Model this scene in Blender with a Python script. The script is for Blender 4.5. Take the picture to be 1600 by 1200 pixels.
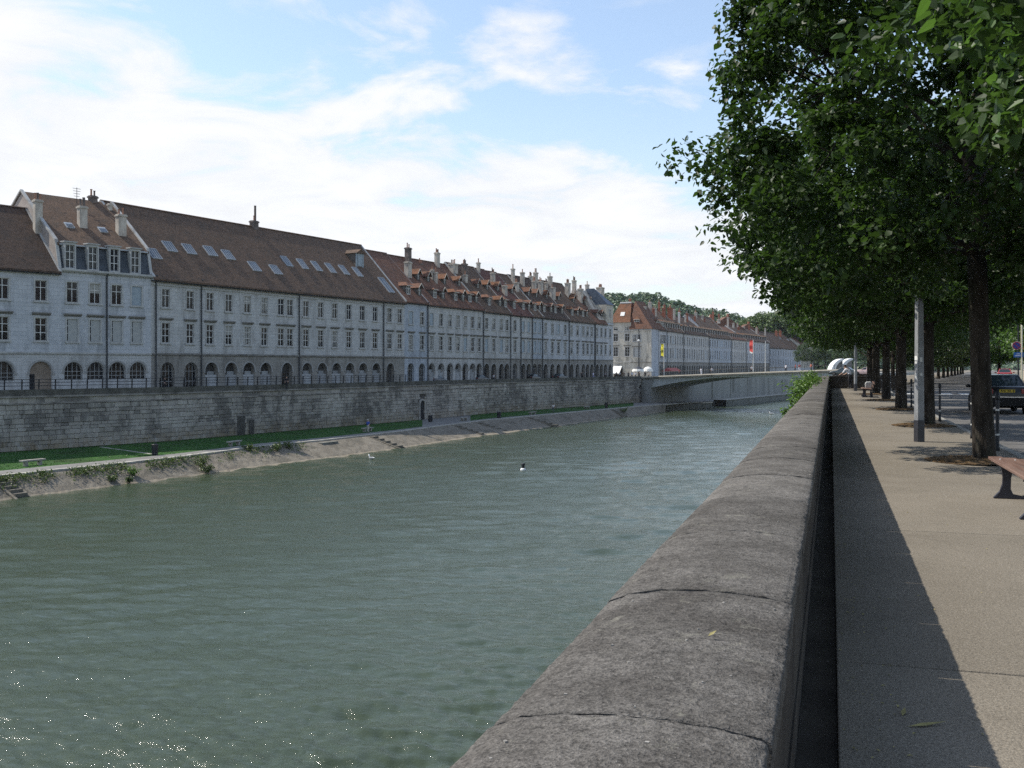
import bpy, bmesh, math, random
import numpy as np
from mathutils import Vector, Matrix

for _o in list(bpy.data.objects):
    bpy.data.objects.remove(_o)
SC = bpy.context.scene
COL = SC.collection
PI = math.pi
R = math.radians

# ------------------------------------------------------------------ camera
EYE = 1.65
YAW = R(17.3)
HOR = 572.0
FPX = 1600.0
cam_data = bpy.data.cameras.new("camera")
cam_data.sensor_width = 36.0
cam_data.lens = 36.0
cam_data.shift_y = -28.0 / 1600.0
cam_data.clip_start = 0.05
cam_data.clip_end = 9000.0
cam = bpy.data.objects.new("camera", cam_data)
cam.location = (0, 0, EYE)
cam.rotation_euler = (PI / 2, 0, YAW)
COL.objects.link(cam)
SC.camera = cam

# ------------------------------------------------------------------ light
SUN_AZ = R(90)     # measured left of +Y
SUN_EL = R(49)
SDIR = Vector((-math.sin(SUN_AZ) * math.cos(SUN_EL), math.cos(SUN_AZ) * math.cos(SUN_EL), math.sin(SUN_EL)))
sun_data = bpy.data.lights.new("sun", 'SUN')
sun_data.energy = 3.7
sun_data.angle = R(0.53)
sun_data.color = (1.0, 0.94, 0.84)
sun = bpy.data.objects.new("sun", sun_data)
sun.rotation_euler = SDIR.to_track_quat('Z', 'Y').to_euler()
sun.location = (0, 0, 60)
COL.objects.link(sun)

CLOUD_SEED = 11.6
SKY_STRENGTH = 0.145
world = bpy.data.worlds.new("World")
SC.world = world
world.use_nodes = True
wn = world.node_tree.nodes
wl = world.node_tree.links
wn.clear()


def wnode(t, **k):
    n = wn.new(t)
    for a, b in k.items():
        setattr(n, a, b)
    return n


sky = wnode('ShaderNodeTexSky', sky_type='NISHITA', sun_disc=False)
sky.sun_elevation = SUN_EL
sky.sun_rotation = -SUN_AZ
sky.altitude = 250
sky.air_density = 1.15
sky.dust_density = 0.8
sky.ozone_density = 1.6
tcw = wnode('ShaderNodeTexCoord')
sepw = wnode('ShaderNodeSeparateXYZ')
wl.new(tcw.outputs['Generated'], sepw.inputs[0])


def wmath(op, a, b=None, c=None, clamp=False):
    n = wnode('ShaderNodeMath', operation=op)
    n.use_clamp = clamp
    for i, v in enumerate((a, b, c)):
        if v is None:
            continue
        if isinstance(v, (int, float)):
            n.inputs[i].default_value = v
        else:
            wl.new(v, n.inputs[i])
    return n.outputs[0]


def wmap(x, lo, hi, a=0.0, b=1.0):
    n = wnode('ShaderNodeMapRange', interpolation_type='SMOOTHSTEP')
    wl.new(x, n.inputs[0])
    for i, v in enumerate((lo, hi, a, b)):
        n.inputs[i + 1].default_value = v
    return n.outputs[0]


# clouds: fractal noise on a flat layer high above, thicker below a tilted great circle
den = wmath('ADD', sepw.outputs[2], 0.16)
cx_ = wmath('DIVIDE', sepw.outputs[0], den)
cy_ = wmath('DIVIDE', sepw.outputs[1], den)
comb = wnode('ShaderNodeCombineXYZ')
wl.new(cx_, comb.inputs[0])
wl.new(cy_, comb.inputs[1])
comb.inputs[2].default_value = CLOUD_SEED


def wnoise(scale, detail, rough, dist):
    n = wnode('ShaderNodeTexNoise')
    n.inputs['Scale'].default_value = scale
    n.inputs['Detail'].default_value = detail
    n.inputs['Roughness'].default_value = rough
    n.inputs['Distortion'].default_value = dist
    wl.new(comb.outputs[0], n.inputs['Vector'])
    return n.outputs['Fac']


n_big = wnoise(0.9, 8, 0.56, 0.3)
n_mid = wnoise(2.6, 8, 0.6, 0.5)


def pdir(x, y):
    k = (x - 800) / FPX
    t = (HOR - y) / FPX
    v = Vector((math.cos(YAW) * k - math.sin(YAW), math.sin(YAW) * k + math.cos(YAW), t))
    return v.normalized()


nb = pdir(0, 20).cross(pdir(1000, 285)).normalized()
if nb.dot(pdir(200, 400)) < 0:
    nb = -nb
dotn = wnode('ShaderNodeVectorMath', operation='DOT_PRODUCT')
wl.new(tcw.outputs['Generated'], dotn.inputs[0])
dotn.inputs[1].default_value = nb
band = wmap(dotn.outputs['Value'], -0.06, 0.07, -0.040, 0.105)
# two heaps of cumulus high in the middle of the view
heap = None
for (hx, hy, hr, ha) in ((770, 70, 0.085, 0.045), (850, 88, 0.09, 0.06), (925, 105, 0.075, 0.045), (1060, 130, 0.09, 0.045), (610, 45, 0.06, 0.03), (240, 60, 0.07, 0.03)):
    dd_ = wnode('ShaderNodeVectorMath', operation='DISTANCE')
    wl.new(tcw.outputs['Generated'], dd_.inputs[0])
    dd_.inputs[1].default_value = pdir(hx, hy)
    hv = wmap(dd_.outputs['Value'], hr, 0.0, 0.0, ha)
    heap = hv if heap is None else wmath('ADD', heap, hv)
band = wmath('ADD', band, heap)
dens = wmath('ADD', wmath('MULTIPLY', n_big, 0.52), wmath('ADD', wmath('MULTIPLY', n_mid, 0.48), band))
cmask = wmap(dens, 0.475, 0.60)
# thin wisps and a pale veil towards the horizon
wisp = wmath('MULTIPLY', wmap(n_mid, 0.42, 0.72), 0.45)
veil = wmap(sepw.outputs[2], 0.28, 0.0, 0.12, 0.60)
cm2 = wmath('MAXIMUM', wmath('MAXIMUM', cmask, wisp), veil)
shade = wmath('ADD', wmap(dens, 0.5, 0.8, 4.2, 5.0), wmath('MULTIPLY', n_mid, 0.9))
ccol = wnode('ShaderNodeCombineXYZ')
wl.new(wmath('MULTIPLY', shade, 0.975), ccol.inputs[0])
wl.new(wmath('MULTIPLY', shade, 0.995), ccol.inputs[1])
wl.new(wmath('MULTIPLY', shade, 1.03), ccol.inputs[2])
mixw = wnode('ShaderNodeMix', data_type='RGBA')
wl.new(cm2, mixw.inputs[0])
wl.new(sky.outputs[0], mixw.inputs[6])
wl.new(ccol.outputs[0], mixw.inputs[7])
bg = wnode('ShaderNodeBackground')
bg.inputs[1].default_value = SKY_STRENGTH
wl.new(mixw.outputs[2], bg.inputs[0])
wo = wnode('ShaderNodeOutputWorld')
wl.new(bg.outputs[0], wo.inputs[0])

SC.view_settings.view_transform = 'Standard'
SC.view_settings.look = 'None'
SC.view_settings.exposure = 0.5
SC.view_settings.gamma = 1.0
SC.view_settings.use_curve_mapping = False
SC.cycles.use_denoising = False
SC.cycles.max_bounces = 6
SC.cycles.diffuse_bounces = 3
SC.cycles.glossy_bounces = 3
SC.cycles.transmission_bounces = 3
SC.cycles.transparent_max_bounces = 6
SC.cycles.caustics_reflective = False
SC.cycles.caustics_refractive = False

# ------------------------------------------------------------------ measuring helpers
CY, SY = math.cos(YAW), math.sin(YAW)


def W(lat, d):
    return Vector((CY * lat - SY * d, SY * lat + CY * d))


def PX(x, d):
    return W((x - 800) / FPX * d, d)


def ZY(y, d):
    return EYE + (HOR - y) / FPX * d


def PZ(x, y, z):
    """ground point seen at pixel x, y when it lies at height z"""
    d = (EYE - z) * FPX / (y - HOR)
    p = PX(x, d)
    return Vector((p.x, p.y, z))


def interp_inv(tab, x):
    if x <= tab[0][0]:
        (xa, da), (xb, db) = tab[0], tab[1]
    elif x >= tab[-1][0]:
        (xa, da), (xb, db) = tab[-2], tab[-1]
    else:
        for i in range(len(tab) - 1):
            if tab[i][0] <= x <= tab[i + 1][0]:
                (xa, da), (xb, db) = tab[i], tab[i + 1]
                break
    t = (x - xa) / (xb - xa)
    inv = (1 - t) / da + t / db
    return 1.0 / inv


# ------------------------------------------------------------------ materials
MATS = {}


def new_mat(name):
    m = bpy.data.materials.new(name)
    m.use_nodes = True
    nt = m.node_tree
    b = nt.nodes['Principled BSDF']
    return m, nt, b


def N(nt, t, **k):
    n = nt.nodes.new(t)
    for a, b in k.items():
        setattr(n, a, b)
    return n


def setv(nt, sock, v):
    if isinstance(v, (int, float)):
        sock.default_value = v
    elif isinstance(v, (tuple, list)):
        sock.default_value = tuple(v) if len(v) == 4 or len(sock.default_value) == 3 else tuple(v) + (1,)
    else:
        nt.links.new(v, sock)


def M_(nt, op, a, b=0.0, clamp=False):
    n = N(nt, 'ShaderNodeMath', operation=op)
    n.use_clamp = clamp
    setv(nt, n.inputs[0], a)
    setv(nt, n.inputs[1], b)
    return n.outputs[0]


def mixc(nt, f, a, b, mode='MIX'):
    n = N(nt, 'ShaderNodeMix', data_type='RGBA', blend_type=mode)
    setv(nt, n.inputs[0], f)
    setv(nt, n.inputs[6], a)
    setv(nt, n.inputs[7], b)
    return n.outputs[2]


def rng(nt, x, lo, hi, a=0.0, b=1.0):
    n = N(nt, 'ShaderNodeMapRange', interpolation_type='SMOOTHSTEP')
    setv(nt, n.inputs[0], x)
    for i, v in enumerate((lo, hi, a, b)):
        n.inputs[i + 1].default_value = v
    return n.outputs[0]


def noise(nt, vec, scale, detail=4, rough=0.55, dist=0.0):
    n = N(nt, 'ShaderNodeTexNoise')
    n.inputs['Scale'].default_value = scale
    n.inputs['Detail'].default_value = detail
    n.inputs['Roughness'].default_value = rough
    n.inputs['Distortion'].default_value = dist
    if vec is not None:
        nt.links.new(vec, n.inputs['Vector'])
    return n.outputs['Fac']


def coords(nt, kind='Object', scale=None):
    t = N(nt, 'ShaderNodeTexCoord')
    o = t.outputs[kind]
    if scale:
        m = N(nt, 'ShaderNodeMapping')
        m.inputs['Scale'].default_value = scale
        nt.links.new(o, m.inputs[0])
        o = m.outputs[0]
    return o


def geo_pos(nt, scale=None):
    t = N(nt, 'ShaderNodeNewGeometry')
    o = t.outputs['Position']
    if scale:
        m = N(nt, 'ShaderNodeMapping')
        m.inputs['Scale'].default_value = scale
        nt.links.new(o, m.inputs[0])
        o = m.outputs[0]
    return o


def bump(nt, b, h, strength=0.4, dist=0.02):
    n = N(nt, 'ShaderNodeBump')
    n.inputs['Strength'].default_value = strength
    n.inputs['Distance'].default_value = dist
    nt.links.new(h, n.inputs['Height'])
    nt.links.new(n.outputs[0], b.inputs['Normal'])


def c4(c):
    return (c[0], c[1], c[2], 1.0)


def grain(name, ca, cb, scale=3.0, rough=0.8, detail=6, cc=None, fine=None, bmp=0.3, bdist=0.01, metallic=0.0,
          spec=0.3, world_space=False, rand=0.0, stretch=None, lo=0.35, hi=0.65):
    """two-colour mottled surface with optional third stain colour and fine speckle"""
    if name in MATS:
        return MATS[name]
    m, nt, b = new_mat(name)
    vec = geo_pos(nt, stretch) if world_space else coords(nt, 'Object', stretch)
    f = noise(nt, vec, scale, detail)
    col = mixc(nt, rng(nt, f, lo, hi), c4(ca), c4(cb))
    if cc is not None:
        f2 = noise(nt, vec, scale * 0.37, 5, 0.6, 0.4)
        col = mixc(nt, rng(nt, f2, 0.5, 0.72), col, c4(cc))
    if fine:
        f3 = noise(nt, vec, fine, 2, 0.7)
        col = mixc(nt, rng(nt, f3, 0.3, 0.75, 0.72, 1.3), (0, 0, 0, 1), col, 'MIX')
        hsrc = f3
    else:
        hsrc = f
    if rand > 0:
        oi = N(nt, 'ShaderNodeObjectInfo')
        v = rng(nt, oi.outputs['Random'], 0, 1, 1 - rand, 1 + rand)
        hsv = N(nt, 'ShaderNodeHueSaturation')
        nt.links.new(col, hsv.inputs['Color'])
        nt.links.new(v, hsv.inputs['Value'])
        col = hsv.outputs[0]
    nt.links.new(col, b.inputs['Base Color'])
    b.inputs['Roughness'].default_value = rough
    b.inputs['Metallic'].default_value = metallic
    b.inputs['Specular IOR Level'].default_value = spec
    if bmp:
        bump(nt, b, hsrc, bmp, bdist)
    MATS[name] = m
    return m


def ashlar(name, ca, cb, mortar, bw=0.95, rh=0.44, stain=None, stain_lo=0.46, stain_hi=0.66, shift=0.0):
    """dressed stone: running courses with fine joints, per-block tone, weather stains"""
    m, nt, b = new_mat(name)
    tc = coords(nt)
    sp = N(nt, 'ShaderNodeSeparateXYZ')
    nt.links.new(tc, sp.inputs[0])
    cb_ = N(nt, 'ShaderNodeCombineXYZ')
    nt.links.new(M_(nt, 'ADD', M_(nt, 'ADD', sp.outputs[0], sp.outputs[1]), shift), cb_.inputs[0])
    nt.links.new(sp.outputs[2], cb_.inputs[1])
    br = N(nt, 'ShaderNodeTexBrick')
    nt.links.new(cb_.outputs[0], br.inputs['Vector'])
    br.inputs['Color1'].default_value = c4(ca)
    br.inputs['Color2'].default_value = c4(cb)
    br.inputs['Mortar'].default_value = c4(mortar)
    br.inputs['Scale'].default_value = 1.0
    br.inputs['Mortar Size'].default_value = 0.012
    br.inputs['Mortar Smooth'].default_value = 0.4
    br.inputs['Brick Width'].default_value = bw
    br.inputs['Row Height'].default_value = rh
    br.offset = 0.43
    f = noise(nt, tc, 1.3, 7, 0.62)
    col = mixc(nt, 0.4, br.outputs['Color'], mixc(nt, rng(nt, f, 0.35, 0.65), c4(ca), c4(cb)))
    if stain:
        mp = N(nt, 'ShaderNodeMapping')
        mp.inputs['Scale'].default_value = (1, 1, 0.22)
        nt.links.new(tc, mp.inputs[0])
        f2 = noise(nt, mp.outputs[0], 0.7, 7, 0.7, 0.3)
        col = mixc(nt, rng(nt, f2, stain_lo, stain_hi, 0, 0.85), col, c4(stain))
    nt.links.new(col, b.inputs['Base Color'])
    b.inputs['Roughness'].default_value = 0.9
    b.inputs['Specular IOR Level'].default_value = 0.2
    h = M_(nt, 'ADD', M_(nt, 'MULTIPLY', br.outputs['Fac'], -1.0), M_(nt, 'MULTIPLY', f, 0.5))
    bump(nt, b, h, 0.6, 0.02)
    MATS[name] = m
    return m


def tiles(name, ca, cb, cc, moss=None):
    """flat clay roof tiles too small to tell apart: rows, random tone, weathering"""
    m, nt, b = new_mat(name)
    tc = coords(nt)
    sp = N(nt, 'ShaderNodeSeparateXYZ')
    nt.links.new(tc, sp.inputs[0])
    cb_ = N(nt, 'ShaderNodeCombineXYZ')
    nt.links.new(sp.outputs[0], cb_.inputs[0])
    nt.links.new(M_(nt, 'ADD', sp.outputs[2], M_(nt, 'MULTIPLY', sp.outputs[1], 0.02)), cb_.inputs[1])
    br = N(nt, 'ShaderNodeTexBrick')
    nt.links.new(cb_.outputs[0], br.inputs['Vector'])
    br.inputs['Color1'].default_value = (1, 1, 1, 1)
    br.inputs['Color2'].default_value = (0, 0, 0, 1)
    br.inputs['Mortar'].default_value = (0.25, 0.25, 0.25, 1)
    br.inputs['Scale'].default_value = 1.0
    br.inputs['Mortar Size'].default_value = 0.012
    br.inputs['Brick Width'].default_value = 0.26
    br.inputs['Row Height'].default_value = 0.15
    f = noise(nt, tc, 0.55, 8, 0.68, 0.3)
    fm = noise(nt, tc, 5.0, 3, 0.7)
    t = M_(nt, 'ADD', M_(nt, 'MULTIPLY', br.outputs['Color'], 0.35), M_(nt, 'MULTIPLY', fm, 0.65))
    col = mixc(nt, rng(nt, t, 0.3, 0.75), c4(ca), c4(cb))
    col = mixc(nt, rng(nt, f, 0.45, 0.68, 0, 0.8), col, c4(cc))
    fl = noise(nt, tc, 9.0, 2, 0.5)
    col = mixc(nt, rng(nt, fl, 0.66, 0.75, 0, 0.6), col, (0.24, 0.20, 0.165, 1))
    dk_ = noise(nt, tc, 2.6, 4, 0.7)
    col = mixc(nt, rng(nt, dk_, 0.5, 0.68, 0, 0.7), col, c4(tuple(x * 0.5 for x in cc)))
    nt.links.new(col, b.inputs['Base Color'])
    b.inputs['Roughness'].default_value = 0.85
    b.inputs['Specular IOR Level'].default_value = 0.25
    h = M_(nt, 'ADD', br.outputs['Fac'], M_(nt, 'MULTIPLY', t, -0.9))
    bump(nt, b, h, 0.55, -0.05)
    MATS[name] = m
    return m


def flat(name, c, rough=0.5, metallic=0.0, spec=0.5, coat=0.0, var=0.12, scale=6.0, bmp=0.0):
    if name in MATS:
        return MATS[name]
    m, nt, b = new_mat(name)
    f = noise(nt, coords(nt), scale, 4)
    lo = tuple(x * (1 - var) for x in c)
    hi = tuple(min(1, x * (1 + var)) for x in c)
    nt.links.new(mixc(nt, rng(nt, f, 0.3, 0.7), c4(lo), c4(hi)), b.inputs['Base Color'])
    b.inputs['Roughness'].default_value = rough
    b.inputs['Metallic'].default_value = metallic
    b.inputs['Specular IOR Level'].default_value = spec
    b.inputs['Coat Weight'].default_value = coat
    if bmp:
        bump(nt, b, f, bmp, 0.01)
    MATS[name] = m
    return m


def glass_mat(name, c, rough=0.06, spec=0.6, rand=0.5):
    m, nt, b = new_mat(name)
    oi = N(nt, 'ShaderNodeObjectInfo')
    f = noise(nt, coords(nt), 1.2, 3)
    v = M_(nt, 'ADD', rng(nt, oi.outputs['Random'], 0, 1, 1 - rand, 1 + rand), M_(nt, 'MULTIPLY', f, 0.3))
    hsv = N(nt, 'ShaderNodeHueSaturation')
    hsv.inputs['Color'].default_value = c4(c)
    nt.links.new(v, hsv.inputs['Value'])
    nt.links.new(hsv.outputs[0], b.inputs['Base Color'])
    b.inputs['Roughness'].default_value = rough
    b.inputs['Specular IOR Level'].default_value = spec
    MATS[name] = m
    return m


def leaf_mat(name, ca, cb, trans=(0.13, 0.26, 0.03), tw=0.35, rough=0.42, spec=0.4, nscale=1.3):
    m, nt, b = new_mat(name)
    pos = geo_pos(nt)
    f = noise(nt, pos, nscale, 4, 0.6)
    g = N(nt, 'ShaderNodeNewGeometry')
    fr = M_(nt, 'ADD', M_(nt, 'MULTIPLY', f, 0.6), M_(nt, 'MULTIPLY', g.outputs['Random Per Island'], 0.5))
    col = mixc(nt, rng(nt, fr, 0.3, 0.8), c4(ca), c4(cb))
    nt.links.new(col, b.inputs['Base Color'])
    b.inputs['Roughness'].default_value = rough
    b.inputs['Specular IOR Level'].default_value = spec
    tr = N(nt, 'ShaderNodeBsdfTranslucent')
    setv(nt, tr.inputs[0], mixc(nt, rng(nt, fr, 0.3, 0.8), c4(tuple(x * 0.7 for x in trans)), c4(trans)))
    ms = N(nt, 'ShaderNodeMixShader')
    ms.inputs[0].default_value = tw
    nt.links.new(b.outputs[0], ms.inputs[1])
    nt.links.new(tr.outputs[0], ms.inputs[2])
    out = nt.nodes['Material Output']
    nt.links.new(ms.outputs[0], out.inputs[0])
    MATS[name] = m
    return m


# ------------------------------------------------------------------ mesh building
class MB:
    def __init__(s):
        s.v, s.f, s.m = [], [], []

    def add(s, vs, fs, mi=0):
        o = len(s.v)
        s.v.extend(tuple(p) for p in vs)
        for f in fs:
            s.f.append(tuple(i + o for i in f))
            s.m.append(mi)
        return s

    def quad(s, a, b, c, d, mi=0):
        return s.add((a, b, c, d), ((0, 1, 2, 3),), mi)

    def box(s, x0, x1, y0, y1, z0, z1, mi=0, mat=None):
        vs = [Vector((x, y, z)) for z in (z0, z1) for y in (y0, y1) for x in (x0, x1)]
        if mat is not None:
            vs = [mat @ p for p in vs]
        return s.add(vs, ((0, 2, 3, 1), (4, 5, 7, 6), (0, 1, 5, 4), (2, 6, 7, 3), (0, 4, 6, 2), (1, 3, 7, 5)), mi)

    def prism(s, prof, axis, a, b, mi=0, mat=None):
        """extrude a closed 2-D outline; axis 'x': prof is (y, z); 'y': (x, z); 'z': (x, y)"""
        n = len(prof)
        vs = []
        for t in (a, b):
            for p, q in prof:
                vs.append({'x': (t, p, q), 'y': (p, t, q), 'z': (p, q, t)}[axis])
        if mat is not None:
            vs = [mat @ Vector(p) for p in vs]
        fs = [tuple(range(n)), tuple(range(2 * n - 1, n - 1, -1))]
        for i in range(n):
            j = (i + 1) % n
            fs.append((i, i + n, j + n, j))
        return s.add(vs, fs, mi)

    def tube(s, pts, rad, seg=8, mi=0, cap=True):
        pts = [Vector(p) for p in pts]
        if isinstance(rad, (int, float)):
            rad = [rad] * len(pts)
        vs, fs = [], []
        up = None
        for i, p in enumerate(pts):
            t = (pts[min(i + 1, len(pts) - 1)] - pts[max(i - 1, 0)])
            if t.length < 1e-9:
                t = Vector((0, 0, 1))
            t.normalize()
            if up is None:
                up = t.orthogonal().normalized()
            u = (up - t * up.dot(t))
            if u.length < 1e-6:
                u = t.orthogonal()
            u.normalize()
            up = u
            w = t.cross(u)
            for k in range(seg):
                a = 2 * PI * k / seg
                vs.append(p + (u * math.cos(a) + w * math.sin(a)) * rad[i])
        for i in range(len(pts) - 1):
            for k in range(seg):
                k2 = (k + 1) % seg
                fs.append((i * seg + k, i * seg + k2, (i + 1) * seg + k2, (i + 1) * seg + k))
        if cap:
            fs.append(tuple(range(seg - 1, -1, -1)))
            o = (len(pts) - 1) * seg
            fs.append(tuple(range(o, o + seg)))
        return s.add(vs, fs, mi)

    def lathe(s, prof, seg=12, mi=0, c=(0, 0, 0)):
        vs, fs = [], []
        for r, z in prof:
            for k in range(seg):
                a = 2 * PI * k / seg
                vs.append((c[0] + r * math.cos(a), c[1] + r * math.sin(a), c[2] + z))
        for i in range(len(prof) - 1):
            for k in range(seg):
                k2 = (k + 1) % seg
                fs.append((i * seg + k, i * seg + k2, (i + 1) * seg + k2, (i + 1) * seg + k))
        fs.append(tuple(range(seg - 1, -1, -1)))
        o = (len(prof) - 1) * seg
        fs.append(tuple(range(o, o + seg)))
        return s.add(vs, fs, mi)

    def ball(s, c, r, seg=10, rings=6, mi=0, mat=None):
        if isinstance(r, (int, float)):
            r = (r, r, r)
        vs, fs = [], []
        for i in range(rings + 1):
            th = PI * i / rings
            for k in range(seg):
                a = 2 * PI * k / seg
                p = Vector((r[0] * math.sin(th) * math.cos(a), r[1] * math.sin(th) * math.sin(a), r[2] * math.cos(th)))
                if mat is not None:
                    p = mat @ p
                vs.append(p + Vector(c))
        for i in range(rings):
            for k in range(seg):
                k2 = (k + 1) % seg
                fs.append((i * seg + k, (i + 1) * seg + k, (i + 1) * seg + k2, i * seg + k2))
        return s.add(vs, fs, mi)

    def mesh(s, name, mats, smooth=False):
        me = bpy.data.meshes.new(name)
        me.from_pydata(s.v, [], s.f)
        if not isinstance(mats, (list, tuple)):
            mats = [mats]
        for m in mats:
            me.materials.append(m)
        if len(mats) > 1:
            me.polygons.foreach_set('material_index', s.m)
        if smooth:
            me.polygons.foreach_set('use_smooth', [True] * len(s.f))
        me.update()
        return me

    def build(s, name, mats, parent=None, smooth=False, loc=None, bevel=0.0):
        o = bpy.data.objects.new(name, s.mesh(name, mats, smooth))
        COL.objects.link(o)
        if parent is not None:
            o.parent = parent
        if loc is not None:
            o.location = loc
        if bevel:
            md = o.modifiers.new('bevel', 'BEVEL')
            md.width = bevel
            md.segments = 2
            md.limit_method = 'ANGLE'
        return o


def fix_normals(o):
    bm = bmesh.new()
    bm.from_mesh(o.data)
    bmesh.ops.recalc_face_normals(bm, faces=bm.faces)
    bm.to_mesh(o.data)
    bm.free()
    return o


def fast_mesh(name, verts, faces_n, loops, mat, smooth=False):
    """verts (n,3) array; every face has faces_n corners; loops flat index array"""
    me = bpy.data.meshes.new(name)
    nv = len(verts)
    nf = len(loops) // faces_n
    me.vertices.add(nv)
    me.vertices.foreach_set('co', np.asarray(verts, dtype=np.float32).ravel())
    me.loops.add(len(loops))
    me.loops.foreach_set('vertex_index', np.asarray(loops, dtype=np.int32))
    me.polygons.add(nf)
    me.polygons.foreach_set('loop_start', np.arange(0, len(loops), faces_n, dtype=np.int32))
    me.polygons.foreach_set('loop_total', np.full(nf, faces_n, dtype=np.int32))
    if smooth:
        me.polygons.foreach_set('use_smooth', np.ones(nf, dtype=bool))
    me.update(calc_edges=True)
    me.validate()
    for m in (mat if isinstance(mat, (list, tuple)) else [mat]):
        me.materials.append(m)
    return me


def link(name, me, parent=None, loc=None, rotz=None):
    o = bpy.data.objects.new(name, me)
    COL.objects.link(o)
    if parent is not None:
        o.parent = parent
    if loc is not None:
        o.location = loc
    if rotz is not None:
        o.rotation_euler = (0, 0, rotz)
    return o


def thing(name, label, cat, loc=(0, 0, 0), rotz=0.0, group=None):
    o = bpy.data.objects.new(name, None)
    o.empty_display_size = 0.2
    COL.objects.link(o)
    o.location = loc
    o.rotation_euler = (0, 0, rotz)
    tag(o, label, cat, group)
    return o


def tag(o, label, cat, group=None):
    o['label'] = label
    o['category'] = cat
    if group:
        o['group'] = group
    return o


def structure(o):
    o['kind'] = 'structure'
    return o


def stuff(o):
    o['kind'] = 'stuff'
    return o


def kids(o):
    return [c for c in bpy.data.objects if c.parent is o]


def dup(root, loc, rotz, label, group=None, scale=None, children=None):
    def cp(src, par):
        c = src.copy()
        COL.objects.link(c)
        c.parent = par
        for ch in CH[src.name]:
            cp(ch, c)
        return c
    CH = {}

    def walk(o):
        CH[o.name] = list(o.children)
        for ch in o.children:
            walk(ch)
    walk(root)
    r = cp(root, None)
    r.location = loc
    r.rotation_euler = (0, 0, rotz)
    if scale:
        r.scale = scale if isinstance(scale, (tuple, list)) else (scale,) * 3
    r['label'] = label
    if group:
        r['group'] = group
    return r


random.seed(5)
rnd = random.random
uni = random.uniform
# ------------------------------------------------------------------ shared materials
def gritty(name, ca, cb, cc, sc, amp, rough=0.95, rand=0.1, lichen=None, bmp=0.6, s1=55, s2=170):
    """weathered stone or asphalt with visible aggregate: dark pits and pale grains"""
    m, nt, b = new_mat(name)
    pos = geo_pos(nt)
    f = noise(nt, pos, sc, 8, 0.6)
    big = noise(nt, pos, sc * 0.3, 5, 0.6, 0.5)
    col = mixc(nt, rng(nt, f, 0.35, 0.65), c4(ca), c4(cb))
    col = mixc(nt, rng(nt, big, 0.48, 0.72, 0, 0.8), col, c4(cc))
    g1 = noise(nt, pos, s1, 3, 0.7)
    g2 = noise(nt, pos, s2, 2, 0.6)
    g = M_(nt, 'ADD', M_(nt, 'MULTIPLY', g1, 0.5), M_(nt, 'MULTIPLY', g2, 0.5))
    oi = N(nt, 'ShaderNodeObjectInfo')
    v = M_(nt, 'MULTIPLY', rng(nt, g, 0.30, 0.70, 1 - amp, 1 + amp), rng(nt, oi.outputs['Random'], 0, 1, 1 - rand, 1 + rand))
    hsv = N(nt, 'ShaderNodeHueSaturation')
    nt.links.new(col, hsv.inputs['Color'])
    nt.links.new(v, hsv.inputs['Value'])
    if lichen:
        lf = noise(nt, pos, 11.0, 5, 0.7, 0.6)
        lm = noise(nt, pos, 1.3, 3, 0.6)
        lmask = M_(nt, 'MULTIPLY', rng(nt, lf, 0.56, 0.66), rng(nt, lm, 0.42, 0.62))
        mx_ = mixc(nt, M_(nt, 'MULTIPLY', lmask, 0.6), hsv.outputs[0], c4(lichen))
        dk_ = noise(nt, pos, 2.7, 6, 0.7, 0.8)
        mx_ = mixc(nt, rng(nt, dk_, 0.56, 0.70, 0, 0.5), mx_, c4(tuple(x * 0.6 for x in cc)))
    else:
        dk_ = noise(nt, pos, 1.1, 6, 0.72, 0.8)
        mx_ = mixc(nt, rng(nt, dk_, 0.57, 0.72, 0, 0.45), hsv.outputs[0], c4(tuple(x * 0.75 for x in cc)))
    pale = rng(nt, g2, 0.69, 0.75, 0, 0.55)
    col2 = mixc(nt, pale, mx_, c4(tuple(min(1, x * 2.4) for x in cb)))
    nt.links.new(col2, b.inputs['Base Color'])
    b.inputs['Roughness'].default_value = rough
    b.inputs['Specular IOR Level'].default_value = 0.15
    bump(nt, b, M_(nt, 'ADD', g, M_(nt, 'MULTIPLY', f, 0.4)), bmp, 0.012)
    MATS[name] = m
    return m


m_coping = gritty('coping stone', (0.1003, 0.0934, 0.08446), (0.1453, 0.1361, 0.1241), (0.07161, 0.06497, 0.058), 4.0, 0.6, rand=0.16, lichen=(0.22, 0.2106, 0.1749), s1=45, s2=140, bmp=0.9)
m_fleck = flat('pale stone chip', (0.27, 0.255, 0.23), 0.9, var=0.25)
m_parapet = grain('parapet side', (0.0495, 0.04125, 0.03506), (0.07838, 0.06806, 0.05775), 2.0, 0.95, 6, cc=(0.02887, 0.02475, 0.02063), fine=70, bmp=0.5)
m_pave = gritty('gritty asphalt pavement', (0.1934, 0.1711, 0.1377), (0.2251, 0.1993, 0.1615), (0.1535, 0.1335, 0.1064), 0.6, 0.45, rand=0.05, s1=60, s2=130, bmp=0.9)
m_gutter = grain('gutter', (0.06, 0.051, 0.042), (0.09, 0.078, 0.063), 3.0, 0.95, 5, fine=60)
m_road = grain('road asphalt', (0.1318, 0.1275, 0.1232), (0.1742, 0.17, 0.1615), 0.7, 0.93, 7, cc=(0.1062, 0.102, 0.1003), fine=90, bmp=0.5, bdist=0.005, spec=0.2)
m_kerb = grain('kerb stone', (0.255, 0.2475, 0.225), (0.33, 0.3225, 0.2925), 4.0, 0.9, 6, fine=60, rand=0.12)
m_soil = grain('soil', (0.11, 0.07, 0.035), (0.20, 0.125, 0.055), 14.0, 0.97, 6, cc=(0.065, 0.04, 0.022), fine=60, bmp=1.0, bdist=0.03)
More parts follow.
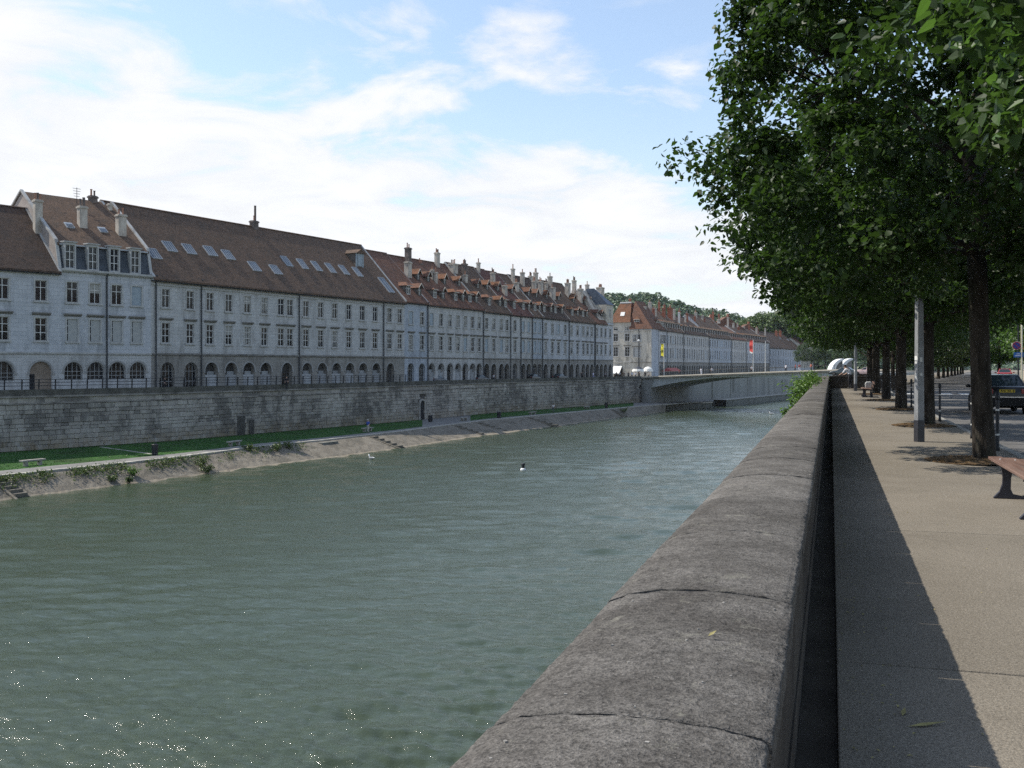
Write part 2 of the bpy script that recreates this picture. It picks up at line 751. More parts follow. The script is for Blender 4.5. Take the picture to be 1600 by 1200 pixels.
m_white = flat('white paint', (0.72, 0.72, 0.70), 0.7, var=0.15)
m_ground = grain('town ground', (0.17, 0.165, 0.15), (0.24, 0.23, 0.21), 0.05, 0.95, 6, cc=(0.12, 0.13, 0.09))
m_quayground = grain('quay paving', (0.27, 0.26, 0.24), (0.34, 0.33, 0.30), 0.6, 0.9, 6)
m_grass = grain('lawn', (0.02352, 0.0802, 0.01283), (0.04277, 0.123, 0.01925), 0.5, 0.9, 8, cc=(0.02994, 0.06415, 0.01496), fine=25, bmp=0.8, bdist=0.05, spec=0.2)
m_path = grain('towpath', (0.18, 0.172, 0.16), (0.228, 0.22, 0.204), 0.8, 0.95, 6, fine=20)
m_edge = grain('pale edging stone', (0.357, 0.34, 0.2975), (0.4505, 0.425, 0.374), 1.4, 0.9, 6, cc=(0.2465, 0.2295, 0.187), rand=0.12)
m_bank = grain('bank stone', (0.1764, 0.1538, 0.1191), (0.2417, 0.2153, 0.1696), 1.0, 0.95, 8, cc=(0.1241, 0.1129, 0.08658), fine=9, bmp=1.0, bdist=0.08)
m_bankwet = grain('bank toe', (0.2262, 0.1913, 0.1393), (0.2927, 0.2504, 0.1833), 1.5, 0.8, 6, cc=(0.1463, 0.1182, 0.08067), bmp=0.6, bdist=0.05)
m_step = grain('step stone', (0.1275, 0.1162, 0.09375), (0.1725, 0.1575, 0.1275), 2.0, 0.9, 5)
m_concrete = grain('bridge concrete', (0.4245, 0.4448, 0.4347), (0.4953, 0.5155, 0.5053), 0.35, 0.85, 6, cc=(0.3639, 0.379, 0.3639), bmp=0.2)
m_concdark = grain('pier concrete', (0.17, 0.17, 0.15), (0.24, 0.24, 0.21), 0.8, 0.9, 6, cc=(0.11, 0.11, 0.09))
m_capstone = grain('bridge capping', (0.55, 0.49, 0.40), (0.64, 0.58, 0.48), 1.0, 0.85, 5)
m_iron = flat('dark painted iron', (0.022, 0.024, 0.028), 0.5, spec=0.3, var=0.3)
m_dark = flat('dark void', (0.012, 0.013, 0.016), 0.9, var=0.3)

# quay wall stone (random tone per stone), variant for joined stones and for single stones


def wallstone(name, island):
    m, nt, b = new_mat(name)
    pos = geo_pos(nt)
    if island:
        g = N(nt, 'ShaderNodeNewGeometry')
        rv = g.outputs['Random Per Island']
    else:
        oi = N(nt, 'ShaderNodeObjectInfo')
        rv = oi.outputs['Random']
    f = noise(nt, pos, 1.6, 7, 0.65)
    mp = N(nt, 'ShaderNodeMapping')
    mp.inputs['Scale'].default_value = (1, 1, 0.55)
    nt.links.new(pos, mp.inputs[0])
    big = noise(nt, mp.outputs[0], 0.22, 6, 0.66, 0.5)
    t = M_(nt, 'ADD', M_(nt, 'MULTIPLY', rv, 0.55), M_(nt, 'MULTIPLY', f, 0.5))
    col = mixc(nt, rng(nt, t, 0.15, 0.85), (0.30, 0.275, 0.24, 1), (0.50, 0.47, 0.42, 1))
    # soot in blotches, ochre damp at the foot
    soot = M_(nt, 'ADD', M_(nt, 'MULTIPLY', big, 0.85), M_(nt, 'MULTIPLY', rv, 0.16))
    col = mixc(nt, rng(nt, soot, 0.46, 0.62, 0, 0.78), col, (0.085, 0.079, 0.072, 1))
    sp = N(nt, 'ShaderNodeSeparateXYZ')
    nt.links.new(pos, sp.inputs[0])
    foot = M_(nt, 'MULTIPLY', rng(nt, sp.outputs[2], -4.9, -6.6), rng(nt, f, 0.3, 0.7))
    col = mixc(nt, M_(nt, 'MULTIPLY', foot, 0.8), col, (0.26, 0.205, 0.13, 1))
    nt.links.new(col, b.inputs['Base Color'])
    b.inputs['Roughness'].default_value = 0.95
    b.inputs['Specular IOR Level'].default_value = 0.15
    bump(nt, b, f, 0.8, 0.05)
    return m


m_wstone = wallstone('quay wall stone', False)
m_wstones = wallstone('quay wall stones joined', True)
m_wcore = grain('wall joints', (0.065, 0.06, 0.052), (0.10, 0.09, 0.08), 1.5, 0.95, 5)

# water
m_water, nt, b = new_mat('river water')
pos = geo_pos(nt)
mpw = N(nt, 'ShaderNodeMapping')
mpw.inputs['Rotation'].default_value = (0, 0, R(-14))
mpw.inputs['Scale'].default_value = (0.75, 1.35, 1)
nt.links.new(pos, mpw.inputs[0])
w1 = noise(nt, mpw.outputs[0], 2.2, 6, 0.72, 0.9)
w2 = noise(nt, mpw.outputs[0], 0.32, 4, 0.6, 0.4)
w3 = noise(nt, mpw.outputs[0], 6.5, 3, 0.6, 0.3)
amp = rng(nt, noise(nt, pos, 0.045, 3, 0.6), 0.3, 0.7, 0.55, 1.15)
h = M_(nt, 'ADD', M_(nt, 'ADD', M_(nt, 'MULTIPLY', w1, 0.52), M_(nt, 'MULTIPLY', w2, 0.55)), M_(nt, 'MULTIPLY', w3, 0.14))
h = M_(nt, 'MULTIPLY', h, amp)
bump(nt, b, h, 1.0, 0.10)
setv(nt, b.inputs['Base Color'], mixc(nt, noise(nt, pos, 0.05, 3), (0.043, 0.061, 0.034, 1), (0.056, 0.074, 0.046, 1)))
b.inputs['Roughness'].default_value = 0.10
b.inputs['IOR'].default_value = 1.33
b.inputs['Specular IOR Level'].default_value = 0.5

# ------------------------------------------------------------------ ground, river, banks
ZW, ZP, ZQ = -8.55, -7.0, -1.4
WALL = [(0, 100.6), (257, 115.3), (620, 155.5), (760, 183), (1003, 241), (1115, 263), (1250, 346), (1290, 385)]
PATH = [(0, 80.9), (279, 97.6), (400, 110.0), (500, 119.5), (560, 126.8), (620, 135.0), (695, 149.5), (760, 164.0), (1000, 221), (1115, 255)]
WATER = [(0, 77.2), (330, 96.6), (430, 104.6), (584, 120.0), (723, 142), (800, 156), (968, 203), (1037, 229), (1115, 250)]


def onwall(x):
    return PX(x, interp_inv(WALL, x))


def onpath(x):
    return PX(x, interp_inv(PATH, x))


def onwater(x):
    return PX(x, interp_inv(WATER, x))


def sheet(name, pts, z, m, thick=0.0):
    mb = MB()
    n = len(pts)
    mb.add([(p[0], p[1], z) for p in pts], [tuple(range(n))])
    if thick:
        mb.add([(p[0], p[1], z) for p in pts] + [(p[0], p[1], z - thick) for p in pts],
               [(i, (i + 1) % n, (i + 1) % n + n, i + n) for i in range(n)])
    return fix_normals(mb.build(name, m))


structure(sheet('ground', [(-4000, -3000), (4000, -3000), (4000, 6000), (-4000, 6000)], -12.0, m_ground))
wp = [onwater(x) for x in (-420, -200, 0, 330, 430, 584, 723, 800, 968, 1037, 1115, 1250)]
far = [Vector((30, 620)), Vector((110, 900)), Vector((170, 900)), Vector((70, 560))]
structure(sheet('river', [(-160, -70)] + [(p.x - 6, p.y) for p in wp[1:-1]] + [(wp[-1].x - 10, wp[-1].y)] + [tuple(f) for f in far] +
                [(20, 400), (2, 260), (-0.62, 200), (-0.62, -70)], ZW - 0.16, m_water))
# choppy water surface, finer where the eye stands nearer
_rs = np.random.RandomState(17)
_rows = np.exp(np.arange(math.log(14.0), math.log(262.0), 0.0050))
_cols = np.concatenate([np.linspace(-1.1, -0.56, 60)[:-1], np.linspace(-0.56, 0.30, 430)])
_D, _K = np.meshgrid(_rows, _cols, indexing='ij')
_X = CY * _K * _D - SY * _D
_Y = SY * _K * _D + CY * _D
_Z = np.zeros_like(_X)
_cell = np.maximum(_D * 0.0050, _D * 0.0021)
_dir0 = R(-78)
for _i in range(72):
    lam = 0.36 * (6.5 / 0.36) ** (_rs.rand() ** 2.3)
    th = _dir0 + _rs.normal() * 0.62
    kx, ky = math.cos(th) * 2 * PI / lam, math.sin(th) * 2 * PI / lam
    ph = _rs.uniform(0, 2 * PI)
    slope = 0.053 * (0.7 + 0.6 * _rs.rand()) * (1.0 if lam < 1.3 else 0.6 if lam < 2.5 else 0.4)
    fade = np.clip((lam / _cell - 2.5) / 3.0, 0, 1)
    arg = kx * _X + ky * _Y + ph + 0.8 * np.sin(0.23 * _X + 0.11 * _Y * (1 + 0.2 * math.sin(_i)) + _i)
    _Z += slope * lam / (2 * PI) * fade * (np.sin(arg) + 0.45 * np.cos(2 * arg))
# gusts: patches of rougher and calmer water
_g = 0.78 + 0.30 * np.sin(0.081 * _X + 0.05 * _Y + 1.0) * np.sin(0.037 * _Y - 0.06 * _X + 0.4) + 0.16 * np.sin(0.21 * _X - 0.13 * _Y)
_Z = ZW + _Z * np.clip(_g, 0.4, 1.25)
_nc = len(_cols)
_i0 = (np.arange(len(_rows) - 1)[:, None] * _nc + np.arange(_nc - 1)[None, :])
_keep = (_X[:-1, :-1] < -0.3) | (_Y[:-1, :-1] > 215)
_F = np.stack([_i0, _i0 + 1, _i0 + _nc + 1, _i0 + _nc], -1)[_keep].reshape(-1)
structure(link('river', fast_mesh('river', np.stack([_X.ravel(), _Y.ravel(), _Z.ravel()], 1), 4, _F, m_water, True)))

XS = list(range(-420, 1116, 15)) + [1115]
mb = MB()
for xa, xb in zip(XS[:-1], XS[1:]):
    A, B = onwall(xa), onwall(xb)
    a, b_ = onpath(xa), onpath(xb)

    def lerp(p, q, t):
        return (p.x + (q.x - p.x) * t, p.y + (q.y - p.y) * t)
    def band(m, p, q, d0, d1):
        # strip measured back from the path edge towards the wall
        n = (p - q)
        L = n.length
        n = n / L
        return (q + n * min(d0, L), q + n * min(d1, L))
    s0 = band(mb, A, a, 0.55, 4.1)
    s1 = band(mb, B, b_, 0.55, 4.1)
    mb.quad((*s0[0], ZP), (*s1[0], ZP), (*s1[1], ZP), (*s0[1], ZP), 0)
structure(fix_normals(mb.build('towpath', m_path)))
mb = MB()
for xa, xb in zip(XS[:-1], XS[1:]):
    A, B = onwall(xa), onwall(xb)
    a, b_ = onpath(xa), onpath(xb)
    na, nb_ = (A - a).normalized(), (B - b_).normalized()
    p, q = a + na * 4.1, b_ + nb_ * 4.1
    A2, B2 = A + na * 0.2, B + nb_ * 0.2
    mi = 1 if (645 < xa < 735 or xa > 985) else 0
    mb.quad((*p, ZP - 0.01), (*q, ZP - 0.01), (*B2, ZP + 0.15), (*A2, ZP + 0.15), mi)
structure(fix_normals(mb.build('lawn', [m_grass, m_path])))

# bank slope with edging stones
bank = thing('river_bank', 'sloping stone river bank with pale edging below the towpath', 'bank')
bank['kind'] = 'structure'
mb = MB()
rb = random.Random(8)
SUB = 7
XB = list(range(-420, 1041, 5))
grid = []
for x in XB:
    a, w = onpath(x), onwater(x)
    row = []
    for k in range(SUB + 1):
        t = k / SUB
        z = ZP - 0.1 + (ZW - 0.35 - ZP) * t
        j = 0.028 if 0 < k < SUB else 0
        p = a + (w - a) * (t * 1.12)
        row.append((p.x + rb.uniform(-j, j), p.y + rb.uniform(-j, j), z + rb.uniform(-j, j)))
    grid.append(row)
for i in range(len(grid) - 1):
    for k in range(SUB):
        mb.quad(grid[i][k], grid[i + 1][k], grid[i + 1][k + 1], grid[i][k + 1], 1 if k >= 5 else 0)
fix_normals(mb.build('slope', [m_bank, m_bankwet], bank))
# edging stones
unit = MB().box(-0.5, 0.5, -0.5, 0.5, -0.5, 0.5)
me_edge = unit.mesh('edging_stone', m_edge)


def walk_line(fn, x0, x1, step, ds=2.0):
    """points spaced by step metres along a measured line"""
    pts = [fn(x) for x in np.arange(x0, x1 + 0.01, ds)]
    out = [(pts[0], (pts[1] - pts[0]).normalized())]
    acc = 0.0
    tgt = step() if callable(step) else step
    for p, q in zip(pts[:-1], pts[1:]):
        seg = (q - p).length
        u = 0.0
        while acc + (seg - u) >= tgt:
            u += tgt - acc
            acc = 0.0
            out.append((p + (q - p) * (u / seg), (q - p).normalized()))
            tgt = step() if callable(step) else step
        acc += seg - u
    return out


ed = walk_line(onpath, -60, 1100, 1.3)
for (p, t), (q, t2) in zip(ed[:-1], ed[1:]):
    c = (p + q) / 2
    n = Vector((-t.y, t.x))
    o = link('edging_stone', me_edge, bank)
    c = c + n * 0.27
    o.location = (c.x, c.y, ZP - 0.10 + uni(-0.012, 0.012))
    o.rotation_euler = (uni(-0.01, 0.01), uni(-0.01, 0.01), math.atan2(t.y, t.x) + uni(-0.01, 0.01))
    o.scale = ((q - p).length - 0.03, 0.56, 0.24)


def bank_steps(x, n=6, w=1.1):
    a, wv = onpath(x), onwater(x)
    t = (onpath(x + 5) - onpath(x - 5)).normalized()
    dn = Vector((t.y, -t.x))
    L = (wv - a).dot(dn)
    for k in range(n - 1):
        f = (k + 0.5) / n
        c = a + dn * (L * f)
        z = ZP + (ZW - ZP) * f - 0.10
        mbs = MB().box(-w / 2, w / 2, -L / n * 0.62, L / n * 0.62, -0.32, 0.06)
        o = mbs.build('step', m_step, bank)
        o.location = (c.x, c.y, z)
        o.rotation_euler = (0, 0, math.atan2(t.y, t.x))
    # dark side cheeks of the flight
    for s in (-1, 1):
        mbs = MB().prism([(0, -0.06), (L * 1.04, ZW - ZP - 0.12), (L * 1.04, ZW - ZP - 0.6), (0, -0.5)], 'x', -0.12, 0.12)
        o = mbs.build('step_cheek', m_bank, bank)
        c = a + t * (s * (w / 2 + 0.12)) 
        o.location = (c.x, c.y, ZP - 0.02)
        o.rotation_euler = (0, 0, math.atan2(dn.y, dn.x) - PI / 2)


for sx in (-4, 577, 709, 744, 955):
    bank_steps(sx)
for sx in (822,):
    bank_steps(sx, 6, 0.8)
# drain mouth in a recessed headwall of the bank
a, wv = onpath(505), onwater(505)
t = (onpath(510) - onpath(500)).normalized()
dn = Vector((t.y, -t.x))
mb = MB().box(-1.6, 1.6, -1.0, 0.5, -2.2, -0.22)
o = fix_normals(mb.build('headwall', m_concdark, bank))
o.location = (a.x, a.y, ZP)
o.rotation_euler = (0, 0, math.atan2(t.y, t.x))
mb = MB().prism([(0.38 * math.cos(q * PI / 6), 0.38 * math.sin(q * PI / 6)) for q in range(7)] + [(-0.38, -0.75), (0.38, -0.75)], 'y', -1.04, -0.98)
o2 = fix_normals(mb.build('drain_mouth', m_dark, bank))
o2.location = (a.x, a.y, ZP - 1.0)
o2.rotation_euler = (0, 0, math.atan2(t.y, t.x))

# ------------------------------------------------------------------ far quay: ground and wall
qp = [onwall(x) for x in (-420, -200, 0, 257, 620, 760, 1003, 1115, 1250, 1290)]
structure(sheet('quay_pavement', [(p.x - 0.3, p.y + 0.3) for p in qp] + [(60, 640), (-700, 900), (-900, 0)], ZQ, m_quayground, 6))

quay = thing('quay_wall', 'long soot-streaked stone quay wall above the lawn and towpath', 'wall')
mb = MB()
XW = list(range(-420, 1004, 7)) + [1003]
NRM = []
for xa, xb in zip(XW[:-1], XW[1:]):
    A, B = onwall(xa), onwall(xb)
    t = (B - A).normalized()
    n = Vector((-t.y, t.x))
    A2, B2 = A + n * 0.12, B + n * 0.12
    mb.quad((*A2, ZP - 0.6), (*B2, ZP - 0.6), (*B2, -1.2), (*A2, -1.2))
fix_normals(mb.build('wall_core', m_wcore, quay))

me_stone = MB()
# rough stone: box with chamfered front, 20 faces
f_ = 0.5
me_stone = MB().add([(-.5, .5, -.5), (.5, .5, -.5), (.5, .5, .5), (-.5, .5, .5),
                     (-.5, -.3, -.5), (.5, -.3, -.5), (.5, -.3, .5), (-.5, -.3, .5),
                     (-.47, -.5, -.44), (.47, -.5, -.44), (.47, -.5, .44), (-.47, -.5, .44)],
                    [(4, 5, 1, 0), (5, 6, 2, 1), (6, 7, 3, 2), (7, 4, 0, 3), (8, 9, 5, 4), (9, 10, 6, 5), (10, 11, 7, 6), (11, 8, 4, 7), (8, 11, 10, 9)]).mesh('stone', m_wstone)
sv = np.array([v.co[:] for v in me_stone.vertices])
sf = [tuple(p.vertices) for p in me_stone.polygons]
joined = MB()
DOOR_X = 659
dA = onwall(DOOR_X)
count = 0
rows = []
z = ZP - 0.25
rw = random.Random(3)
while z < -2.28:
    hrow = rw.uniform(0.34, 0.62)
    if z + hrow > -2.28:
        hrow = -2.22 - z
    rows.append((z, hrow))
    z += hrow
for (zr, hr) in rows:
    seq = walk_line(onwall, -300, 1003, lambda: rw.choice((rw.uniform(0.4, 0.9), rw.uniform(0.8, 1.9))))
    for (p, t), (q, t2) in zip(seq[:-1], seq[1:]):
        c = (p + q) / 2
        if (c - dA).length < 0.95 and zr < -3.0:
            continue
        L = (q - p).length
        px_lat = CY * c.x + SY * c.y
        px_d = -SY * c.x + CY * c.y
        px = 800 + FPX * px_lat / px_d
        n = Vector((-t.y, t.x))
        dep = 0.24 * rw.uniform(0.75, 1.2)
        cc = c + n * (0.12 - (dep - 0.24) * 0.5 - 0.05)
        sc = (L - 0.022, dep, hr - 0.02)
        ang = math.atan2(t.y, t.x)
        if -4 < px < 215 and count < 300 and zr > -7.2:
            o = link('stone', me_stone, quay)
            o.location = (cc.x, cc.y, zr + hr / 2)
            o.rotation_euler = (0, 0, ang)
            o.scale = sc
            count += 1
        else:
            ca, sa = math.cos(ang), math.sin(ang)
            vs = sv * np.array(sc)
            vs = np.stack([vs[:, 0] * ca - vs[:, 1] * sa + cc.x, vs[:, 0] * sa + vs[:, 1] * ca + cc.y, vs[:, 2] + zr + hr / 2], 1)
            joined.add([tuple(v) for v in vs], sf)
stuff(joined.build('stones', m_wstones, quay))
# string course and low parapet on top of the wall
m_string = grain('string course', (0.20, 0.185, 0.165), (0.30, 0.28, 0.25), 0.9, 0.95, 6, cc=(0.11, 0.10, 0.09))
m_lowpar = grain('low parapet', (0.085, 0.082, 0.07), (0.135, 0.13, 0.11), 0.9, 0.95, 7, cc=(0.05, 0.052, 0.038), fine=7, bmp=0.8, bdist=0.05)


def ribbon(fn, x0, x1, zb, zt, f0, f1, name, m, parent, ds=14):
    """wall strip: f0 < 0 stands proud of the wall face towards the river"""
    mb = MB()
    xs = list(np.arange(x0, x1, ds)) + [x1]
    P = []
    for x in xs:
        p = fn(x)
        t = (fn(x + 2) - fn(x - 2)).normalized()
        n = Vector((-t.y, t.x))
        a, b2 = p + n * f0, p + n * f1
        P.append((a, b2))
    for (a, b2), (c, d) in zip(P[:-1], P[1:]):
        mb.quad((*a, zb), (*c, zb), (*c, zt), (*a, zt))
        mb.quad((*b2, zb), (*d, zb), (*d, zt), (*b2, zt))
        mb.quad((*a, zt), (*c, zt), (*d, zt), (*b2, zt))
        mb.quad((*a, zb), (*c, zb), (*d, zb), (*b2, zb))
    return fix_normals(mb.build(name, m, parent))


ribbon(onwall, -420, 1003, -2.2, -2.04, -0.12, 0.3, 'lower_string_course', m_string, quay)
ribbon(onwall, -420, 1003, -2.04, -1.52, -0.02, 0.3, 'upper_course', m_wstones, quay)
ribbon(onwall, -420, 1003, -1.52, -1.34, -0.2, 0.45, 'cornice', m_string, quay)
ribbon(onwall, -420, 1003, -1.34, -0.72, 0.0, 0.42, 'low_parapet', m_lowpar, quay)
# doorway through the wall
t = (onwall(DOOR_X + 3) - onwall(DOOR_X - 3)).normalized()
ang = math.atan2(t.y, t.x)
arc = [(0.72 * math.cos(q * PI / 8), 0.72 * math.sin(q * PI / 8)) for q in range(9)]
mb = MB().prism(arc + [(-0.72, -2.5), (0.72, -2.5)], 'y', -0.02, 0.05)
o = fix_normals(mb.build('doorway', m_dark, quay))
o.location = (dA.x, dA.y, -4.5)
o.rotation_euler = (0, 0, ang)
mb = MB()
arc2 = [(0.98 * math.cos(q * PI / 8), 0.98 * math.sin(q * PI / 8)) for q in range(9)]
arc1 = [(0.74 * math.cos(q * PI / 8), 0.74 * math.sin(q * PI / 8)) for q in range(9)]
arc2 = [(0.98, -2.5)] + arc2 + [(-0.98, -2.5)]
arc1 = [(0.74, -2.5)] + arc1 + [(-0.74, -2.5)]
for i in range(len(arc1) - 1):
    mb.prism([arc1[i], arc2[i], arc2[i + 1], arc1[i + 1]], 'y', -0.2, 0.12)
o = fix_normals(mb.build('door_surround', grain('door surround', (0.33, 0.31, 0.28), (0.42, 0.40, 0.36), 1.5, 0.9), quay))
o.location = (dA.x, dA.y, -4.5)
o.rotation_euler = (0, 0, ang)
# dark buttress recess and faded red paint on the wall
for bx, wdt, hgt in ((376, 1.2, 2.5), (392, 0.9, 2.0)):
    p = onwall(bx)
    t = (onwall(bx + 3) - onwall(bx - 3)).normalized()
    mb = MB().box(-wdt / 2, wdt / 2, -0.16, 0.2, 0, hgt)
    o = mb.build('buttress', grain('sooty buttress', (0.06, 0.057, 0.05), (0.10, 0.095, 0.085), 1.5, 0.95, 6, fine=8), quay)
    o.location = (p.x, p.y, ZP)
    o.rotation_euler = (0, 0, math.atan2(t.y, t.x))

# railing on the low parapet
rail = thing('quay_railing', 'thin dark iron railing on top of the far quay wall', 'railing')


def offs(fn, f):
    def g(x):
        p = fn(x)
        t = (fn(x + 2) - fn(x - 2)).normalized()
        return p + Vector((-t.y, t.x)) * f
    return g


railline = offs(onwall, 0.2)
me_post = MB().box(-0.05, 0.05, -0.05, 0.05, -0.72, 0.32).mesh('post', m_iron)
for (p, t) in walk_line(railline, -140, 640, 1.75):
    o = link('post', me_post, rail)
    o.location = (p.x, p.y, 0)
    o.rotation_euler = (R(3), 0, math.atan2(t.y, t.x))
for zt in (0.30, -0.02, -0.34):
    mb = MB()
    xs = list(range(-140, 641, 20))
    mb.tube([(*railline(x), zt) for x in xs], 0.032, 5)
    mb.build('rail', m_iron, rail)

# quay wall beyond the bridge, with a ledge at its foot
quay2 = thing('quay_wall', 'grey quay wall seen under the bridge, with dark vertical joints', 'wall')
m_wall2 = grain('far wall render', (0.24, 0.24, 0.225), (0.31, 0.31, 0.29), 0.3, 0.95, 7, cc=(0.15, 0.15, 0.135), stretch=(1, 1, 0.3), bmp=0.4)
mb = MB()
xs = list(range(1003, 1291, 12)) + [1292]
ribbon(onwall, 1003, 1300, ZP - 0.6, -0.9, -0.05, 0.5, 'wall_face', m_wall2, quay2, 12)
ribbon(onwall, 1003, 1300, -1.2, -0.85, -0.22, 0.6, 'wall_coping', m_string, quay2, 12)
ribbon(onwall, 1116, 1300, ZW - 0.5, ZP - 0.1, -3.2, 0.3, 'ledge', m_concdark, quay2, 12)
ribbon(onwall, 1116, 1300, ZP - 0.1, ZP + 0.0, -3.35, 0.3, 'ledge_kerb', m_edge, quay2, 12)
for x in (1113, 1141, 1168, 1201, 1222):
    p = onwall(x)
    t = (onwall(x + 3) - onwall(x - 3)).normalized()
    mb = MB().box(-0.22, 0.22, -0.12, 0.2, ZP, -1.3)
    o = mb.build('wall_pilaster', m_concdark, quay2)
    o.location = (p.x, p.y, 0)
    o.rotation_euler = (0, 0, math.atan2(t.y, t.x))

# landing block standing in the water beside the bridge
lb = thing('landing_stage', 'low dark concrete landing block in the water below the bridge', 'landing stage')
c0, c1 = PX(1037, 236), PX(1113, 250)
t = (c1 - c0).normalized()
n = Vector((-t.y, t.x))
mb = MB()
P4 = [c0, c1, c1 + n * 6, c0 + n * 9]
mb.add([(*p, ZW - 0.5) for p in P4] + [(*p, ZP - 0.35) for p in P4], [(0, 1, 5, 4), (1, 2, 6, 5), (2, 3, 7, 6), (3, 0, 4, 7), (4, 5, 6, 7)])
fix_normals(mb.build('block', m_concdark, lb))
mb = MB()
k0 = c0 + (c1 - c0) * 0.79
P4 = [k0 - n * 0.1, c1 - n * 0.1 + t * 0.1, c1 + n * 0.7 + t * 0.1, k0 + n * 0.7]
mb.add([(*p, ZP - 0.34) for p in P4] + [(*p, ZP - 0.1) for p in P4], [(0, 1, 5, 4), (1, 2, 6, 5), (2, 3, 7, 6), (3, 0, 4, 7), (4, 5, 6, 7)])
fix_normals(mb.build('pale_edge', m_capstone, lb))

# ------------------------------------------------------------------ near bank: promenade, parapet, road
XIN, XOUT = -0.115, -0.72
near = sheet('near_embankment', [(XOUT + 0.06, -60), (XOUT + 0.06, 218), (60, 300), (150, 700), (900, 900), (900, -60)], -0.32, m_ground, 12)
structure(near)

prom = thing('promenade', 'gritty tan asphalt promenade behind the parapet', 'pavement')
prom['kind'] = 'structure'
joints = [-8, -3.6, 1.2, 6.03, 11.0, 16.2, 21.3, 26.6, 31.8, 37, 42.2, 47.4, 52.6, 57.8, 63, 68.2, 73.4, 79.2]
for j0, j1 in zip(joints[:-1], joints[1:]):
    mb = MB().box(0.03, 3.25, j0 + 0.012, j1 - 0.012, -0.3, uni(-0.004, 0.0))
    mb.build('pavement_slab', m_pave, prom, bevel=0.008)
MB().box(-0.145, 0.028, -8, 79.2, -0.3, -0.065).build('gutter', m_gutter, prom)
MB().box(0.03, 3.25, -8, 79.2, -0.31, -0.05).build('joint_bed', m_gutter, prom)

# parapet: wall body and rounded coping blocks
par = thing('parapet', 'dark weathered riverside parapet with rounded stone coping blocks', 'wall')
MB().box(-0.67, -0.155, -8, 79.5, -9.5, 0.80).build('wall_body', m_parapet, par)
MB().box(-0.155, -0.146, -8, 79.5, -0.2, 0.16).build('plinth', m_parapet, par)
prof = [(-0.72, 0.80), (-0.724, 0.835), (-0.70, 0.872), (-0.64, 0.900), (-0.53, 0.919), (-0.41, 0.928), (-0.30, 0.926), (-0.20, 0.918), (-0.140, 0.909), (-0.114, 0.899), (-0.118, 0.80)]
jy = [-8.0]
rj = random.Random(21)
while jy[-1] < -0.5:
    jy.append(jy[-1] + 1.22)
jy[-1] = 0.86
for jn in (2.10, 3.34, 4.6, 5.85):
    jy.append(jn)
while jy[-1] < 79:
    jy.append(jy[-1] + rj.uniform(1.18, 1.34))
flecks = MB()


def coping_block(y0, y1, detail):
    mb = MB()
    L = y1 - y0
    ns = max(2, int(L / (0.02 if detail == 2 else 0.06 if detail == 1 else 0.3)))
    # refine profile
    pr = []
    sub = 4 if detail == 2 else 2 if detail == 1 else 1
    for (a, b) in zip(prof[:-1], prof[1:]):
        for k in range(sub):
            pr.append((a[0] + (b[0] - a[0]) * k / sub, a[1] + (b[1] - a[1]) * k / sub))
    pr.append(prof[-1])
    n = len(pr)
    dz, dx, tilt = rj.uniform(-0.002, 0.002), rj.uniform(-0.003, 0.003), rj.uniform(-0.0015, 0.0015)
    chips = [(rj.uniform(0, L), rj.uniform(0.012, 0.04), rj.uniform(0.002, 0.007)) for _ in range(rj.randint(5, 10))]
    vs, fs = [], []
    for i in range(ns + 1):
        y = L * i / ns
        e = min(y, L - y)
        rnd_edge = 0.0045 * max(0.0, 1 - e / 0.03) ** 2
        for k, (x, z) in enumerate(pr):
            j = 0.0025 if detail else 0.0
            xx, zz = x + dx, z + dz + tilt * (y - L / 2)
            inner = max(0.0, 1 - abs(k - (n - 1) * 0.9) / (n * 0.06))
            for (cyy, cw, cd) in chips:
                g = max(0.0, 1 - abs(y - cyy) / cw)
                xx -= inner * cd * g
                zz -= inner * cd * g * 0.7
            xx += inner * rj.uniform(-0.003, 0.002) * (1 if detail else 0)
            sc = 1.0 - rnd_edge
            vs.append(((xx + 0.39) * sc - 0.39 + rj.uniform(-j, j), y + (rj.uniform(-0.004, 0.004) if i in (0, ns) else 0), (zz - 0.85) * sc + 0.85 - rnd_edge * 0.5 + rj.uniform(-j, j)))
    for i in range(ns):
        for k in range(n - 1):
            fs.append((i * n + k, (i + 1) * n + k, (i + 1) * n + k + 1, i * n + k + 1))
    fs.append(tuple(range(n)))
    o0 = ns * n
    fs.append(tuple(range(o0 + n - 1, o0 - 1, -1)))
    mb.add(vs, fs)
    o = fix_normals(mb.build('coping_block', m_coping, par))
    o.location = (0, y0, 0)
    o.data.polygons.foreach_set('use_smooth', [len(p.vertices) == 4 for p in o.data.polygons])
    return o


for a, b2 in zip(jy[:-1], jy[1:]):
    coping_block(a + 0.005, b2 - 0.005, 2 if 0 < b2 < 6.5 else 1 if 0 < b2 < 20 else 0)
# pale chips and crumbs lying on the coping
for _ in range(110):
    y = 0.9 + 17 * rj.random() ** 2.2
    x = rj.uniform(-0.66, -0.12)
    for (pa, pb) in zip(prof[:-1], prof[1:]):
        if pa[0] <= x <= pb[0] and pb[0] > pa[0]:
            zz = pa[1] + (pb[1] - pa[1]) * (x - pa[0]) / (pb[0] - pa[0])
    s = rj.uniform(0.0012, 0.0034) * (1.8 if rj.random() < 0.1 else 1)
    mt = Matrix.Translation((x, y, zz + 0.0005)) @ Matrix.Rotation(rj.uniform(0, 6.28), 4, 'Z')
    flecks.box(-s * 1.4, s * 1.4, -s, s, -0.004, 0.0022, 0, mt)
stuff(flecks.build('stone_chips', m_fleck, par))
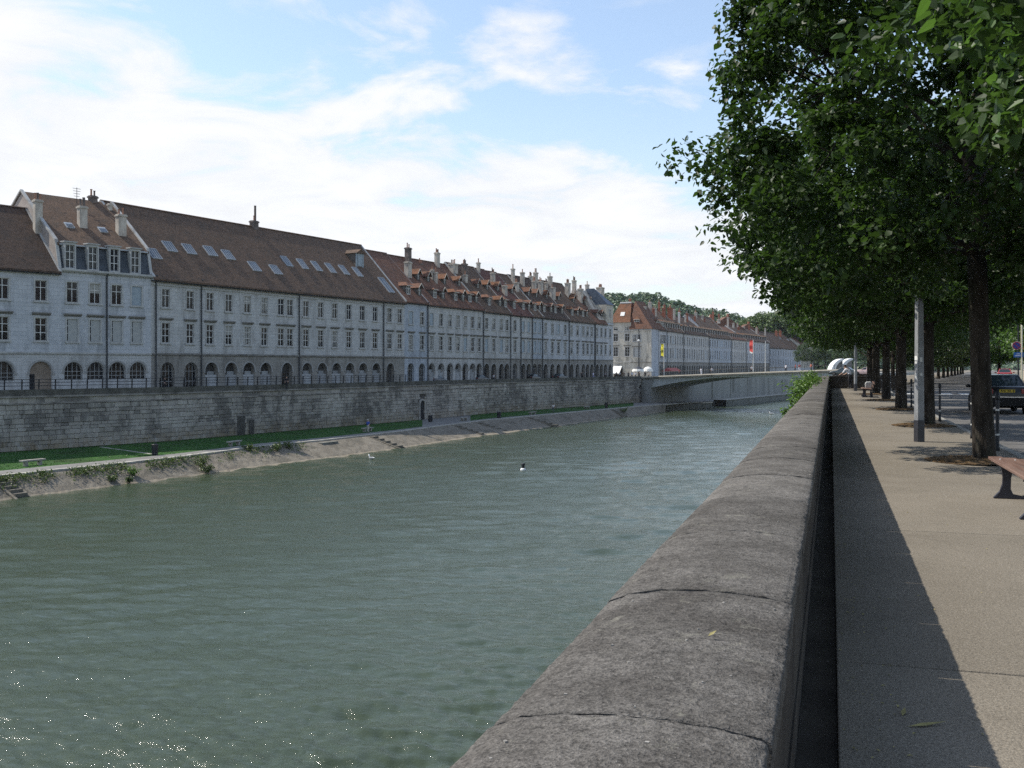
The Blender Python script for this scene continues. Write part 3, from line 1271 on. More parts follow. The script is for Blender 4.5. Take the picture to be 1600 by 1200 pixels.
# end wall across the promenade
endw = thing('end_wall', 'dark low wall closing the promenade behind the leaning person', 'wall')
MB().box(-0.66, 4.6, 79.3, 79.75, -0.3, 0.84).build('wall_body', m_parapet, endw)
MB().box(-0.70, 4.65, 79.24, 79.81, 0.84, 0.93).build('coping', m_parapet, endw, bevel=0.02)

# road with kerbs
RL = [(3.40, -10), (3.40, 58), (3.9, 75), (5.2, 92), (11.9, 142), (33.5, 287), (60, 450)]


def road_pt(i, off):
    p = Vector(RL[i])
    a = Vector(RL[max(0, i - 1)])
    c = Vector(RL[min(len(RL) - 1, i + 1)])
    t = (c - a).normalized()
    return p + Vector((t.y, -t.x)) * off


def road_strip(name, o0, o1, z0, z1, m):
    mb = MB()
    for i in range(len(RL) - 1):
        a, b2, c, d = road_pt(i, o0), road_pt(i + 1, o0), road_pt(i + 1, o1), road_pt(i, o1)
        mb.quad((*a, z0), (*b2, z0), (*c, z1), (*d, z1))
    return structure(fix_normals(mb.build(name, m)))


road_strip('road', 0, 8.6, -0.115, -0.115, m_road)
pl = MB()
for i in range(len(RL) - 1):
    for (o0, o1, zt) in ((8.78, 13, 0.0),):
        a, b2, c, d = road_pt(i, o0), road_pt(i + 1, o0), road_pt(i + 1, o1), road_pt(i, o1)
        pl.quad((*a, zt), (*b2, zt), (*c, zt), (*d, zt))
structure(fix_normals(pl.build('pavement', m_pave)))
pl = MB()
for i in range(2, len(RL) - 1):
    a, b2, c, d = road_pt(i, -0.15), road_pt(i + 1, -0.15), road_pt(i + 1, -7), road_pt(i, -7)
    pl.quad((*a, -0.02), (*b2, -0.02), (*c, -0.02), (*d, -0.02))
structure(fix_normals(pl.build('avenue_pavement', m_pave)))
kerb = thing('kerb', 'row of pale granite kerb stones between promenade and road', 'kerb')
kerb['kind'] = 'structure'
me_k = MB().box(-0.075, 0.075, -0.5, 0.5, -0.3, 0.006).mesh('kerb_stone', m_kerb)
y = -8.0
while y < 58:
    o = link('kerb_stone', me_k, kerb)
    o.location = (3.325, y + 0.5, uni(-0.004, 0.004))
    o.scale = (1, 0.985, 1)
    y += 1.0
for i in range(1, len(RL) - 1):
    a, b2 = road_pt(i, -0.07), road_pt(i + 1, -0.07)
    L = (b2 - a).length
    n_ = max(1, int(L / 3))
    for k in range(n_):
        c = a + (b2 - a) * ((k + 0.5) / n_)
        o = link('kerb_stone', me_k, kerb)
        o.location = (c.x, c.y, 0)
        dv = b2 - a
        o.rotation_euler = (0, 0, math.atan2(dv.y, dv.x) - PI / 2)
        o.scale = (1, L / n_ - 0.02, 1)
kerb2 = MB()
for i in range(len(RL) - 1):
    a, b2, c, d = road_pt(i, 8.6), road_pt(i + 1, 8.6), road_pt(i + 1, 8.78), road_pt(i, 8.78)
    kerb2.quad((*a, -0.115), (*b2, -0.115), (*b2, 0.003), (*a, 0.003))
    kerb2.quad((*a, 0.003), (*b2, 0.003), (*c, 0.003), (*d, 0.003))
structure(kerb2.build('far_kerb', m_kerb))
cross = thing('crossing_marks', 'white painted crossing dashes on the road beyond the car', 'road marking')
for k in range(7):
    MB().box(4.3 + k * 1.15, 5.0 + k * 1.15, 69.0, 71.2, -0.113, -0.109).build('dash', m_white, cross)

# ------------------------------------------------------------------ bridge
br_ = thing('bridge', 'pale concrete road bridge with a shallow arched underside', 'bridge')
bl = onwall(1003)
brr = Vector((13.5, 214.0))
bdir = (brr - bl)
BL_ = bdir.length
bdir.normalize()
bang = math.atan2(bdir.y, bdir.x)
br_.location = (bl.x, bl.y, 0)
br_.rotation_euler = (0, 0, bang)
LW = (Vector((-0.66, 216)) - bl).length
BW = 17.0


def deck_top(u):
    z = -1.0 + 1.85 * min(1, u / LW) ** 0.9
    return z


def soffit(u):
    t = u / LW
    return -4.0 + 3.25 * (1 - (2 * min(max(t, 0), 1) - 1.12) ** 2 / 1.2544) * 1.0


mb = MB()
NS = 40
for i in range(NS):
    u0, u1 = 2.0 + (LW - 2.0) * i / NS, 2.0 + (LW - 2.0) * (i + 1) / NS
    a0, a1 = deck_top(u0) - 0.35, deck_top(u1) - 0.35
    b0, b1 = soffit(u0), soffit(u1)
    # fascia leaning inwards
    mb.quad((u0, 0.15, a0), (u1, 0.15, a1), (u1, 0.32, b1), (u0, 0.32, b0))
    mb.quad((u0, 0.32, b0), (u1, 0.32, b1), (u1, BW - 0.9, b1), (u0, BW - 0.9, b0))
    mb.quad((u0, BW - 0.15, a0), (u1, BW - 0.15, a1), (u1, BW - 0.9, b1), (u0, BW - 0.9, b0))
fix_normals(mb.build('girder', m_concrete, br_))
mb = MB()
NS = 30
UE = BL_
for i in range(NS):
    u0, u1 = -1.0 + (UE + 1.0) * i / NS, -1.0 + (UE + 1.0) * (i + 1) / NS
    z0, z1 = deck_top(max(0, u0)), deck_top(max(0, u1))
    for v0, v1 in ((-0.35, 0.45), (BW - 0.45, BW + 0.35)):
        mb.add([(u0, v0, z0 - 0.36), (u1, v0, z1 - 0.36), (u1, v1, z1 - 0.36), (u0, v1, z0 - 0.36),
                (u0, v0, z0 - 0.1), (u1, v0, z1 - 0.1), (u1, v1, z1 - 0.1), (u0, v1, z0 - 0.1)],
               [(0, 1, 5, 4), (2, 3, 7, 6), (4, 5, 6, 7), (0, 3, 2, 1)])
    mb.quad((u0, 0.45, z0 - 0.13), (u1, 0.45, z1 - 0.13), (u1, BW - 0.45, z1 - 0.13), (u0, BW - 0.45, z0 - 0.13))
fix_normals(mb.build('deck_edge', m_concdark, br_))
mb = MB()
for i in range(NS):
    u0, u1 = -1.0 + (UE + 1.0) * i / NS, -1.0 + (UE + 1.0) * (i + 1) / NS
    z0, z1 = deck_top(max(0, u0)), deck_top(max(0, u1))
    for v0, v1 in ((-0.42, 0.1),):
        mb.add([(u0, v0, z0 - 0.1), (u1, v0, z1 - 0.1), (u1, v1, z1 - 0.1), (u0, v1, z0 - 0.1),
                (u0, v0, z0 + 0.16), (u1, v0, z1 + 0.16), (u1, v1, z1 + 0.16), (u0, v1, z0 + 0.16)],
               [(0, 1, 5, 4), (2, 3, 7, 6), (4, 5, 6, 7), (0, 3, 2, 1)])
fix_normals(mb.build('capping', m_capstone, br_))
me_fp = MB().box(-0.62, 0.62, -0.05, 0.05, -0.07, 0.07).mesh('fascia_light', flat('fascia strip', (0.6, 0.6, 0.56), 0.6))
u = 3.0
while u < LW - 1:
    o = link('fascia_strip', me_fp, br_)
    o.location = (u, -0.02 + 0.15, deck_top(u) - 0.62)
    o.rotation_euler = (0, -math.atan2(deck_top(u + 1) - deck_top(u), 1), 0)
    u += 1.65
MB().prism([(-0.6, -1.4), (3.2, -1.5), (2.4, -3.9), (2.4, -9.2), (-0.6, -9.2)], 'y', 0.0, BW).build('abutment', m_wall2, br_)
MB().prism([(LW - 2.2, -3.6), (LW - 2.2, -9.2), (LW + 8, -9.2), (LW + 8, -0.5), (LW - 2, -0.5)], 'y', 0.1, BW - 0.1).build('abutment', m_concrete, br_)
# railing posts along the deck
me_bp = MB().box(-0.03, 0.03, -0.03, 0.03, 0.0, 1.0).mesh('railing_post', m_iron)
BRAD = bang


def on_bridge(u, v=1.0):
    p = bl + bdir * u + Vector((-bdir.y, bdir.x)) * v
    return Vector((p.x, p.y, deck_top(u) - 0.12))
# ------------------------------------------------------------------ buildings of the far quay
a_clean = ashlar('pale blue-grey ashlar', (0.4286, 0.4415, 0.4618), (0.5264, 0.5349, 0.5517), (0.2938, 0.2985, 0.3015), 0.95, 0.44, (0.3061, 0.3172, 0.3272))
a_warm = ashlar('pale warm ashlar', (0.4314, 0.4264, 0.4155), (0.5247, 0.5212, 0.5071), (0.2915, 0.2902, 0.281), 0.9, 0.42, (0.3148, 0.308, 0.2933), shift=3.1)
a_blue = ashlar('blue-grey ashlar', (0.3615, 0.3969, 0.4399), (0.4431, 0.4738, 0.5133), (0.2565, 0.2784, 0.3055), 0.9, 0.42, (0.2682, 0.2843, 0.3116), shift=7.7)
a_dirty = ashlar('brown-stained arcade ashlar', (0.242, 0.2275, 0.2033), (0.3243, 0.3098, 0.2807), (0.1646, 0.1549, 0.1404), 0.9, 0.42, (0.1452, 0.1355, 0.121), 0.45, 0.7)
a_side = ashlar('sunlit beige ashlar', (0.465, 0.4325, 0.3674), (0.5394, 0.5022, 0.4325), (0.3348, 0.3069, 0.2604), 0.8, 0.4, (0.2511, 0.2325, 0.1953))  # base tone raised to stand in for sun on the end faces
t_dark = tiles('dark brown roof tiles', (0.07742, 0.0506, 0.03731), (0.1162, 0.07514, 0.05223), (0.05982, 0.046, 0.03731))
t_brown = tiles('brown roof tiles', (0.116, 0.07437, 0.05038), (0.1816, 0.1134, 0.07347), (0.08503, 0.06262, 0.04618))
t_red = tiles('russet roof tiles', (0.1445, 0.07208, 0.0475), (0.213, 0.1066, 0.06787), (0.09891, 0.06127, 0.04614))
t_maroon = tiles('maroon roof tiles', (0.1275, 0.0594, 0.045), (0.1785, 0.081, 0.0612), (0.0935, 0.054, 0.045))
t_orange = tiles('orange roof tiles', (0.1581, 0.07114, 0.03689), (0.2213, 0.1054, 0.05797), (0.1159, 0.06324, 0.03952))
m_slate = grain('slate', (0.045, 0.055, 0.068), (0.075, 0.088, 0.105), 1.2, 0.6, 5, fine=10, bmp=0.3)
m_slateblue = grain('sunlit slate', (0.096, 0.12, 0.16), (0.136, 0.16, 0.2), 1.2, 0.55, 5, fine=10, bmp=0.3)  # paler copy of the slate, with sunlight put into its colour
m_zinc = flat('zinc', (0.375, 0.4, 0.425), 0.45, spec=0.5, var=0.2)
m_trim = grain('stone trim', (0.391, 0.3861, 0.3715), (0.4692, 0.4643, 0.4447), 1.5, 0.85, 5, cc=(0.2737, 0.2639, 0.2492))
m_trimdk = grain('dark stone trim', (0.19, 0.18, 0.165), (0.26, 0.25, 0.23), 1.5, 0.9, 5, cc=(0.12, 0.115, 0.105))
m_arch = grain('arch ring stone', (0.27, 0.265, 0.25), (0.35, 0.345, 0.33), 1.5, 0.88, 5, cc=(0.19, 0.185, 0.17))
m_frame = flat('white window frame', (0.62, 0.61, 0.58), 0.6, var=0.12)
m_framedk = flat('grey window frame', (0.30, 0.30, 0.29), 0.6, var=0.12)
m_curtain = flat('pale curtain', (0.34, 0.33, 0.30), 0.9, var=0.2)
m_pane = glass_mat('window glass', (0.011, 0.013, 0.016), 0.09, 0.32)
m_shut = grain('pale shutter', (0.336, 0.344, 0.336), (0.4, 0.4, 0.384), 2.0, 0.7, 3)
m_shutb = grain('blue-grey shutter', (0.27, 0.32, 0.36), (0.34, 0.39, 0.42), 2.0, 0.7, 3)
m_chim = grain('chimney render', (0.4132, 0.365, 0.3099), (0.5786, 0.5234, 0.4476), 1.2, 0.92, 7, cc=(0.2204, 0.1928, 0.1653), stretch=(1.377, 1.377, 0.551))
m_chimdk = grain('sooty chimney', (0.12, 0.10, 0.09), (0.19, 0.155, 0.135), 1.5, 0.92, 6)
m_brick = grain('red chimney brick', (0.27, 0.095, 0.06), (0.36, 0.14, 0.085), 3.0, 0.9, 5, fine=12)
m_pot = grain('clay chimney pot', (0.28, 0.15, 0.10), (0.36, 0.20, 0.14), 4.0, 0.85, 3)
m_cheek = grain('dormer cheek', (0.10, 0.085, 0.075), (0.17, 0.15, 0.13), 2.0, 0.8, 4)
m_pipe = flat('dark downpipe', (0.035, 0.04, 0.045), 0.5, var=0.3)
m_sky = glass_mat('skylight glass', (0.0816, 0.096, 0.1128), 0.12, 0.7, 0.25)
m_brown = grain('brown arch infill', (0.21, 0.165, 0.125), (0.27, 0.215, 0.165), 1.0, 0.9, 5)
m_lowwall = grain('arch low wall', (0.30, 0.31, 0.31), (0.38, 0.385, 0.385), 1.2, 0.9, 6, cc=(0.22, 0.22, 0.215), rand=0.15)
m_bargeb = flat('pale bargeboard', (0.496, 0.464, 0.4), 0.7)
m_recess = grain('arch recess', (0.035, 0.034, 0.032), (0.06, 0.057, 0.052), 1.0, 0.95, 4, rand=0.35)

FACTAB = [(0, 105.5), (240, 119.5), (632, 165.0), (958, 246.0)]
FAC2 = [(1018, 281), (1110, 345), (1202, 437), (1251, 490)]

MESHES = {}


def cached(key, fn):
    if key not in MESHES:
        MESHES[key] = fn()
    return MESHES[key]


def window_frame_mesh(w, h, cols=2, bars=(0.66,), thin=1.0):
    def mk():
        mb = MB()
        t = 0.05 * thin
        mb.box(-w / 2, -w / 2 + t, -0.05, 0.03, 0, h)
        mb.box(w / 2 - t, w / 2, -0.05, 0.03, 0, h)
        mb.box(-w / 2 + t, w / 2 - t, -0.05, 0.03, 0, t)
        mb.box(-w / 2 + t, w / 2 - t, -0.05, 0.03, h - t, h)
        for k in range(1, cols):
            x = -w / 2 + w * k / cols
            mb.box(x - 0.038 * thin, x + 0.038 * thin, -0.06, 0.02, t, h - t)
        for bz in bars:
            mb.box(-w / 2 + t, w / 2 - t, -0.055, 0.015, h * bz - 0.035 * thin, h * bz + 0.035 * thin)
        return mb.mesh('window', m_frame)
    return cached(('wf', round(w, 2), round(h, 2), cols, bars, thin), mk)


def pane_mesh(w, h, m=None, key='g'):
    def mk():
        return MB().box(-w / 2 + 0.02, w / 2 - 0.02, 0.0, 0.012, 0.02, h - 0.02).mesh('pane', m or m_pane)
    return cached(('pn', round(w, 2), round(h, 2), key), mk)


def arch_pts(r, n=10):
    return [(r * math.cos(PI * k / n), r * math.sin(PI * k / n)) for k in range(n + 1)]


class House:
    def __init__(s, label, name, P0, P1, ez, rz, w, zg=ZQ, group=None, back=None):
        s.P0, s.P1 = Vector(P0[:2]), Vector(P1[:2])
        d = s.P1 - s.P0
        s.L = d.length
        s.uv = d / s.L
        s.nv = Vector((-s.uv.y, s.uv.x))
        s.zg, s.ez, s.rz, s.w = zg, ez, rz, w
        s.D = back or 2 * w
        s.slope = (rz - ez) / w
        s.root = thing(name, label, 'house', (s.P0.x, s.P0.y, 0), math.atan2(d.y, d.x), group)
        s.op = []          # rectangular openings (u0, u1, z0, z1)
        s.arches = []

    def U(s, px, v=0.0):
        k = (px - 800) / FPX
        r = Vector((CY * k - SY, SY * k + CY))
        o = s.P0 + s.nv * v
        # t*r = o + u*uv
        det = r.x * (-s.uv.y) + s.uv.x * r.y
        t = (o.x * (-s.uv.y) + s.uv.x * o.y) / det
        p = r * t
        return (p - o).dot(s.uv), t

    def roof_hit(s, px, py, slope=None, z0=None, v0=0.0):
        """where the line of sight through px, py meets the front roof plane"""
        k = (px - 800) / FPX
        r = Vector((CY * k - SY, SY * k + CY, (HOR - py) / FPX))
        sl = s.slope if slope is None else slope
        zb = s.ez if z0 is None else z0
        # z = zb + sl*(v - v0);  v = (p-P0).nv
        rv = r.x * s.nv.x + r.y * s.nv.y
        ov = -s.P0.dot(s.nv)
        t = (zb + sl * (ov - v0) - EYE) / (r.z - sl * rv)
        p = r * t
        q = Vector((p.x, p.y)) - s.P0
        return q.dot(s.uv), q.dot(s.nv), EYE + r.z * t

    def part(s, mb, name, mats, parent=None, smooth=False, fix=True, bevel=0):
        o = mb.build(name, mats, parent or s.root, smooth, bevel=bevel)
        if fix:
            fix_normals(o)
        return o

    def front(s, m_up, m_low, zs, reveal=0.24, arch_reveal=0.6, gables=True, side_m=None):
        """front wall with openings for windows above zs and arches below"""
        mb = MB()
        L, ez, zg = s.L, s.ez, s.zg
        ops = [o for o in s.op if o[2] >= zs - 0.01]
        us = sorted(set([0.0, L] + [x for o in ops for x in (o[0], o[1]) if 0 < x < L]))
        zsx = sorted(set([zs, ez] + [z for o in ops for z in (o[2], o[3])]))
        for ua, ub in zip(us[:-1], us[1:]):
            if ub - ua < 1e-4:
                continue
            um = (ua + ub) / 2
            run = None
            for za, zb in zip(zsx[:-1], zsx[1:]):
                zm = (za + zb) / 2
                hole = any(o[0] < um < o[1] and o[2] < zm < o[3] for o in ops)
                if not hole:
                    mb.quad((ua, 0, za), (ub, 0, za), (ub, 0, zb), (ua, 0, zb), 0)
        for (a, b, c, d) in ops:
            mb.quad((a, 0, c), (a, 0, d), (a, reveal, d), (a, reveal, c), 0)
            mb.quad((b, 0, c), (b, reveal, c), (b, reveal, d), (b, 0, d), 0)
            mb.quad((a, 0, d), (b, 0, d), (b, reveal, d), (a, reveal, d), 0)
            mb.quad((a, 0, c), (a, reveal, c), (b, reveal, c), (b, 0, c), 0)
        # arcade storey
        A = sorted(s.arches, key=lambda q: q[0])
        cur = 0.0
        for (c, r, ztop, zbot) in A:
            spr = ztop - r
            if c - r > cur + 1e-4:
                mb.quad((cur, 0, zg - 0.5), (c - r, 0, zg - 0.5), (c - r, 0, zs), (cur, 0, zs), 1)
            pts = arch_pts(r, 12)[::-1]
            for (xa, za), (xb, zb) in zip(pts[:-1], pts[1:]):
                mb.quad((c + xa, 0, spr + za), (c + xb, 0, spr + zb), (c + xb, 0, zs), (c + xa, 0, zs), 1)
                mb.quad((c + xa, 0, spr + za), (c + xb, 0, spr + zb), (c + xb, arch_reveal, spr + zb), (c + xa, arch_reveal, spr + za), 1)
            for sg in (-1, 1):
                mb.quad((c + sg * r, 0, zg - 0.5), (c + sg * r, 0, spr), (c + sg * r, arch_reveal, spr), (c + sg * r, arch_reveal, zg - 0.5), 1)
            if zbot > zg:
                mb.quad((c - r, 0.02, zg - 0.5), (c + r, 0.02, zg - 0.5), (c + r, 0.02, zbot), (c - r, 0.02, zbot), 1)
                mb.quad((c - r, 0.02, zbot), (c + r, 0.02, zbot), (c + r, arch_reveal, zbot), (c - r, arch_reveal, zbot), 1)
            cur = c + r
        if L > cur + 1e-4:
            mb.quad((cur, 0, zg - 0.5), (L, 0, zg - 0.5), (L, 0, zs), (cur, 0, zs), 1)
        # sides and back
        D, w, rz = s.D, s.w, s.rz
        for u, e in ((0.0, 0.0), (L, 0.0)):
            if gables:
                vb = w + (rz - ez) / s.slope
                mb.add([(u, 0, zg - 0.5), (u, D, zg - 0.5), (u, D, ez), (u, min(w, D), rz), (u, 0, ez)], [(0, 1, 2, 3, 4)], 2)
            else:
                mb.quad((u, 0, zg - 0.5), (u, D, zg - 0.5), (u, D, ez), (u, 0, ez), 2)
        mb.quad((0, D, zg - 0.5), (L, D, zg - 0.5), (L, D, ez), (0, D, ez), 2)
        # dark inner lining so no daylight passes through
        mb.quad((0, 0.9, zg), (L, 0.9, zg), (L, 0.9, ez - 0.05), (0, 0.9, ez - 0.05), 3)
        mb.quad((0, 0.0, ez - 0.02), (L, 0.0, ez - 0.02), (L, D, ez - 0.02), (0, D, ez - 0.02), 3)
        return s.part(mb, 'wall', [m_up, m_low, side_m or m_up, m_recess], fix=False)

    def roof(s, m, ov=0.45, thick=0.2, u0=0.0, u1=None, name='roof'):
        u1 = s.L if u1 is None else u1
        e, r, w, sl = s.ez, s.rz, s.w, s.slope
        bs = (r - e) / max(0.5, s.D - w)
        prof = [(-ov, e - ov * sl), (w, r), (s.D + ov, e - ov * bs), (s.D + ov, e - ov * bs - thick), (w, r - thick * 1.3), (-ov, e - ov * sl - thick)]
        mb = MB().prism(prof, 'x', u0, u1)
        o = s.part(mb, name, m)
        s.roof_o = o
        mb = MB().prism([(w - 0.16, r + 0.0), (w, r + 0.13), (w + 0.16, r + 0.0)], 'x', u0, u1)
        s.part(mb, 'ridge', t_brown if m is not t_dark else t_dark, o)
        # gutter and soffit
        mb = MB().prism([(-ov - 0.09, e - ov * sl - thick - 0.02), (-ov + 0.05, e - ov * sl - thick - 0.14), (0.0, e - ov * sl - thick - 0.16), (0.0, e - ov * sl - thick)], 'x', u0 + 0.002, u1 - 0.002)
        s.part(mb, 'gutter', m_pipe)
        return o

    def band(s, z0, z1, proud, name, m, u0=0.0, u1=None):
        u1 = s.L if u1 is None else u1
        mb = MB().prism([(-proud, z1), (-proud, z0 + (z1 - z0) * 0.45), (-proud * 0.5, z0), (0.04, z0), (0.04, z1)], 'x', u0 + 0.003, u1 - 0.003)
        return s.part(mb, name, m)

    def windows(s, pxs, w, z0, z1, lintel=False, kind='casement', pad=0.0, us=None, simple=False):
        h = z1 - z0
        for q in (us if us is not None else pxs):
            u = q if us is not None else s.U(q)[0]
            if not (w / 2 + 0.05 < u < s.L - w / 2 - 0.05):
                continue
            kd = kind(u) if callable(kind) else kind
            s.op.append((u - w / 2, u + w / 2, z0, z1))
            o = link('window', window_frame_mesh(w, h, 2, (0.66,) if h < 2.3 else (0.36, 0.70), 0.45 if simple else 1.0 if s.P0.length < 150 else 0.75), s.root, (u, 0.15, z0))
            if kd == 'shutter':
                link('shutter', pane_mesh(w, h, m_shut, 'sh'), o, (w * 0.12, -0.07, 0))
                link('pane', pane_mesh(w, h), o)
            elif kd == 'blue':
                link('shutter', pane_mesh(w, h, m_shutb, 'bl'), o, (0, -0.075, 0))
            elif kd == 'open':
                link('pane', pane_mesh(w, h, m_dark, 'dk'), o, (0, -0.03, 0))
            else:
                link('pane', pane_mesh(w, h), o)
            if kd == 'casement' and rnd() < 0.3:
                cu = rnd()
                if cu < 0.5:
                    link('curtain', cached(('cu1', round(w, 2), round(h, 2)), lambda: MB().box(-w / 2 + 0.06, -w * 0.12, -0.012, -0.004, 0.08, h - 0.06).box(w * 0.22, w / 2 - 0.06, -0.012, -0.004, 0.08, h - 0.06).mesh('curtain', m_curtain)), o)
                else:
                    link('blind', cached(('cu2', round(w, 2), round(h, 2)), lambda: MB().box(-w / 2 + 0.06, w / 2 - 0.06, -0.012, -0.004, h * 0.52, h - 0.06).mesh('blind', m_curtain)), o)
            # surround and sill
            def mk(w=w, h=h):
                mb = MB()
                t = 0.17
                mb.box(-w / 2 - t, -w / 2, -0.19, -0.12, 0.0, h + t)
                mb.box(w / 2, w / 2 + t, -0.19, -0.12, 0.0, h + t)
                mb.box(-w / 2, w / 2, -0.19, -0.12, h, h + t)
                return mb.mesh('surround', m_trim)
            if not simple:
                link('surround', cached(('sr', round(w, 2), round(h, 2)), mk), o)
            link('sill', cached(('sl', round(w, 2)), lambda: MB().box(-w / 2 - 0.24, w / 2 + 0.24, -0.30, -0.05, -0.2, 0.0).mesh('sill', m_trim)), o)
            if kd in ('casement',) and rnd() < 0.35 and not simple:
                def mg(w=w):
                    mb = MB()
                    for k in range(3):
                        mb.box(-w / 2 + 0.01, w / 2 - 0.01, -0.16, -0.13, 0.1 + 0.2 * k, 0.13 + 0.2 * k)
                    return mb.mesh('guard_rail', m_iron)
                link('guard_rail', cached(('gr', round(w, 2)), mg), o)
            if lintel:
                def ml(w=w, h=h):
                    return MB().prism([(-0.48, h + 0.62), (-0.48, h + 0.50), (-0.2, h + 0.3), (-0.1, h + 0.3), (-0.1, h + 0.62)], 'x', -w / 2 - 0.36, w / 2 + 0.36).mesh('lintel', m_trimdk)
                link('lintel', cached(('ln', round(w, 2), round(h, 2)), ml), o)

    def add_arches(s, pxs, r, ztop, zbot, kind='open', us=None):
        for q in (us if us is not None else pxs):
            u = q if us is not None else s.U(q)[0]
            if not (r + 0.05 < u < s.L - r - 0.05):
                continue
            kd = kind(q) if callable(kind) else kind
            zb = zbot if kd == 'glazed' else s.zg
            s.arches.append((u, r, ztop, zb))
            spr = ztop - r
            H = spr - s.zg
            outline = arch_pts(r, 12) + [(-r, -H), (r, -H)]
            key = (round(r, 2), round(H, 2), kd)
            if kd == 'brown':
                o = link('arch_infill', cached(('ai',) + key, lambda: MB().prism(outline, 'y', 0.3, 0.36).mesh('arch_infill', m_brown)), s.root, (u, 0, spr))
                link('door', cached(('ad',) + key, lambda: MB().box(-r * 0.95, -r * 0.45, 0.24, 0.3, -H, -H + 2.2).mesh('door', m_dark)), o)
            elif kd == 'glazed':
                o = link('arch_window', cached(('ag',) + key, lambda: glazed(r, spr - zbot)), s.root, (u, 0, spr))
                link('pane', cached(('ap',) + key, lambda: MB().prism(arch_pts(r, 12) + [(-r, zbot - spr), (r, zbot - spr)], 'y', 0.36, 0.38).mesh('pane', m_pane)), o)
            elif kd == 'wall':
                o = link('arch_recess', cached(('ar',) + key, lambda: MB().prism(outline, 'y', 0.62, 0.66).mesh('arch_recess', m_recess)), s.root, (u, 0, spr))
                link('low_wall', cached(('al',) + key, lambda: MB().box(-r + 0.01, r - 0.01, 0.18, 0.4, -H, -H + 1.95).mesh('low_wall', m_lowwall)), o)
                link('panel', cached(('am',) + key, lambda: MB().box(-r * 0.25, r * 0.85, 0.5, 0.6, -H, -H * 0.05 + 0.1).mesh('panel', m_lowwall)), o)
            elif kd == 'shop':
                o = link('arch_window', cached(('ag2',) + key, lambda: glazed(r, H)), s.root, (u, 0.1, spr))
                link('pane', cached(('ap2',) + key, lambda: MB().prism(outline, 'y', 0.36, 0.38).mesh('pane', m_pane)), o)
            else:
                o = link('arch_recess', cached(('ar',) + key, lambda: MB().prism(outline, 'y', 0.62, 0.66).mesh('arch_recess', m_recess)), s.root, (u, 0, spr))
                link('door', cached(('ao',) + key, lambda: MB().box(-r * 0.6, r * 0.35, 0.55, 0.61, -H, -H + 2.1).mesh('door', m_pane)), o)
            # pale archivolt ring
            def ring():
                mb = MB()
                p1, p2 = arch_pts(r, 12), arch_pts(r + 0.2, 12)
                for i in range(12):
                    mb.prism([p1[i], p2[i], p2[i + 1], p1[i + 1]], 'y', -0.05, 0.02)
                mb.box(-r - 0.26, -r, -0.07, 0.02, -0.2, 0.0)
                mb.box(r, r + 0.26, -0.07, 0.02, -0.2, 0.0)
                return mb.mesh('archivolt', m_arch)
            link('archivolt', cached(('av', round(r, 2)), ring), o)

    def pipe(s, px, z0=None, z1=None):
        u = s.U(px)[0]
        z1 = s.ez - 0.3 if z1 is None else z1
        mb = MB().tube([(u, -0.16, s.zg), (u, -0.16, z1 - 0.3), (u, -0.3, z1), (u, -0.36, z1 + 0.12)], 0.1, 6)
        s.part(mb, 'downpipe', m_pipe)

    def chimney(s, px, ytop, wpx, v=None, depth=0.75, m=None, pots=2, base_y=None, pipe=0.0, cap=True):
        v = s.w if v is None else v
        u, t = s.U(px, v)
        z1 = EYE + (HOR - ytop) / FPX * t
        wd = wpx * t / FPX
        depth = wd * 0.62
        wd *= 0.9
        zb = (s.ez + s.slope * v if v <= s.w else s.rz - 1.5) - 0.9
        mb = MB().box(-wd / 2, wd / 2, -depth / 2, depth / 2, zb, z1)
        if cap:
            mb.box(-wd / 2 - 0.09, wd / 2 + 0.09, -depth / 2 - 0.09, depth / 2 + 0.09, z1 - 0.28, z1 - 0.1)
        o = s.part(mb, 'chimney', m or m_chim)
        o.location = (u, v, 0)
        # lead flashing where it meets the tiles
        for k in range(pots):
            xk = (-wd / 2 + wd * (k + 0.5) / pots)
            hh = uni(0.45, 0.85)
            pm = MB().lathe([(0.15, z1 - 0.02), (0.15, z1 + 0.05), (0.11, z1 + 0.1), (0.10, z1 + hh), (0.14, z1 + hh + 0.03), (0.14, z1 + hh + 0.1)], 8)
            pm.build('chimney_pot', m_pot if rnd() < 0.6 else m_chimdk, o, loc=(xk, 0, 0))
        if pipe:
            MB().tube([(wd * 0.2, 0, z1), (wd * 0.2, 0, z1 + pipe)], 0.16, 8).build('flue', m_chimdk, o)
        return o

    def dormer(s, px, py, w=1.0, h=1.25, rh=0.5, m_roof=None, kind='gable', m_ch=None, slope=None):
        """py: pixel row of the sill"""
        u, v, z = s.roof_hit(px, py)
        if not (0.3 < v < s.w - 0.6):
            v = min(max(v, 0.35), s.w - 0.8)
            z = s.ez + s.slope * v
        sl = s.slope
        vt = v + h / sl
        vr = v + (h + rh) / sl
        o = thing_part('dormer', s.root, (u, 0, 0))
        mb = MB()
        for sg in (-1, 1):
            x = sg * w / 2
            mb.add([(x, v, z - 0.1), (x, v, z + h), (x, vt, z + h)], [(0, 1, 2)], 0)
        fr = 0.13
        mb.box(-w / 2, -w / 2 + fr, v - 0.02, v + 0.1, z - 0.1, z + h, 1)
        mb.box(w / 2 - fr, w / 2, v - 0.02, v + 0.1, z - 0.1, z + h, 1)
        mb.box(-w / 2 + fr, w / 2 - fr, v - 0.02, v + 0.1, z + h - fr, z + h, 1)
        mb.box(-w / 2 + fr, w / 2 - fr, v - 0.05, v + 0.1, z - 0.1, z + 0.12, 1)
        mb.box(-0.04, 0.04, v - 0.01, v + 0.08, z + 0.12, z + h - fr, 2)
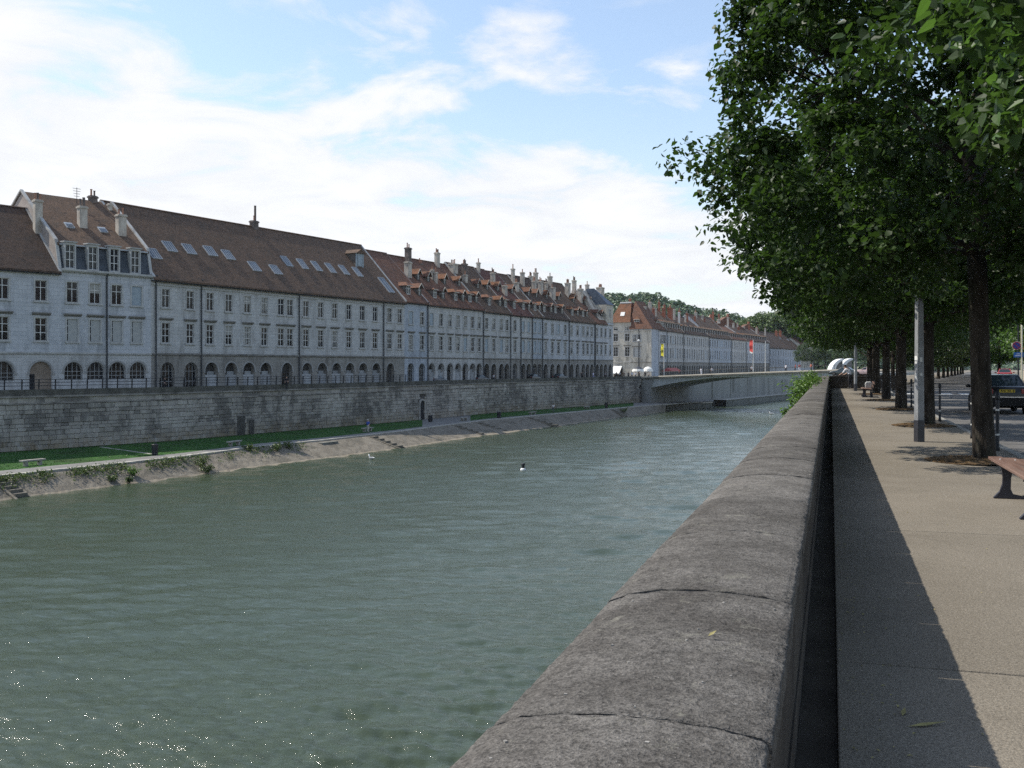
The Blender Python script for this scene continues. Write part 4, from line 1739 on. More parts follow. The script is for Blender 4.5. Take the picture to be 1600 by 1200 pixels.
        mb.box(-w / 2 + fr, w / 2 - fr, v - 0.005, v + 0.08, z + h * 0.62, z + h * 0.62 + 0.07, 2)
        mb.quad((-w / 2, v + 0.09, z), (w / 2, v + 0.09, z), (w / 2, v + 0.09, z + h), (-w / 2, v + 0.09, z + h), 0)
        if kind == 'gable':
            mb.add([(-w / 2, v - 0.01, z + h), (w / 2, v - 0.01, z + h), (0, v - 0.01, z + h + rh)], [(0, 1, 2)], 1)
        o.data = mb.mesh('dormer', [m_ch or m_cheek, m_cheek if kind == 'gable' else m_trim, m_frame])
        MB().box(-w / 2 + fr, w / 2 - fr, v + 0.03, v + 0.04, z + 0.1, z + h - fr + 0.01).build('pane', m_pane, o)
        oh, fo = 0.22, 0.38
        mb = MB()
        th = 0.09
        if kind == 'gable':
            zr, ze = z + h + rh + 0.05, z + h - rh * (oh / (w / 2)) + 0.05
            for sg in (-1, 1):
                xe = sg * (w / 2 + oh)
                vb = v + (ze - z) / sl + 0.1
                top = [(0, v - fo, zr), (xe, v - fo, ze), (xe, vb, ze), (0, vr + 0.15, zr)]
                bot = [(a, b_, c - th) for (a, b_, c) in top]
                mb.add(top + bot, [(0, 1, 2, 3), (7, 6, 5, 4), (0, 4, 5, 1), (1, 5, 6, 2)], 0)
                mb.add([(0, v - fo - 0.03, zr + 0.02), (xe, v - fo - 0.03, ze + 0.02), (xe, v - fo - 0.03, ze - 0.14), (0, v - fo - 0.03, zr - 0.14),
                        (0, v - fo, zr + 0.02), (xe, v - fo, ze + 0.02), (xe, v - fo, ze - 0.14), (0, v - fo, zr - 0.14)],
                       [(0, 1, 2, 3), (7, 6, 5, 4), (0, 4, 5, 1), (2, 6, 7, 3)], 1)
        else:   # hipped front
            zr, ze = z + h + rh + 0.05, z + h - 0.02
            xe = w / 2 + oh
            vb = v + (ze - z) / sl + 0.1
            f = v - fo
            hip = v + w * 0.42
            mb.add([(-xe, f, ze), (xe, f, ze), (0, hip, zr), (0, vr + 0.15, zr), (-xe, vb, ze), (xe, vb, ze)],
                   [(0, 1, 2), (0, 2, 3, 4), (1, 5, 3, 2)], 0)
            mb.box(-xe, xe, f, f + 0.06, ze - 0.1, ze - 0.005, 1)
        ro = mb.build('dormer_roof', [m_roof or t_orange, m_bargeb], o)
        return o

    def skylight(s, px, py, w=1.6, h=1.5, strips=3):
        u, v, z = s.roof_hit(px, py)
        a = math.atan(s.slope)
        mb = MB()
        t = 0.07
        mb.box(-w / 2, w / 2, -h / 2, -h / 2 + t, 0, 0.16)
        mb.box(-w / 2, w / 2, h / 2 - t, h / 2, 0, 0.16)
        for k in range(strips + 1):
            x = -w / 2 + (w - t) * k / strips
            mb.box(x, x + t, -h / 2 + t, h / 2 - t, 0, 0.16)
        o = s.part(mb, 'skylight', m_zinc)
        o.location = (u, v, z)
        o.rotation_euler = (a, 0, 0)
        for k in range(strips):
            x = -w / 2 + (w - t) * k / strips + t
            MB().box(x, x + (w - t) / strips - t, -h / 2 + t, h / 2 - t, 0.05, 0.11).build('pane', m_sky, o)

    def verge(s, u, m=None, wd=0.16, top=0.12, v0=None):
        m = m or m_trim
        e, r, w = s.ez, s.rz, s.w
        vv = -0.4 if v0 is None else v0
        zz = e + s.slope * vv
        mb = MB().prism([(vv, zz - 0.25), (w, r - 0.2), (w, r + top), (vv, zz + top)], 'x', u - wd, u + wd)
        bs = (r - e) / max(0.5, s.D - w)
        mb.prism([(w, r - 0.2), (s.D, e - 0.2), (s.D, e + top), (w, r + top)], 'x', u - wd, u + wd)
        s.part(mb, 'verge', m)


def thing_part(name, parent, loc):
    o = bpy.data.objects.new(name, bpy.data.meshes.new(name))
    COL.objects.link(o)
    o.parent = parent
    o.location = loc
    return o


def glazed(r, below):
    """white glazing bars filling an arched opening; origin on the springing line"""
    mb = MB()
    t = 0.028
    for k in range(-1, 2):
        x = k * r * 0.5
        zt = math.sqrt(max(0.01, r * r - x * x))
        mb.box(x - t, x + t, 0.3, 0.36, -below, zt - 0.03)
    for z in (0.02, -below * 0.5, -below + 0.05):
        mb.box(-r, r, 0.305, 0.355, z - t, z + t)
    p1, p2 = arch_pts(r - 0.055, 12), arch_pts(r, 12)
    for i in range(12):
        mb.prism([p1[i], p2[i], p2[i + 1], p1[i + 1]], 'y', 0.29, 0.37)
    for sg in (-1, 1):
        mb.box(min(sg * r, sg * (r - 0.055)), max(sg * r, sg * (r - 0.055)), 0.29, 0.37, -below, 0)
    return mb.mesh('arch_window', m_framedk)


def facpt(x, tab=FACTAB):
    return PX(x, interp_inv(tab, x))


ZS = 3.0
QH = 'houses along the far quay'

# ---- dark-roofed house at the left edge
h = House('long house with the darkest brown roof, cut by the left edge of the photo', 'house', facpt(-330), facpt(93), 12.25, 19.3, 7.0, group=QH)
sp_ = [-316, -291, -265, -240, -215, -190, -150, -110, -75, -38, 4, 64]
h.windows(sp_, 1.25, 8.6, 10.75)
h.windows(sp_, 1.25, 4.35, 6.75, lintel=True)
h.add_arches(sp_, 1.25, 2.15, 0.1, lambda q: 'brown' if q in (64, -110) else 'glazed')
h.front(a_clean, a_warm, ZS)
h.roof(t_dark)
h.band(ZS - 0.12, ZS + 0.16, 0.16, 'string_course', m_trim)
h.band(h.ez - 0.85, h.ez - 0.45, 0.3, 'cornice', m_trim)
h.verge(h.L - 0.1)
h.chimney(-60, 300, 17, v=3.5)

# ---- house with the slate mansard
h = House('tall house with four windows in a blue slate mansard between two brown roofs', 'house', facpt(93), facpt(236), 12.2, 21.4, 8.3, group=QH)
wx = [113, 148.5, 182.5, 213.5]
h.windows(wx, 1.25, 8.6, 10.8, kind=lambda u: 'blue' if u > h.U(205)[0] else 'casement')
h.windows(wx, 1.25, 4.35, 6.75, lintel=True, kind='shutter')
h.add_arches([115, 150, 183.5, 215.5], 1.05, 2.1, 0.15, 'glazed')
h.front(a_clean, a_warm, ZS, gables=False)
h.band(ZS - 0.12, ZS + 0.16, 0.16, 'string_course', m_trim)
h.band(h.ez - 0.35, h.ez + 0.02, 0.42, 'cornice', m_trim)
MZ = h.ez + 3.0
MV = 0.75
mb = MB().prism([(0.02, h.ez), (MV, MZ), (MV + 0.3, MZ), (h.D, MZ), (h.D, h.ez)], 'x', 0.02, h.L - 0.02)
mans = h.part(mb, 'mansard', m_slate)
sl2 = (h.rz - MZ) / (h.w - MV)
prof2 = [(MV - 0.35, MZ - 0.3 * sl2), (h.w, h.rz), (h.D + 0.4, MZ - 0.3), (h.D + 0.4, MZ - 0.5), (h.w, h.rz - 0.25), (MV - 0.35, MZ - 0.3 * sl2 - 0.2)]
h.part(MB().prism(prof2, 'x', 0, h.L), 'roof', t_brown)
for u_ in (0.0, h.L):
    mb = MB().add([(u_, 0, h.ez - 0.2), (u_, MV, MZ), (u_, h.w, h.rz), (u_, h.D, MZ), (u_, h.D, h.ez - 0.2)], [(0, 1, 2, 3, 4)])
    h.part(mb, 'gable', grain('pinkish gable render', (0.33, 0.28, 0.25), (0.40, 0.35, 0.31), 1.0, 0.92, 6))
    mb = MB().prism([(0, h.ez), (MV, MZ), (h.w, h.rz), (h.D, MZ), (h.D, MZ + 0.2), (h.w, h.rz + 0.22), (MV - 0.1, MZ + 0.22), (-0.1, h.ez + 0.1)], 'x', u_ - 0.17, u_ + 0.17)
    h.part(mb, 'verge', m_trim)
h.part(MB().prism([(MV - 0.48, MZ - 0.4), (MV - 0.2, MZ - 0.4), (MV - 0.2, MZ - 0.2), (MV - 0.48, MZ - 0.25)], 'x', 0.2, h.L - 0.2), 'zinc_flashing', m_zinc)
for x in (109, 145, 178.5, 211):
    u = h.U(x)[0]
    o = thing_part('dormer', h.root, (u, 0, 0))
    mb = MB()
    wd, z0, z1 = 1.02, h.ez + 0.12, h.ez + 2.65
    for sg in (-1, 1):
        mb.box(min(sg * wd / 2, sg * (wd / 2 + 0.15)), max(sg * wd / 2, sg * (wd / 2 + 0.15)), -0.12, 0.62, z0 - 0.1, z1 + 0.25, 0)
    mb.box(-wd / 2, wd / 2, -0.12, 1.0, z1, z1 + 0.25, 0)
    mb.box(-wd / 2 - 0.26, wd / 2 + 0.26, -0.26, 0.7, z1 + 0.25, z1 + 0.38, 0)
    mb.box(-wd / 2, wd / 2, -0.1, 1.0, z0 - 0.1, z0, 0)
    o.data = mb.mesh('dormer', [m_trim])
    link('window', window_frame_mesh(wd, z1 - z0, 2, (0.36, 0.70)), o, (0, 0.08, z0))
    link('pane', pane_mesh(wd, z1 - z0, m_dark if x == 178.5 else None, 'dkk' if x == 178.5 else 'g'), o, (0, 0.10, z0))
h.slope_saved = h.slope
h.ez_saved = h.ez


def sky_mans(px, py, w, hh):
    u, v, z = h.roof_hit(px, py, sl2, MZ, MV)
    mb = MB()
    mb.box(-w / 2, w / 2, -hh / 2, hh / 2, 0, 0.14)
    o = h.part(mb, 'skylight', m_zinc)
    o.location = (u, v, z)
    o.rotation_euler = (math.atan(sl2), 0, 0)
    MB().box(-w / 2 + 0.07, w / 2 - 0.07, -hh / 2 + 0.08, hh / 2 - 0.3, 0.141, 0.16).build('pane', m_sky, o)


sky_mans(108, 353, 0.95, 1.0)
sky_mans(160, 360, 0.95, 1.0)
h.chimney(59, 312, 13, v=4.2, depth=1.0, pots=3, pipe=0.0)
h.chimney(128.5, 322, 14, v=3.6, depth=0.9, pots=2, pipe=1.0)
h.chimney(189, 335, 15, v=3.0, depth=0.9, pots=2)
h.pipe(166, z1=h.ez - 0.3)
# roof aerial
u, t = h.U(120, 7.5)
zt = EYE + (HOR - 293) / FPX * t
mb = MB().tube([(u, 7.5, h.rz - 1.5), (u, 7.5, zt)], 0.035, 5)
for k in range(4):
    mb.box(u - 0.5 + 0.05 * k, u + 0.5 - 0.05 * k, 7.48, 7.52, zt - 0.15 - 0.3 * k, zt - 0.11 - 0.3 * k)
h.part(mb, 'aerial', m_iron)

# ---- long house with the great tiled roof and skylights
h = House('very long house with a great brown roof set with rows of skylights', 'house', facpt(236), facpt(632), 12.45, 21.6, 8.6, group=QH)
wx = [259, 297, 328, 357.5, 386.5, 413, 439, 453, 478, 501, 523, 545, 566, 586, 608.5, 624.5]
kf = lambda u: 'open' if rnd() < 0.12 else 'casement'
h.windows(wx, 1.18, 8.6, 10.75, kind=kf)
h.windows(wx, 1.18, 4.4, 6.75, lintel=True, kind=lambda u: 'shutter' if rnd() < 0.04 else 'casement')
ax = [262, 299, 330.5, 361.5, 389, 415.5, 448.5, 480, 503.5, 526, 547, 567.5, 588, 610, 626]
h.add_arches(ax, 1.08, 2.1, -1.4, lambda q: 'shop' if q < 305 else ('open' if q > 600 or q == 448.5 else 'wall'))
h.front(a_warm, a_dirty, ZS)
h.roof(t_brown, ov=0.55)
h.band(ZS - 0.1, ZS + 0.2, 0.2, 'string_course', m_trimdk)
h.band(h.ez - 1.35, h.ez - 1.12, 0.14, 'frieze_moulding', m_trim)
h.band(h.ez - 0.95, h.ez - 0.62, 0.4, 'cornice', m_trim)
for p in (242.5, 313.5, 466.5, 598.5):
    h.pipe(p)
h.verge(0.15)
h.verge(h.L - 0.15)
for (x, y) in ((240, 397), (264.5, 386), (295, 390), (328, 393), (356, 399), (397, 417), (430, 422)):
    h.skylight(x, y, 1.55, 1.8, 4)
for (x, y) in ((447.5, 409), (472, 413), (494, 416.5), (516, 419.5), (537, 422.5), (558, 425.5)):
    h.skylight(x, y, 1.3, 2.05, 3)
h.skylight(603, 446, 1.6, 3.4, 2)
h.chimney(145, 306, 13, v=8.6, depth=1.0, m=m_chimdk, pots=2)
h.chimney(397, 345, 13, v=8.6, depth=1.0, m=m_chimdk, pots=1, pipe=2.2)
o = h.chimney(172, 318, 7, v=7.2, depth=0.6, m=m_chim, pots=0)
# hoist dormer near the far end
u, v, z = h.roof_hit(562, 417)
o = thing_part('hoist_dormer', h.root, (u, 0, 0))
mb = MB()
mb.box(-0.95, 0.95, v, v + 2.6, z - 0.3, z + 2.2, 0)
mb.box(-0.55, 0.55, v - 0.05, v + 0.05, z + 0.1, z + 2.2, 1)
mb.box(-1.0, -0.65, v - 0.04, v + 0.04, z - 0.2, z + 2.1, 2)
mb.box(0.65, 1.0, v - 0.04, v + 0.04, z - 0.2, z + 2.1, 2)
o.data = mb.mesh('hoist_dormer', [m_cheek, m_shutb, m_shutb])
MB().prism([(-1.2, z + 2.1), (0, z + 2.8), (1.2, z + 2.1)], 'y', v - 0.3, v + 3.6).build('dormer_roof', t_brown, o)

# ---- the row of narrow houses
ROW = [
    # x0, x1, ez, ridge y, roof, wall, label, windows, arches kind
    (632, 668, 12.5, 404, t_red, a_blue, 'blue-grey house of two window bays right after the long skylight roof', [642, 659.5], 'shop'),
    (668, 755, 12.4, 416, t_red, a_warm, 'house of seven window bays with a russet roof and a slab chimney', [674.3, 689, 703, 715.5, 727, 738.3, 748.6], 'open'),
    (755, 797.5, 12.2, 424, t_brown, a_warm, 'house of four window bays under a brown roof with pale verge lines', [760.3, 771.5, 783.5, 792], 'open'),
    (797.5, 813.5, 12.1, 430, t_maroon, a_warm, 'very narrow house one window wide with a red roof', [804.5], 'shop'),
    (813.5, 831.5, 12.1, 434, t_maroon, a_warm, 'narrow house two windows wide beside the house with blue-grey shutters', [817.5, 826], 'open'),
    (831.5, 847.5, 12.1, 438, t_brown, a_blue, 'narrow house with blue-grey shutters closed in both upper floors', [835.5, 843], 'shop'),
    (847.5, 889, 12.1, 442, t_dark, a_clean, 'house of four window bays with a dark roof and tall pale chimneys', [852.5, 863, 872.5, 883], 'open'),
    (889, 929, 12.0, 449, t_brown, a_clean, 'house of five window bays next to the corner house', [893, 902.3, 911.5, 918, 924.6], 'open'),
]
for (x0, x1, ez, ry, rm, wm, lab, wx, ak) in ROW:
    xm = (x0 + x1) / 2
    h = House(lab, 'house', facpt(x0), facpt(x1), ez, ez + 8, 8.2, group=QH)
    t = h.U(xm, 8.2)[1]
    h.rz = EYE + (HOR - ry) / FPX * t
    h.slope = (h.rz - ez) / h.w
    blue = 'shutters' in lab
    h.windows(wx, 1.15, 8.5, 10.55, kind='blue' if blue else (lambda u: 'blue' if rnd() < 0.12 else 'casement'))
    h.windows(wx, 1.15, 4.35, 6.7, lintel=True, kind='blue' if blue else (lambda u: 'blue' if rnd() < 0.15 else 'casement'))
    h.add_arches(wx, 1.0, 2.1, -1.4, (lambda q: 'wall' if q in (674.3, 689, 715.5, 738.3) else ak))
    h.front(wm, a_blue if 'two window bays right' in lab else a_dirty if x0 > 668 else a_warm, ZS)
    h.roof(rm, ov=0.4, u0=0.01, u1=h.L - 0.01)
    h.band(ZS - 0.1, ZS + 0.14, 0.15, 'string_course', m_trimdk)
    h.band(h.ez - 0.75, h.ez - 0.45, 0.3, 'cornice', m_trim)
    h.pipe(x1 - 0.4)
    if x0 != 813.5:
        h.verge(0.0, m_trim if x0 in (755, 668, 847.5) else m_chim, wd=0.12)
    HX = {632: 0, 668: 1, 755: 2, 797.5: 3, 813.5: 4, 831.5: 5, 847.5: 6, 889: 7}[x0]
    low = [[638, 655.5], [679.5, 692.5, 712, 723.7, 734.5, 744.8], [764.7, 781.5, 790], [803.5], [818, 827], [836, 843.5], [850.5, 861.5, 868, 878.5], [894.5, 903, 911, 917.5]][HX]
    for x in low:
        yb = HOR - (h.ez + 0.9 - EYE) * FPX / h.U(x, 0.9)[1]
        h.dormer(x, yb, 1.15, 1.45, 0.55, m_roof=t_orange if rnd() < 0.4 else t_red, kind='hip' if x in low[::2] else 'gable', m_ch=m_cheek)
    up = [[653.5], [669.5, 695, 717.5, 747], [761.5, 778.5], [800.5], [826.3], [838.5], [854.5, 873.5], [896.5, 914.5, 921.5]][HX]
    for x in up:
        yb = HOR - (h.ez + h.slope * 3.9 - EYE) * FPX / h.U(x, 3.9)[1]
        h.dormer(x, yb, 1.0, 1.2, 0.65, m_roof=t_orange if rnd() < 0.3 else t_red, kind='gable')
    ch = [[(600.5, 404, 10, 7.8, 2, m_chim), (637.5, 409, 12, 4.6, 2, m_chim), (657, 412, 9, 7.6, 3, m_chimdk)],
          [(675.5, 421, 6.5, 4.6, 1, m_chim), (681, 425, 6, 4.0, 1, m_chim), (708, 412, 15, 6.8, 3, m_chim), (727, 429, 8, 5.0, 1, m_chim), (747.5, 410, 6.5, 7.6, 1, m_chim)],
          [(788.5, 446, 9, 3.6, 1, m_chim)],
          [(806.5, 441, 10, 5.0, 2, m_chim)],
          [(829, 431, 8, 8.0, 3, m_chim)],
          [(834.5, 439, 8, 5.2, 2, m_chim), (844.5, 439, 9, 5.0, 2, m_chim)],
          [(853.5, 441, 6, 5.8, 2, m_chim), (863.5, 449, 10, 4.4, 2, m_chim), (887, 442, 10, 5.4, 4, m_chim)],
          [(907, 451, 10, 4.8, 3, m_chim), (899, 455, 4, 7.0, 2, m_chimdk)]][HX]
    for q_ in range(max(1, int(h.L / 7))):
        xq = x0 + (x1 - x0) * (q_ + 0.15 + 0.3 * rnd()) / max(1, int(h.L / 7))
        vq = uni(5.2, 7.8)
        tq = h.U(xq, vq)[1]
        zq = h.ez + h.slope * vq + uni(2.0, 3.2)
        ch = ch + [(xq, HOR - (zq - EYE) * FPX / tq, uni(7, 11) * 185 / tq, vq, random.choice((1, 2, 3)), m_chim if rnd() < 0.85 else m_chimdk)]
    for (cx, cyt, cw, cv, np_, cm) in ch:
        h.chimney(cx, cyt, cw, v=cv, depth=1.6, m=cm, pots=np_)

# corner house with the slate hip
h = House('corner house ending the long row, with bare stone gable and blue slate hip', 'house', facpt(929), facpt(958), 12.0, 18.6, 6.5, group=QH)
h.windows([933, 939.5, 946], 1.1, 8.5, 10.5)
h.windows([933, 939.5, 946], 1.1, 4.35, 6.6, lintel=True)
h.windows([953.3], 1.1, 8.5, 10.5)
h.windows([953.3], 1.1, 4.35, 6.6)
h.windows([952.8], 0.9, 12.4, 15.0, simple=True) if False else None
h.add_arches([933, 939.5, 946, 953.3], 1.0, 2.1, -1.4, 'open')
h.front(a_clean, a_dirty, ZS)
h.band(ZS - 0.1, ZS + 0.14, 0.15, 'string_course', m_trimdk)
h.band(h.ez - 0.7, h.ez - 0.45, 0.3, 'cornice', m_trim)
h.pipe(929.6)
um = h.U(947.5)[0]
h.roof(t_red, ov=0.4, u0=0, u1=um)
mb = MB().box(um, h.L, 0.0, h.D, h.ez - 0.1, h.ez + 4.2)
h.part(mb, 'tower_storey', a_side)
mb = MB()
tz = h.ez + 4.2
mb.add([(um, -0.3, tz), (h.L + 0.3, -0.3, tz), (h.L + 0.3, 7.5, tz), (um, 7.5, tz), (um - 0.3, 3.0, tz + 3.9), (um - 0.3, 5.0, tz + 3.9)],
       [(0, 1, 4), (1, 2, 5, 4), (2, 3, 5), (3, 0, 4, 5)])
h.part(mb, 'slate_hip', m_slateblue)
uw = (um + h.L) / 2
o = link('window', window_frame_mesh(0.9, 2.2, 2, (0.66,)), h.root, (uw, -0.02, h.ez + 1.0))
link('pane', pane_mesh(0.9, 2.2), o)
h.part(MB().prism([(0.4, h.ez + 0.5), (5.0, 19.6), (7.5, 19.6), (9, h.ez)], 'x', um - 3.4, um - 0.05), 'stone_gable', m_chim)
h.chimney(938, 449, 14, v=5.0, depth=2.0, pots=5)
for x in (933.5, 940.5):
    yb = HOR - (h.ez + 0.9 - EYE) * FPX / h.U(x, 0.9)[1]
    h.dormer(x, yb, 1.15, 1.45, 0.55, m_roof=t_red, kind='gable')

# ------------------------------------------------------------------ second block, beyond the bridge head
ZS2 = 2.7
corner = facpt(1018, FAC2)


def frontal(x0, x1, d0, d1):
    return PX(x0, d0), PX(x1, d1)


# two houses facing the bridge head
corner = facpt(1018, FAC2)
_sd = (facpt(1110, FAC2) - corner).normalized()
_bk = Vector((-_sd.y, _sd.x))


def endpt(px):
    k = (px - 800) / FPX
    r = Vector((CY * k - SY, SY * k + CY))
    det = r.x * (-_bk.y) + _bk.x * r.y
    t = (corner.x * (-_bk.y) + _bk.x * corner.y) / det
    return r * t


a, b_ = endpt(955), endpt(985.5)
h = House('sunlit beige end house with a reddish hipped roof and one roof window', 'house', a, b_, 13.8, 20.0, 3.0, group='houses at the bridge head')
for z0, z1, ln in ((8.6, 10.6, False), (4.4, 6.9, True)):
    h.windows([962, 980], 1.3, z0, z1, lintel=ln)
h.windows([962, 980], 1.2, 11.6, 12.5, simple=True)
h.add_arches([966, 980], 1.3, 2.0, -1.4, 'open')
h.front(a_side, a_side, ZS2, gables=False)
h.band(ZS2 - 0.1, ZS2 + 0.15, 0.18, 'string_course', m_trim)
h.band(10.9, 11.15, 0.18, 'upper_moulding', m_trim)
mb = MB().add([(-0.5, -0.5, h.ez), (h.L, -0.5, h.ez), (h.L, h.D, h.ez), (-0.5, h.D, h.ez), (1.4, 3.8, 19.3), (h.L - 1.0, 3.8, 19.3), (h.L - 1.0, 8, 19.3), (1.4, 8, 19.3)],
              [(0, 1, 5, 4), (1, 2, 6, 5), (2, 3, 7, 6), (3, 0, 4, 7), (4, 5, 6, 7), (3, 2, 1, 0)])
h.part(mb, 'roof', t_orange)
u, v, z = h.roof_hit(973, 491, (19.3 - 13.8) / 4.3, 13.8, -0.5)
o = h.part(MB().box(-0.6, 0.6, -0.7, 0.7, 0, 0.15), 'roof_window', m_frame)
o.location = (u, v, z)
o.rotation_euler = (math.atan((19.3 - 13.8) / 4.3), 0, 0)
h.part(MB().box(1.4, h.L - 1.0, 3.6, 4.2, 19.3, 19.7), 'ridge_capping', m_frame)
# white awning over its doorway
P = h.U(959)[0], h.U(972)[0]
h.part(MB().prism([(-2.6, -0.5), (0, 1.6), (0, 1.75), (-2.6, -0.3)], 'x', P[0], P[1]), 'awning', flat('white canvas', (0.78, 0.77, 0.72), 0.8, var=0.06))

a, b_ = endpt(985.5), corner
h = House('beige corner house at the bridge head with a steep brown roof and arched dormer', 'house', a, b_, 11.9, 20.0, 3.4, group='houses at the bridge head')
h.windows(None, 1.25, 8.4, 10.3, us=[h.U(992)[0], h.U(998)[0]])
h.windows([995], 1.9, 4.2, 6.6, lintel=True, kind='shutter')
h.add_arches([995], 1.9, 2.1, -1.4, 'open')
h.front(a_side, a_side, ZS2, gables=False, side_m=a_blue)
h.band(ZS2 - 0.1, ZS2 + 0.15, 0.18, 'string_course', m_trimdk)
h.band(h.ez - 0.5, h.ez - 0.2, 0.3, 'cornice', m_trim)
mb = MB().add([(-0.4, -0.4, h.ez), (h.L + 0.4, -0.4, h.ez), (h.L + 0.4, h.D + 6, h.ez), (-0.4, h.D + 6, h.ez), (0.2, 3.4, 19.9), (1.2, h.D + 2, 19.9)],
              [(0, 1, 4), (1, 2, 5, 4), (2, 3, 5), (3, 0, 4, 5), (3, 2, 1, 0)])
h.part(mb, 'roof', t_red)
h.slope = (19.9 - h.ez) / 3.8
o = h.dormer(995, 508, 1.5, 1.6, 0.8, m_roof=t_orange, kind='hip', m_ch=m_trim)
h.pipe(998.5)
h.chimney(1006, 479, 8, v=6.0, depth=1.2, pots=0)
h.chimney(984.5, 467, 3.5, v=5.0, depth=0.8, m=m_brick, pots=1)

SEG = [
    (1018, 1042, 12.2, 19.6, t_dark, a_clean, 'first house of the distant quay row, beside the corner house, behind the yellow banner', 7),
    (1042, 1068, 12.2, 19.2, t_brown, a_warm, 'distant row house with red brick chimneys on its roof', 7),
    (1068, 1108, 12.0, 18.0, t_dark, a_warm, 'distant row house under the wooded hill with a chimney at its right gable', 11),
    (1108, 1143, 11.8, 19.5, t_brown, a_blue, 'distant row house with a tall ridge beneath the lowest dip of the hill', 10),
    (1143, 1166, 11.8, 17.0, t_red, a_warm, 'distant row house with a low orange roof directly behind the red banner', 7),
    (1166, 1202, 11.9, 17.6, t_dark, a_clean, 'last tall house of the distant row, with a white verge at its right end', 10),
]
for i, (x0, x1, ez, rz, rm, wm, lab, nb_) in enumerate(SEG):
    p0_ = facpt(x0, FAC2) if i else corner + _sd * 7.5
    h = House(lab, 'house', p0_, facpt(x1, FAC2), ez, rz, 8.0, group='distant houses beyond the bridge')
    us = [h.L * (k + 0.5) / nb_ for k in range(nb_)]
    kf = lambda u: 'blue' if rnd() < 0.1 else 'casement'
    h.windows(None, 1.3, 8.2, 10.5, us=us, kind=kf, simple=True)
    h.windows(None, 1.3, 4.0, 6.9, us=us, kind=kf, simple=True)
    h.add_arches(None, 1.0, 1.9, -1.4, 'open', us=us)
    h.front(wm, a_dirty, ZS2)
    h.roof(rm, ov=0.4, u0=0.01, u1=h.L - 0.01)
    h.band(ZS2 - 0.1, ZS2 + 0.15, 0.18, 'string_course', m_trimdk)
    h.band(h.ez - 0.8, h.ez - 0.45, 0.3, 'cornice', m_trim)
    h.pipe(x1 - 0.3)
    h.verge(h.L - 0.1, m_frame if i == 5 else m_chim)
    for k in range(0, nb_):
        uu = us[k]
        v = 0.9
        p = h.P0 + h.uv * uu + h.nv * v
        lat, dd = CY * p.x + SY * p.y, -SY * p.x + CY * p.y
        h.dormer(800 + FPX * lat / dd, HOR - (ez + h.slope * v - EYE) * FPX / dd, 1.1, 1.4, 0.5, m_roof=t_orange if rnd() < 0.15 else t_brown, kind='hip')
    chs = [[(1015.5, 472, 7, 6.5, m_chim, 2), (1023, 481, 7, 5.0, m_chim, 1), (1037, 481, 7, 5.0, m_brick, 2)],
           [(1047, 481, 10, 5.0, m_brick, 3), (1061, 488, 4, 4.0, m_frame, 1)],
           [(1073, 490, 6, 6.0, m_brick, 2), (1087, 488, 6, 7.0, m_chim, 2), (1098, 493, 5, 6.0, m_chim, 2)],
           [(1113, 503, 4, 6.0, m_brick, 2), (1123, 499, 6, 7.0, m_chim, 2)],
           [(1154, 511, 5, 6.0, m_brick, 2)],
           [(1183, 513, 5, 6.0, m_brick, 2)]][i]
    for q_ in range(3):
        xq = x0 + (x1 - x0) * (q_ + 0.2 + 0.4 * rnd()) / 3
        vq = uni(4.5, 7.5)
        tq = h.U(xq, vq)[1]
        zq = h.ez + h.slope * vq + uni(1.8, 3.0)
        chs = chs + [(xq, HOR - (zq - EYE) * FPX / tq, uni(4, 6) * 300 / tq, vq, m_chim if rnd() < 0.6 else m_brick, random.choice((1, 2)))]
    for (cx, cyt, cw, cv, cm, np_) in chs:
        h.chimney(cx, cyt, cw, v=cv, depth=1.4, m=cm, pots=np_)

h = House('low grey house at the end of the distant row with a red brick chimney', 'house', facpt(1202, FAC2), facpt(1251, FAC2), 9.9, 17.0, 8.0, group='distant houses beyond the bridge')
us = [h.L * (k + 0.5) / 13 for k in range(13)]
h.windows(None, 1.15, 6.3, 8.4, us=us, simple=True)
h.windows(None, 1.15, 2.4, 4.6, us=us, simple=True)
h.front(a_blue, a_clean, 1.0)
h.roof(t_dark, ov=0.4)
h.band(0.9, 1.1, 0.15, 'string_course', m_trimdk)
for x in (1213, 1219):
    h.chimney(x, 517, 5, v=6.5, depth=1.4, m=m_brick, pots=2)
h.skylight(1219, 529, 2.0, 1.2, 2)
h.skylight(1231, 531, 2.0, 1.2, 2)
a, b_ = facpt(1251, FAC2), facpt(1272, FAC2)
h = House('pale house with balconies at the far end of the quay, half hidden by leaves', 'house', a, b_, 12.0, 15.5, 5.0, group='distant houses beyond the bridge')
us = [h.L * (k + 0.5) / 5 for k in range(5)]
for z0 in (8.6, 5.2, 1.8):
    h.windows(None, 1.3, z0, z0 + 1.9, us=us, simple=True)
h.front(a_side, a_clean, 0.8, side_m=a_side)
h.roof(t_orange, ov=0.4)
for z0 in (8.2, 4.8):
    h.part(MB().box(1.0, h.L - 1.0, -1.1, 0.0, z0 - 0.15, z0), 'balcony', m_frame)

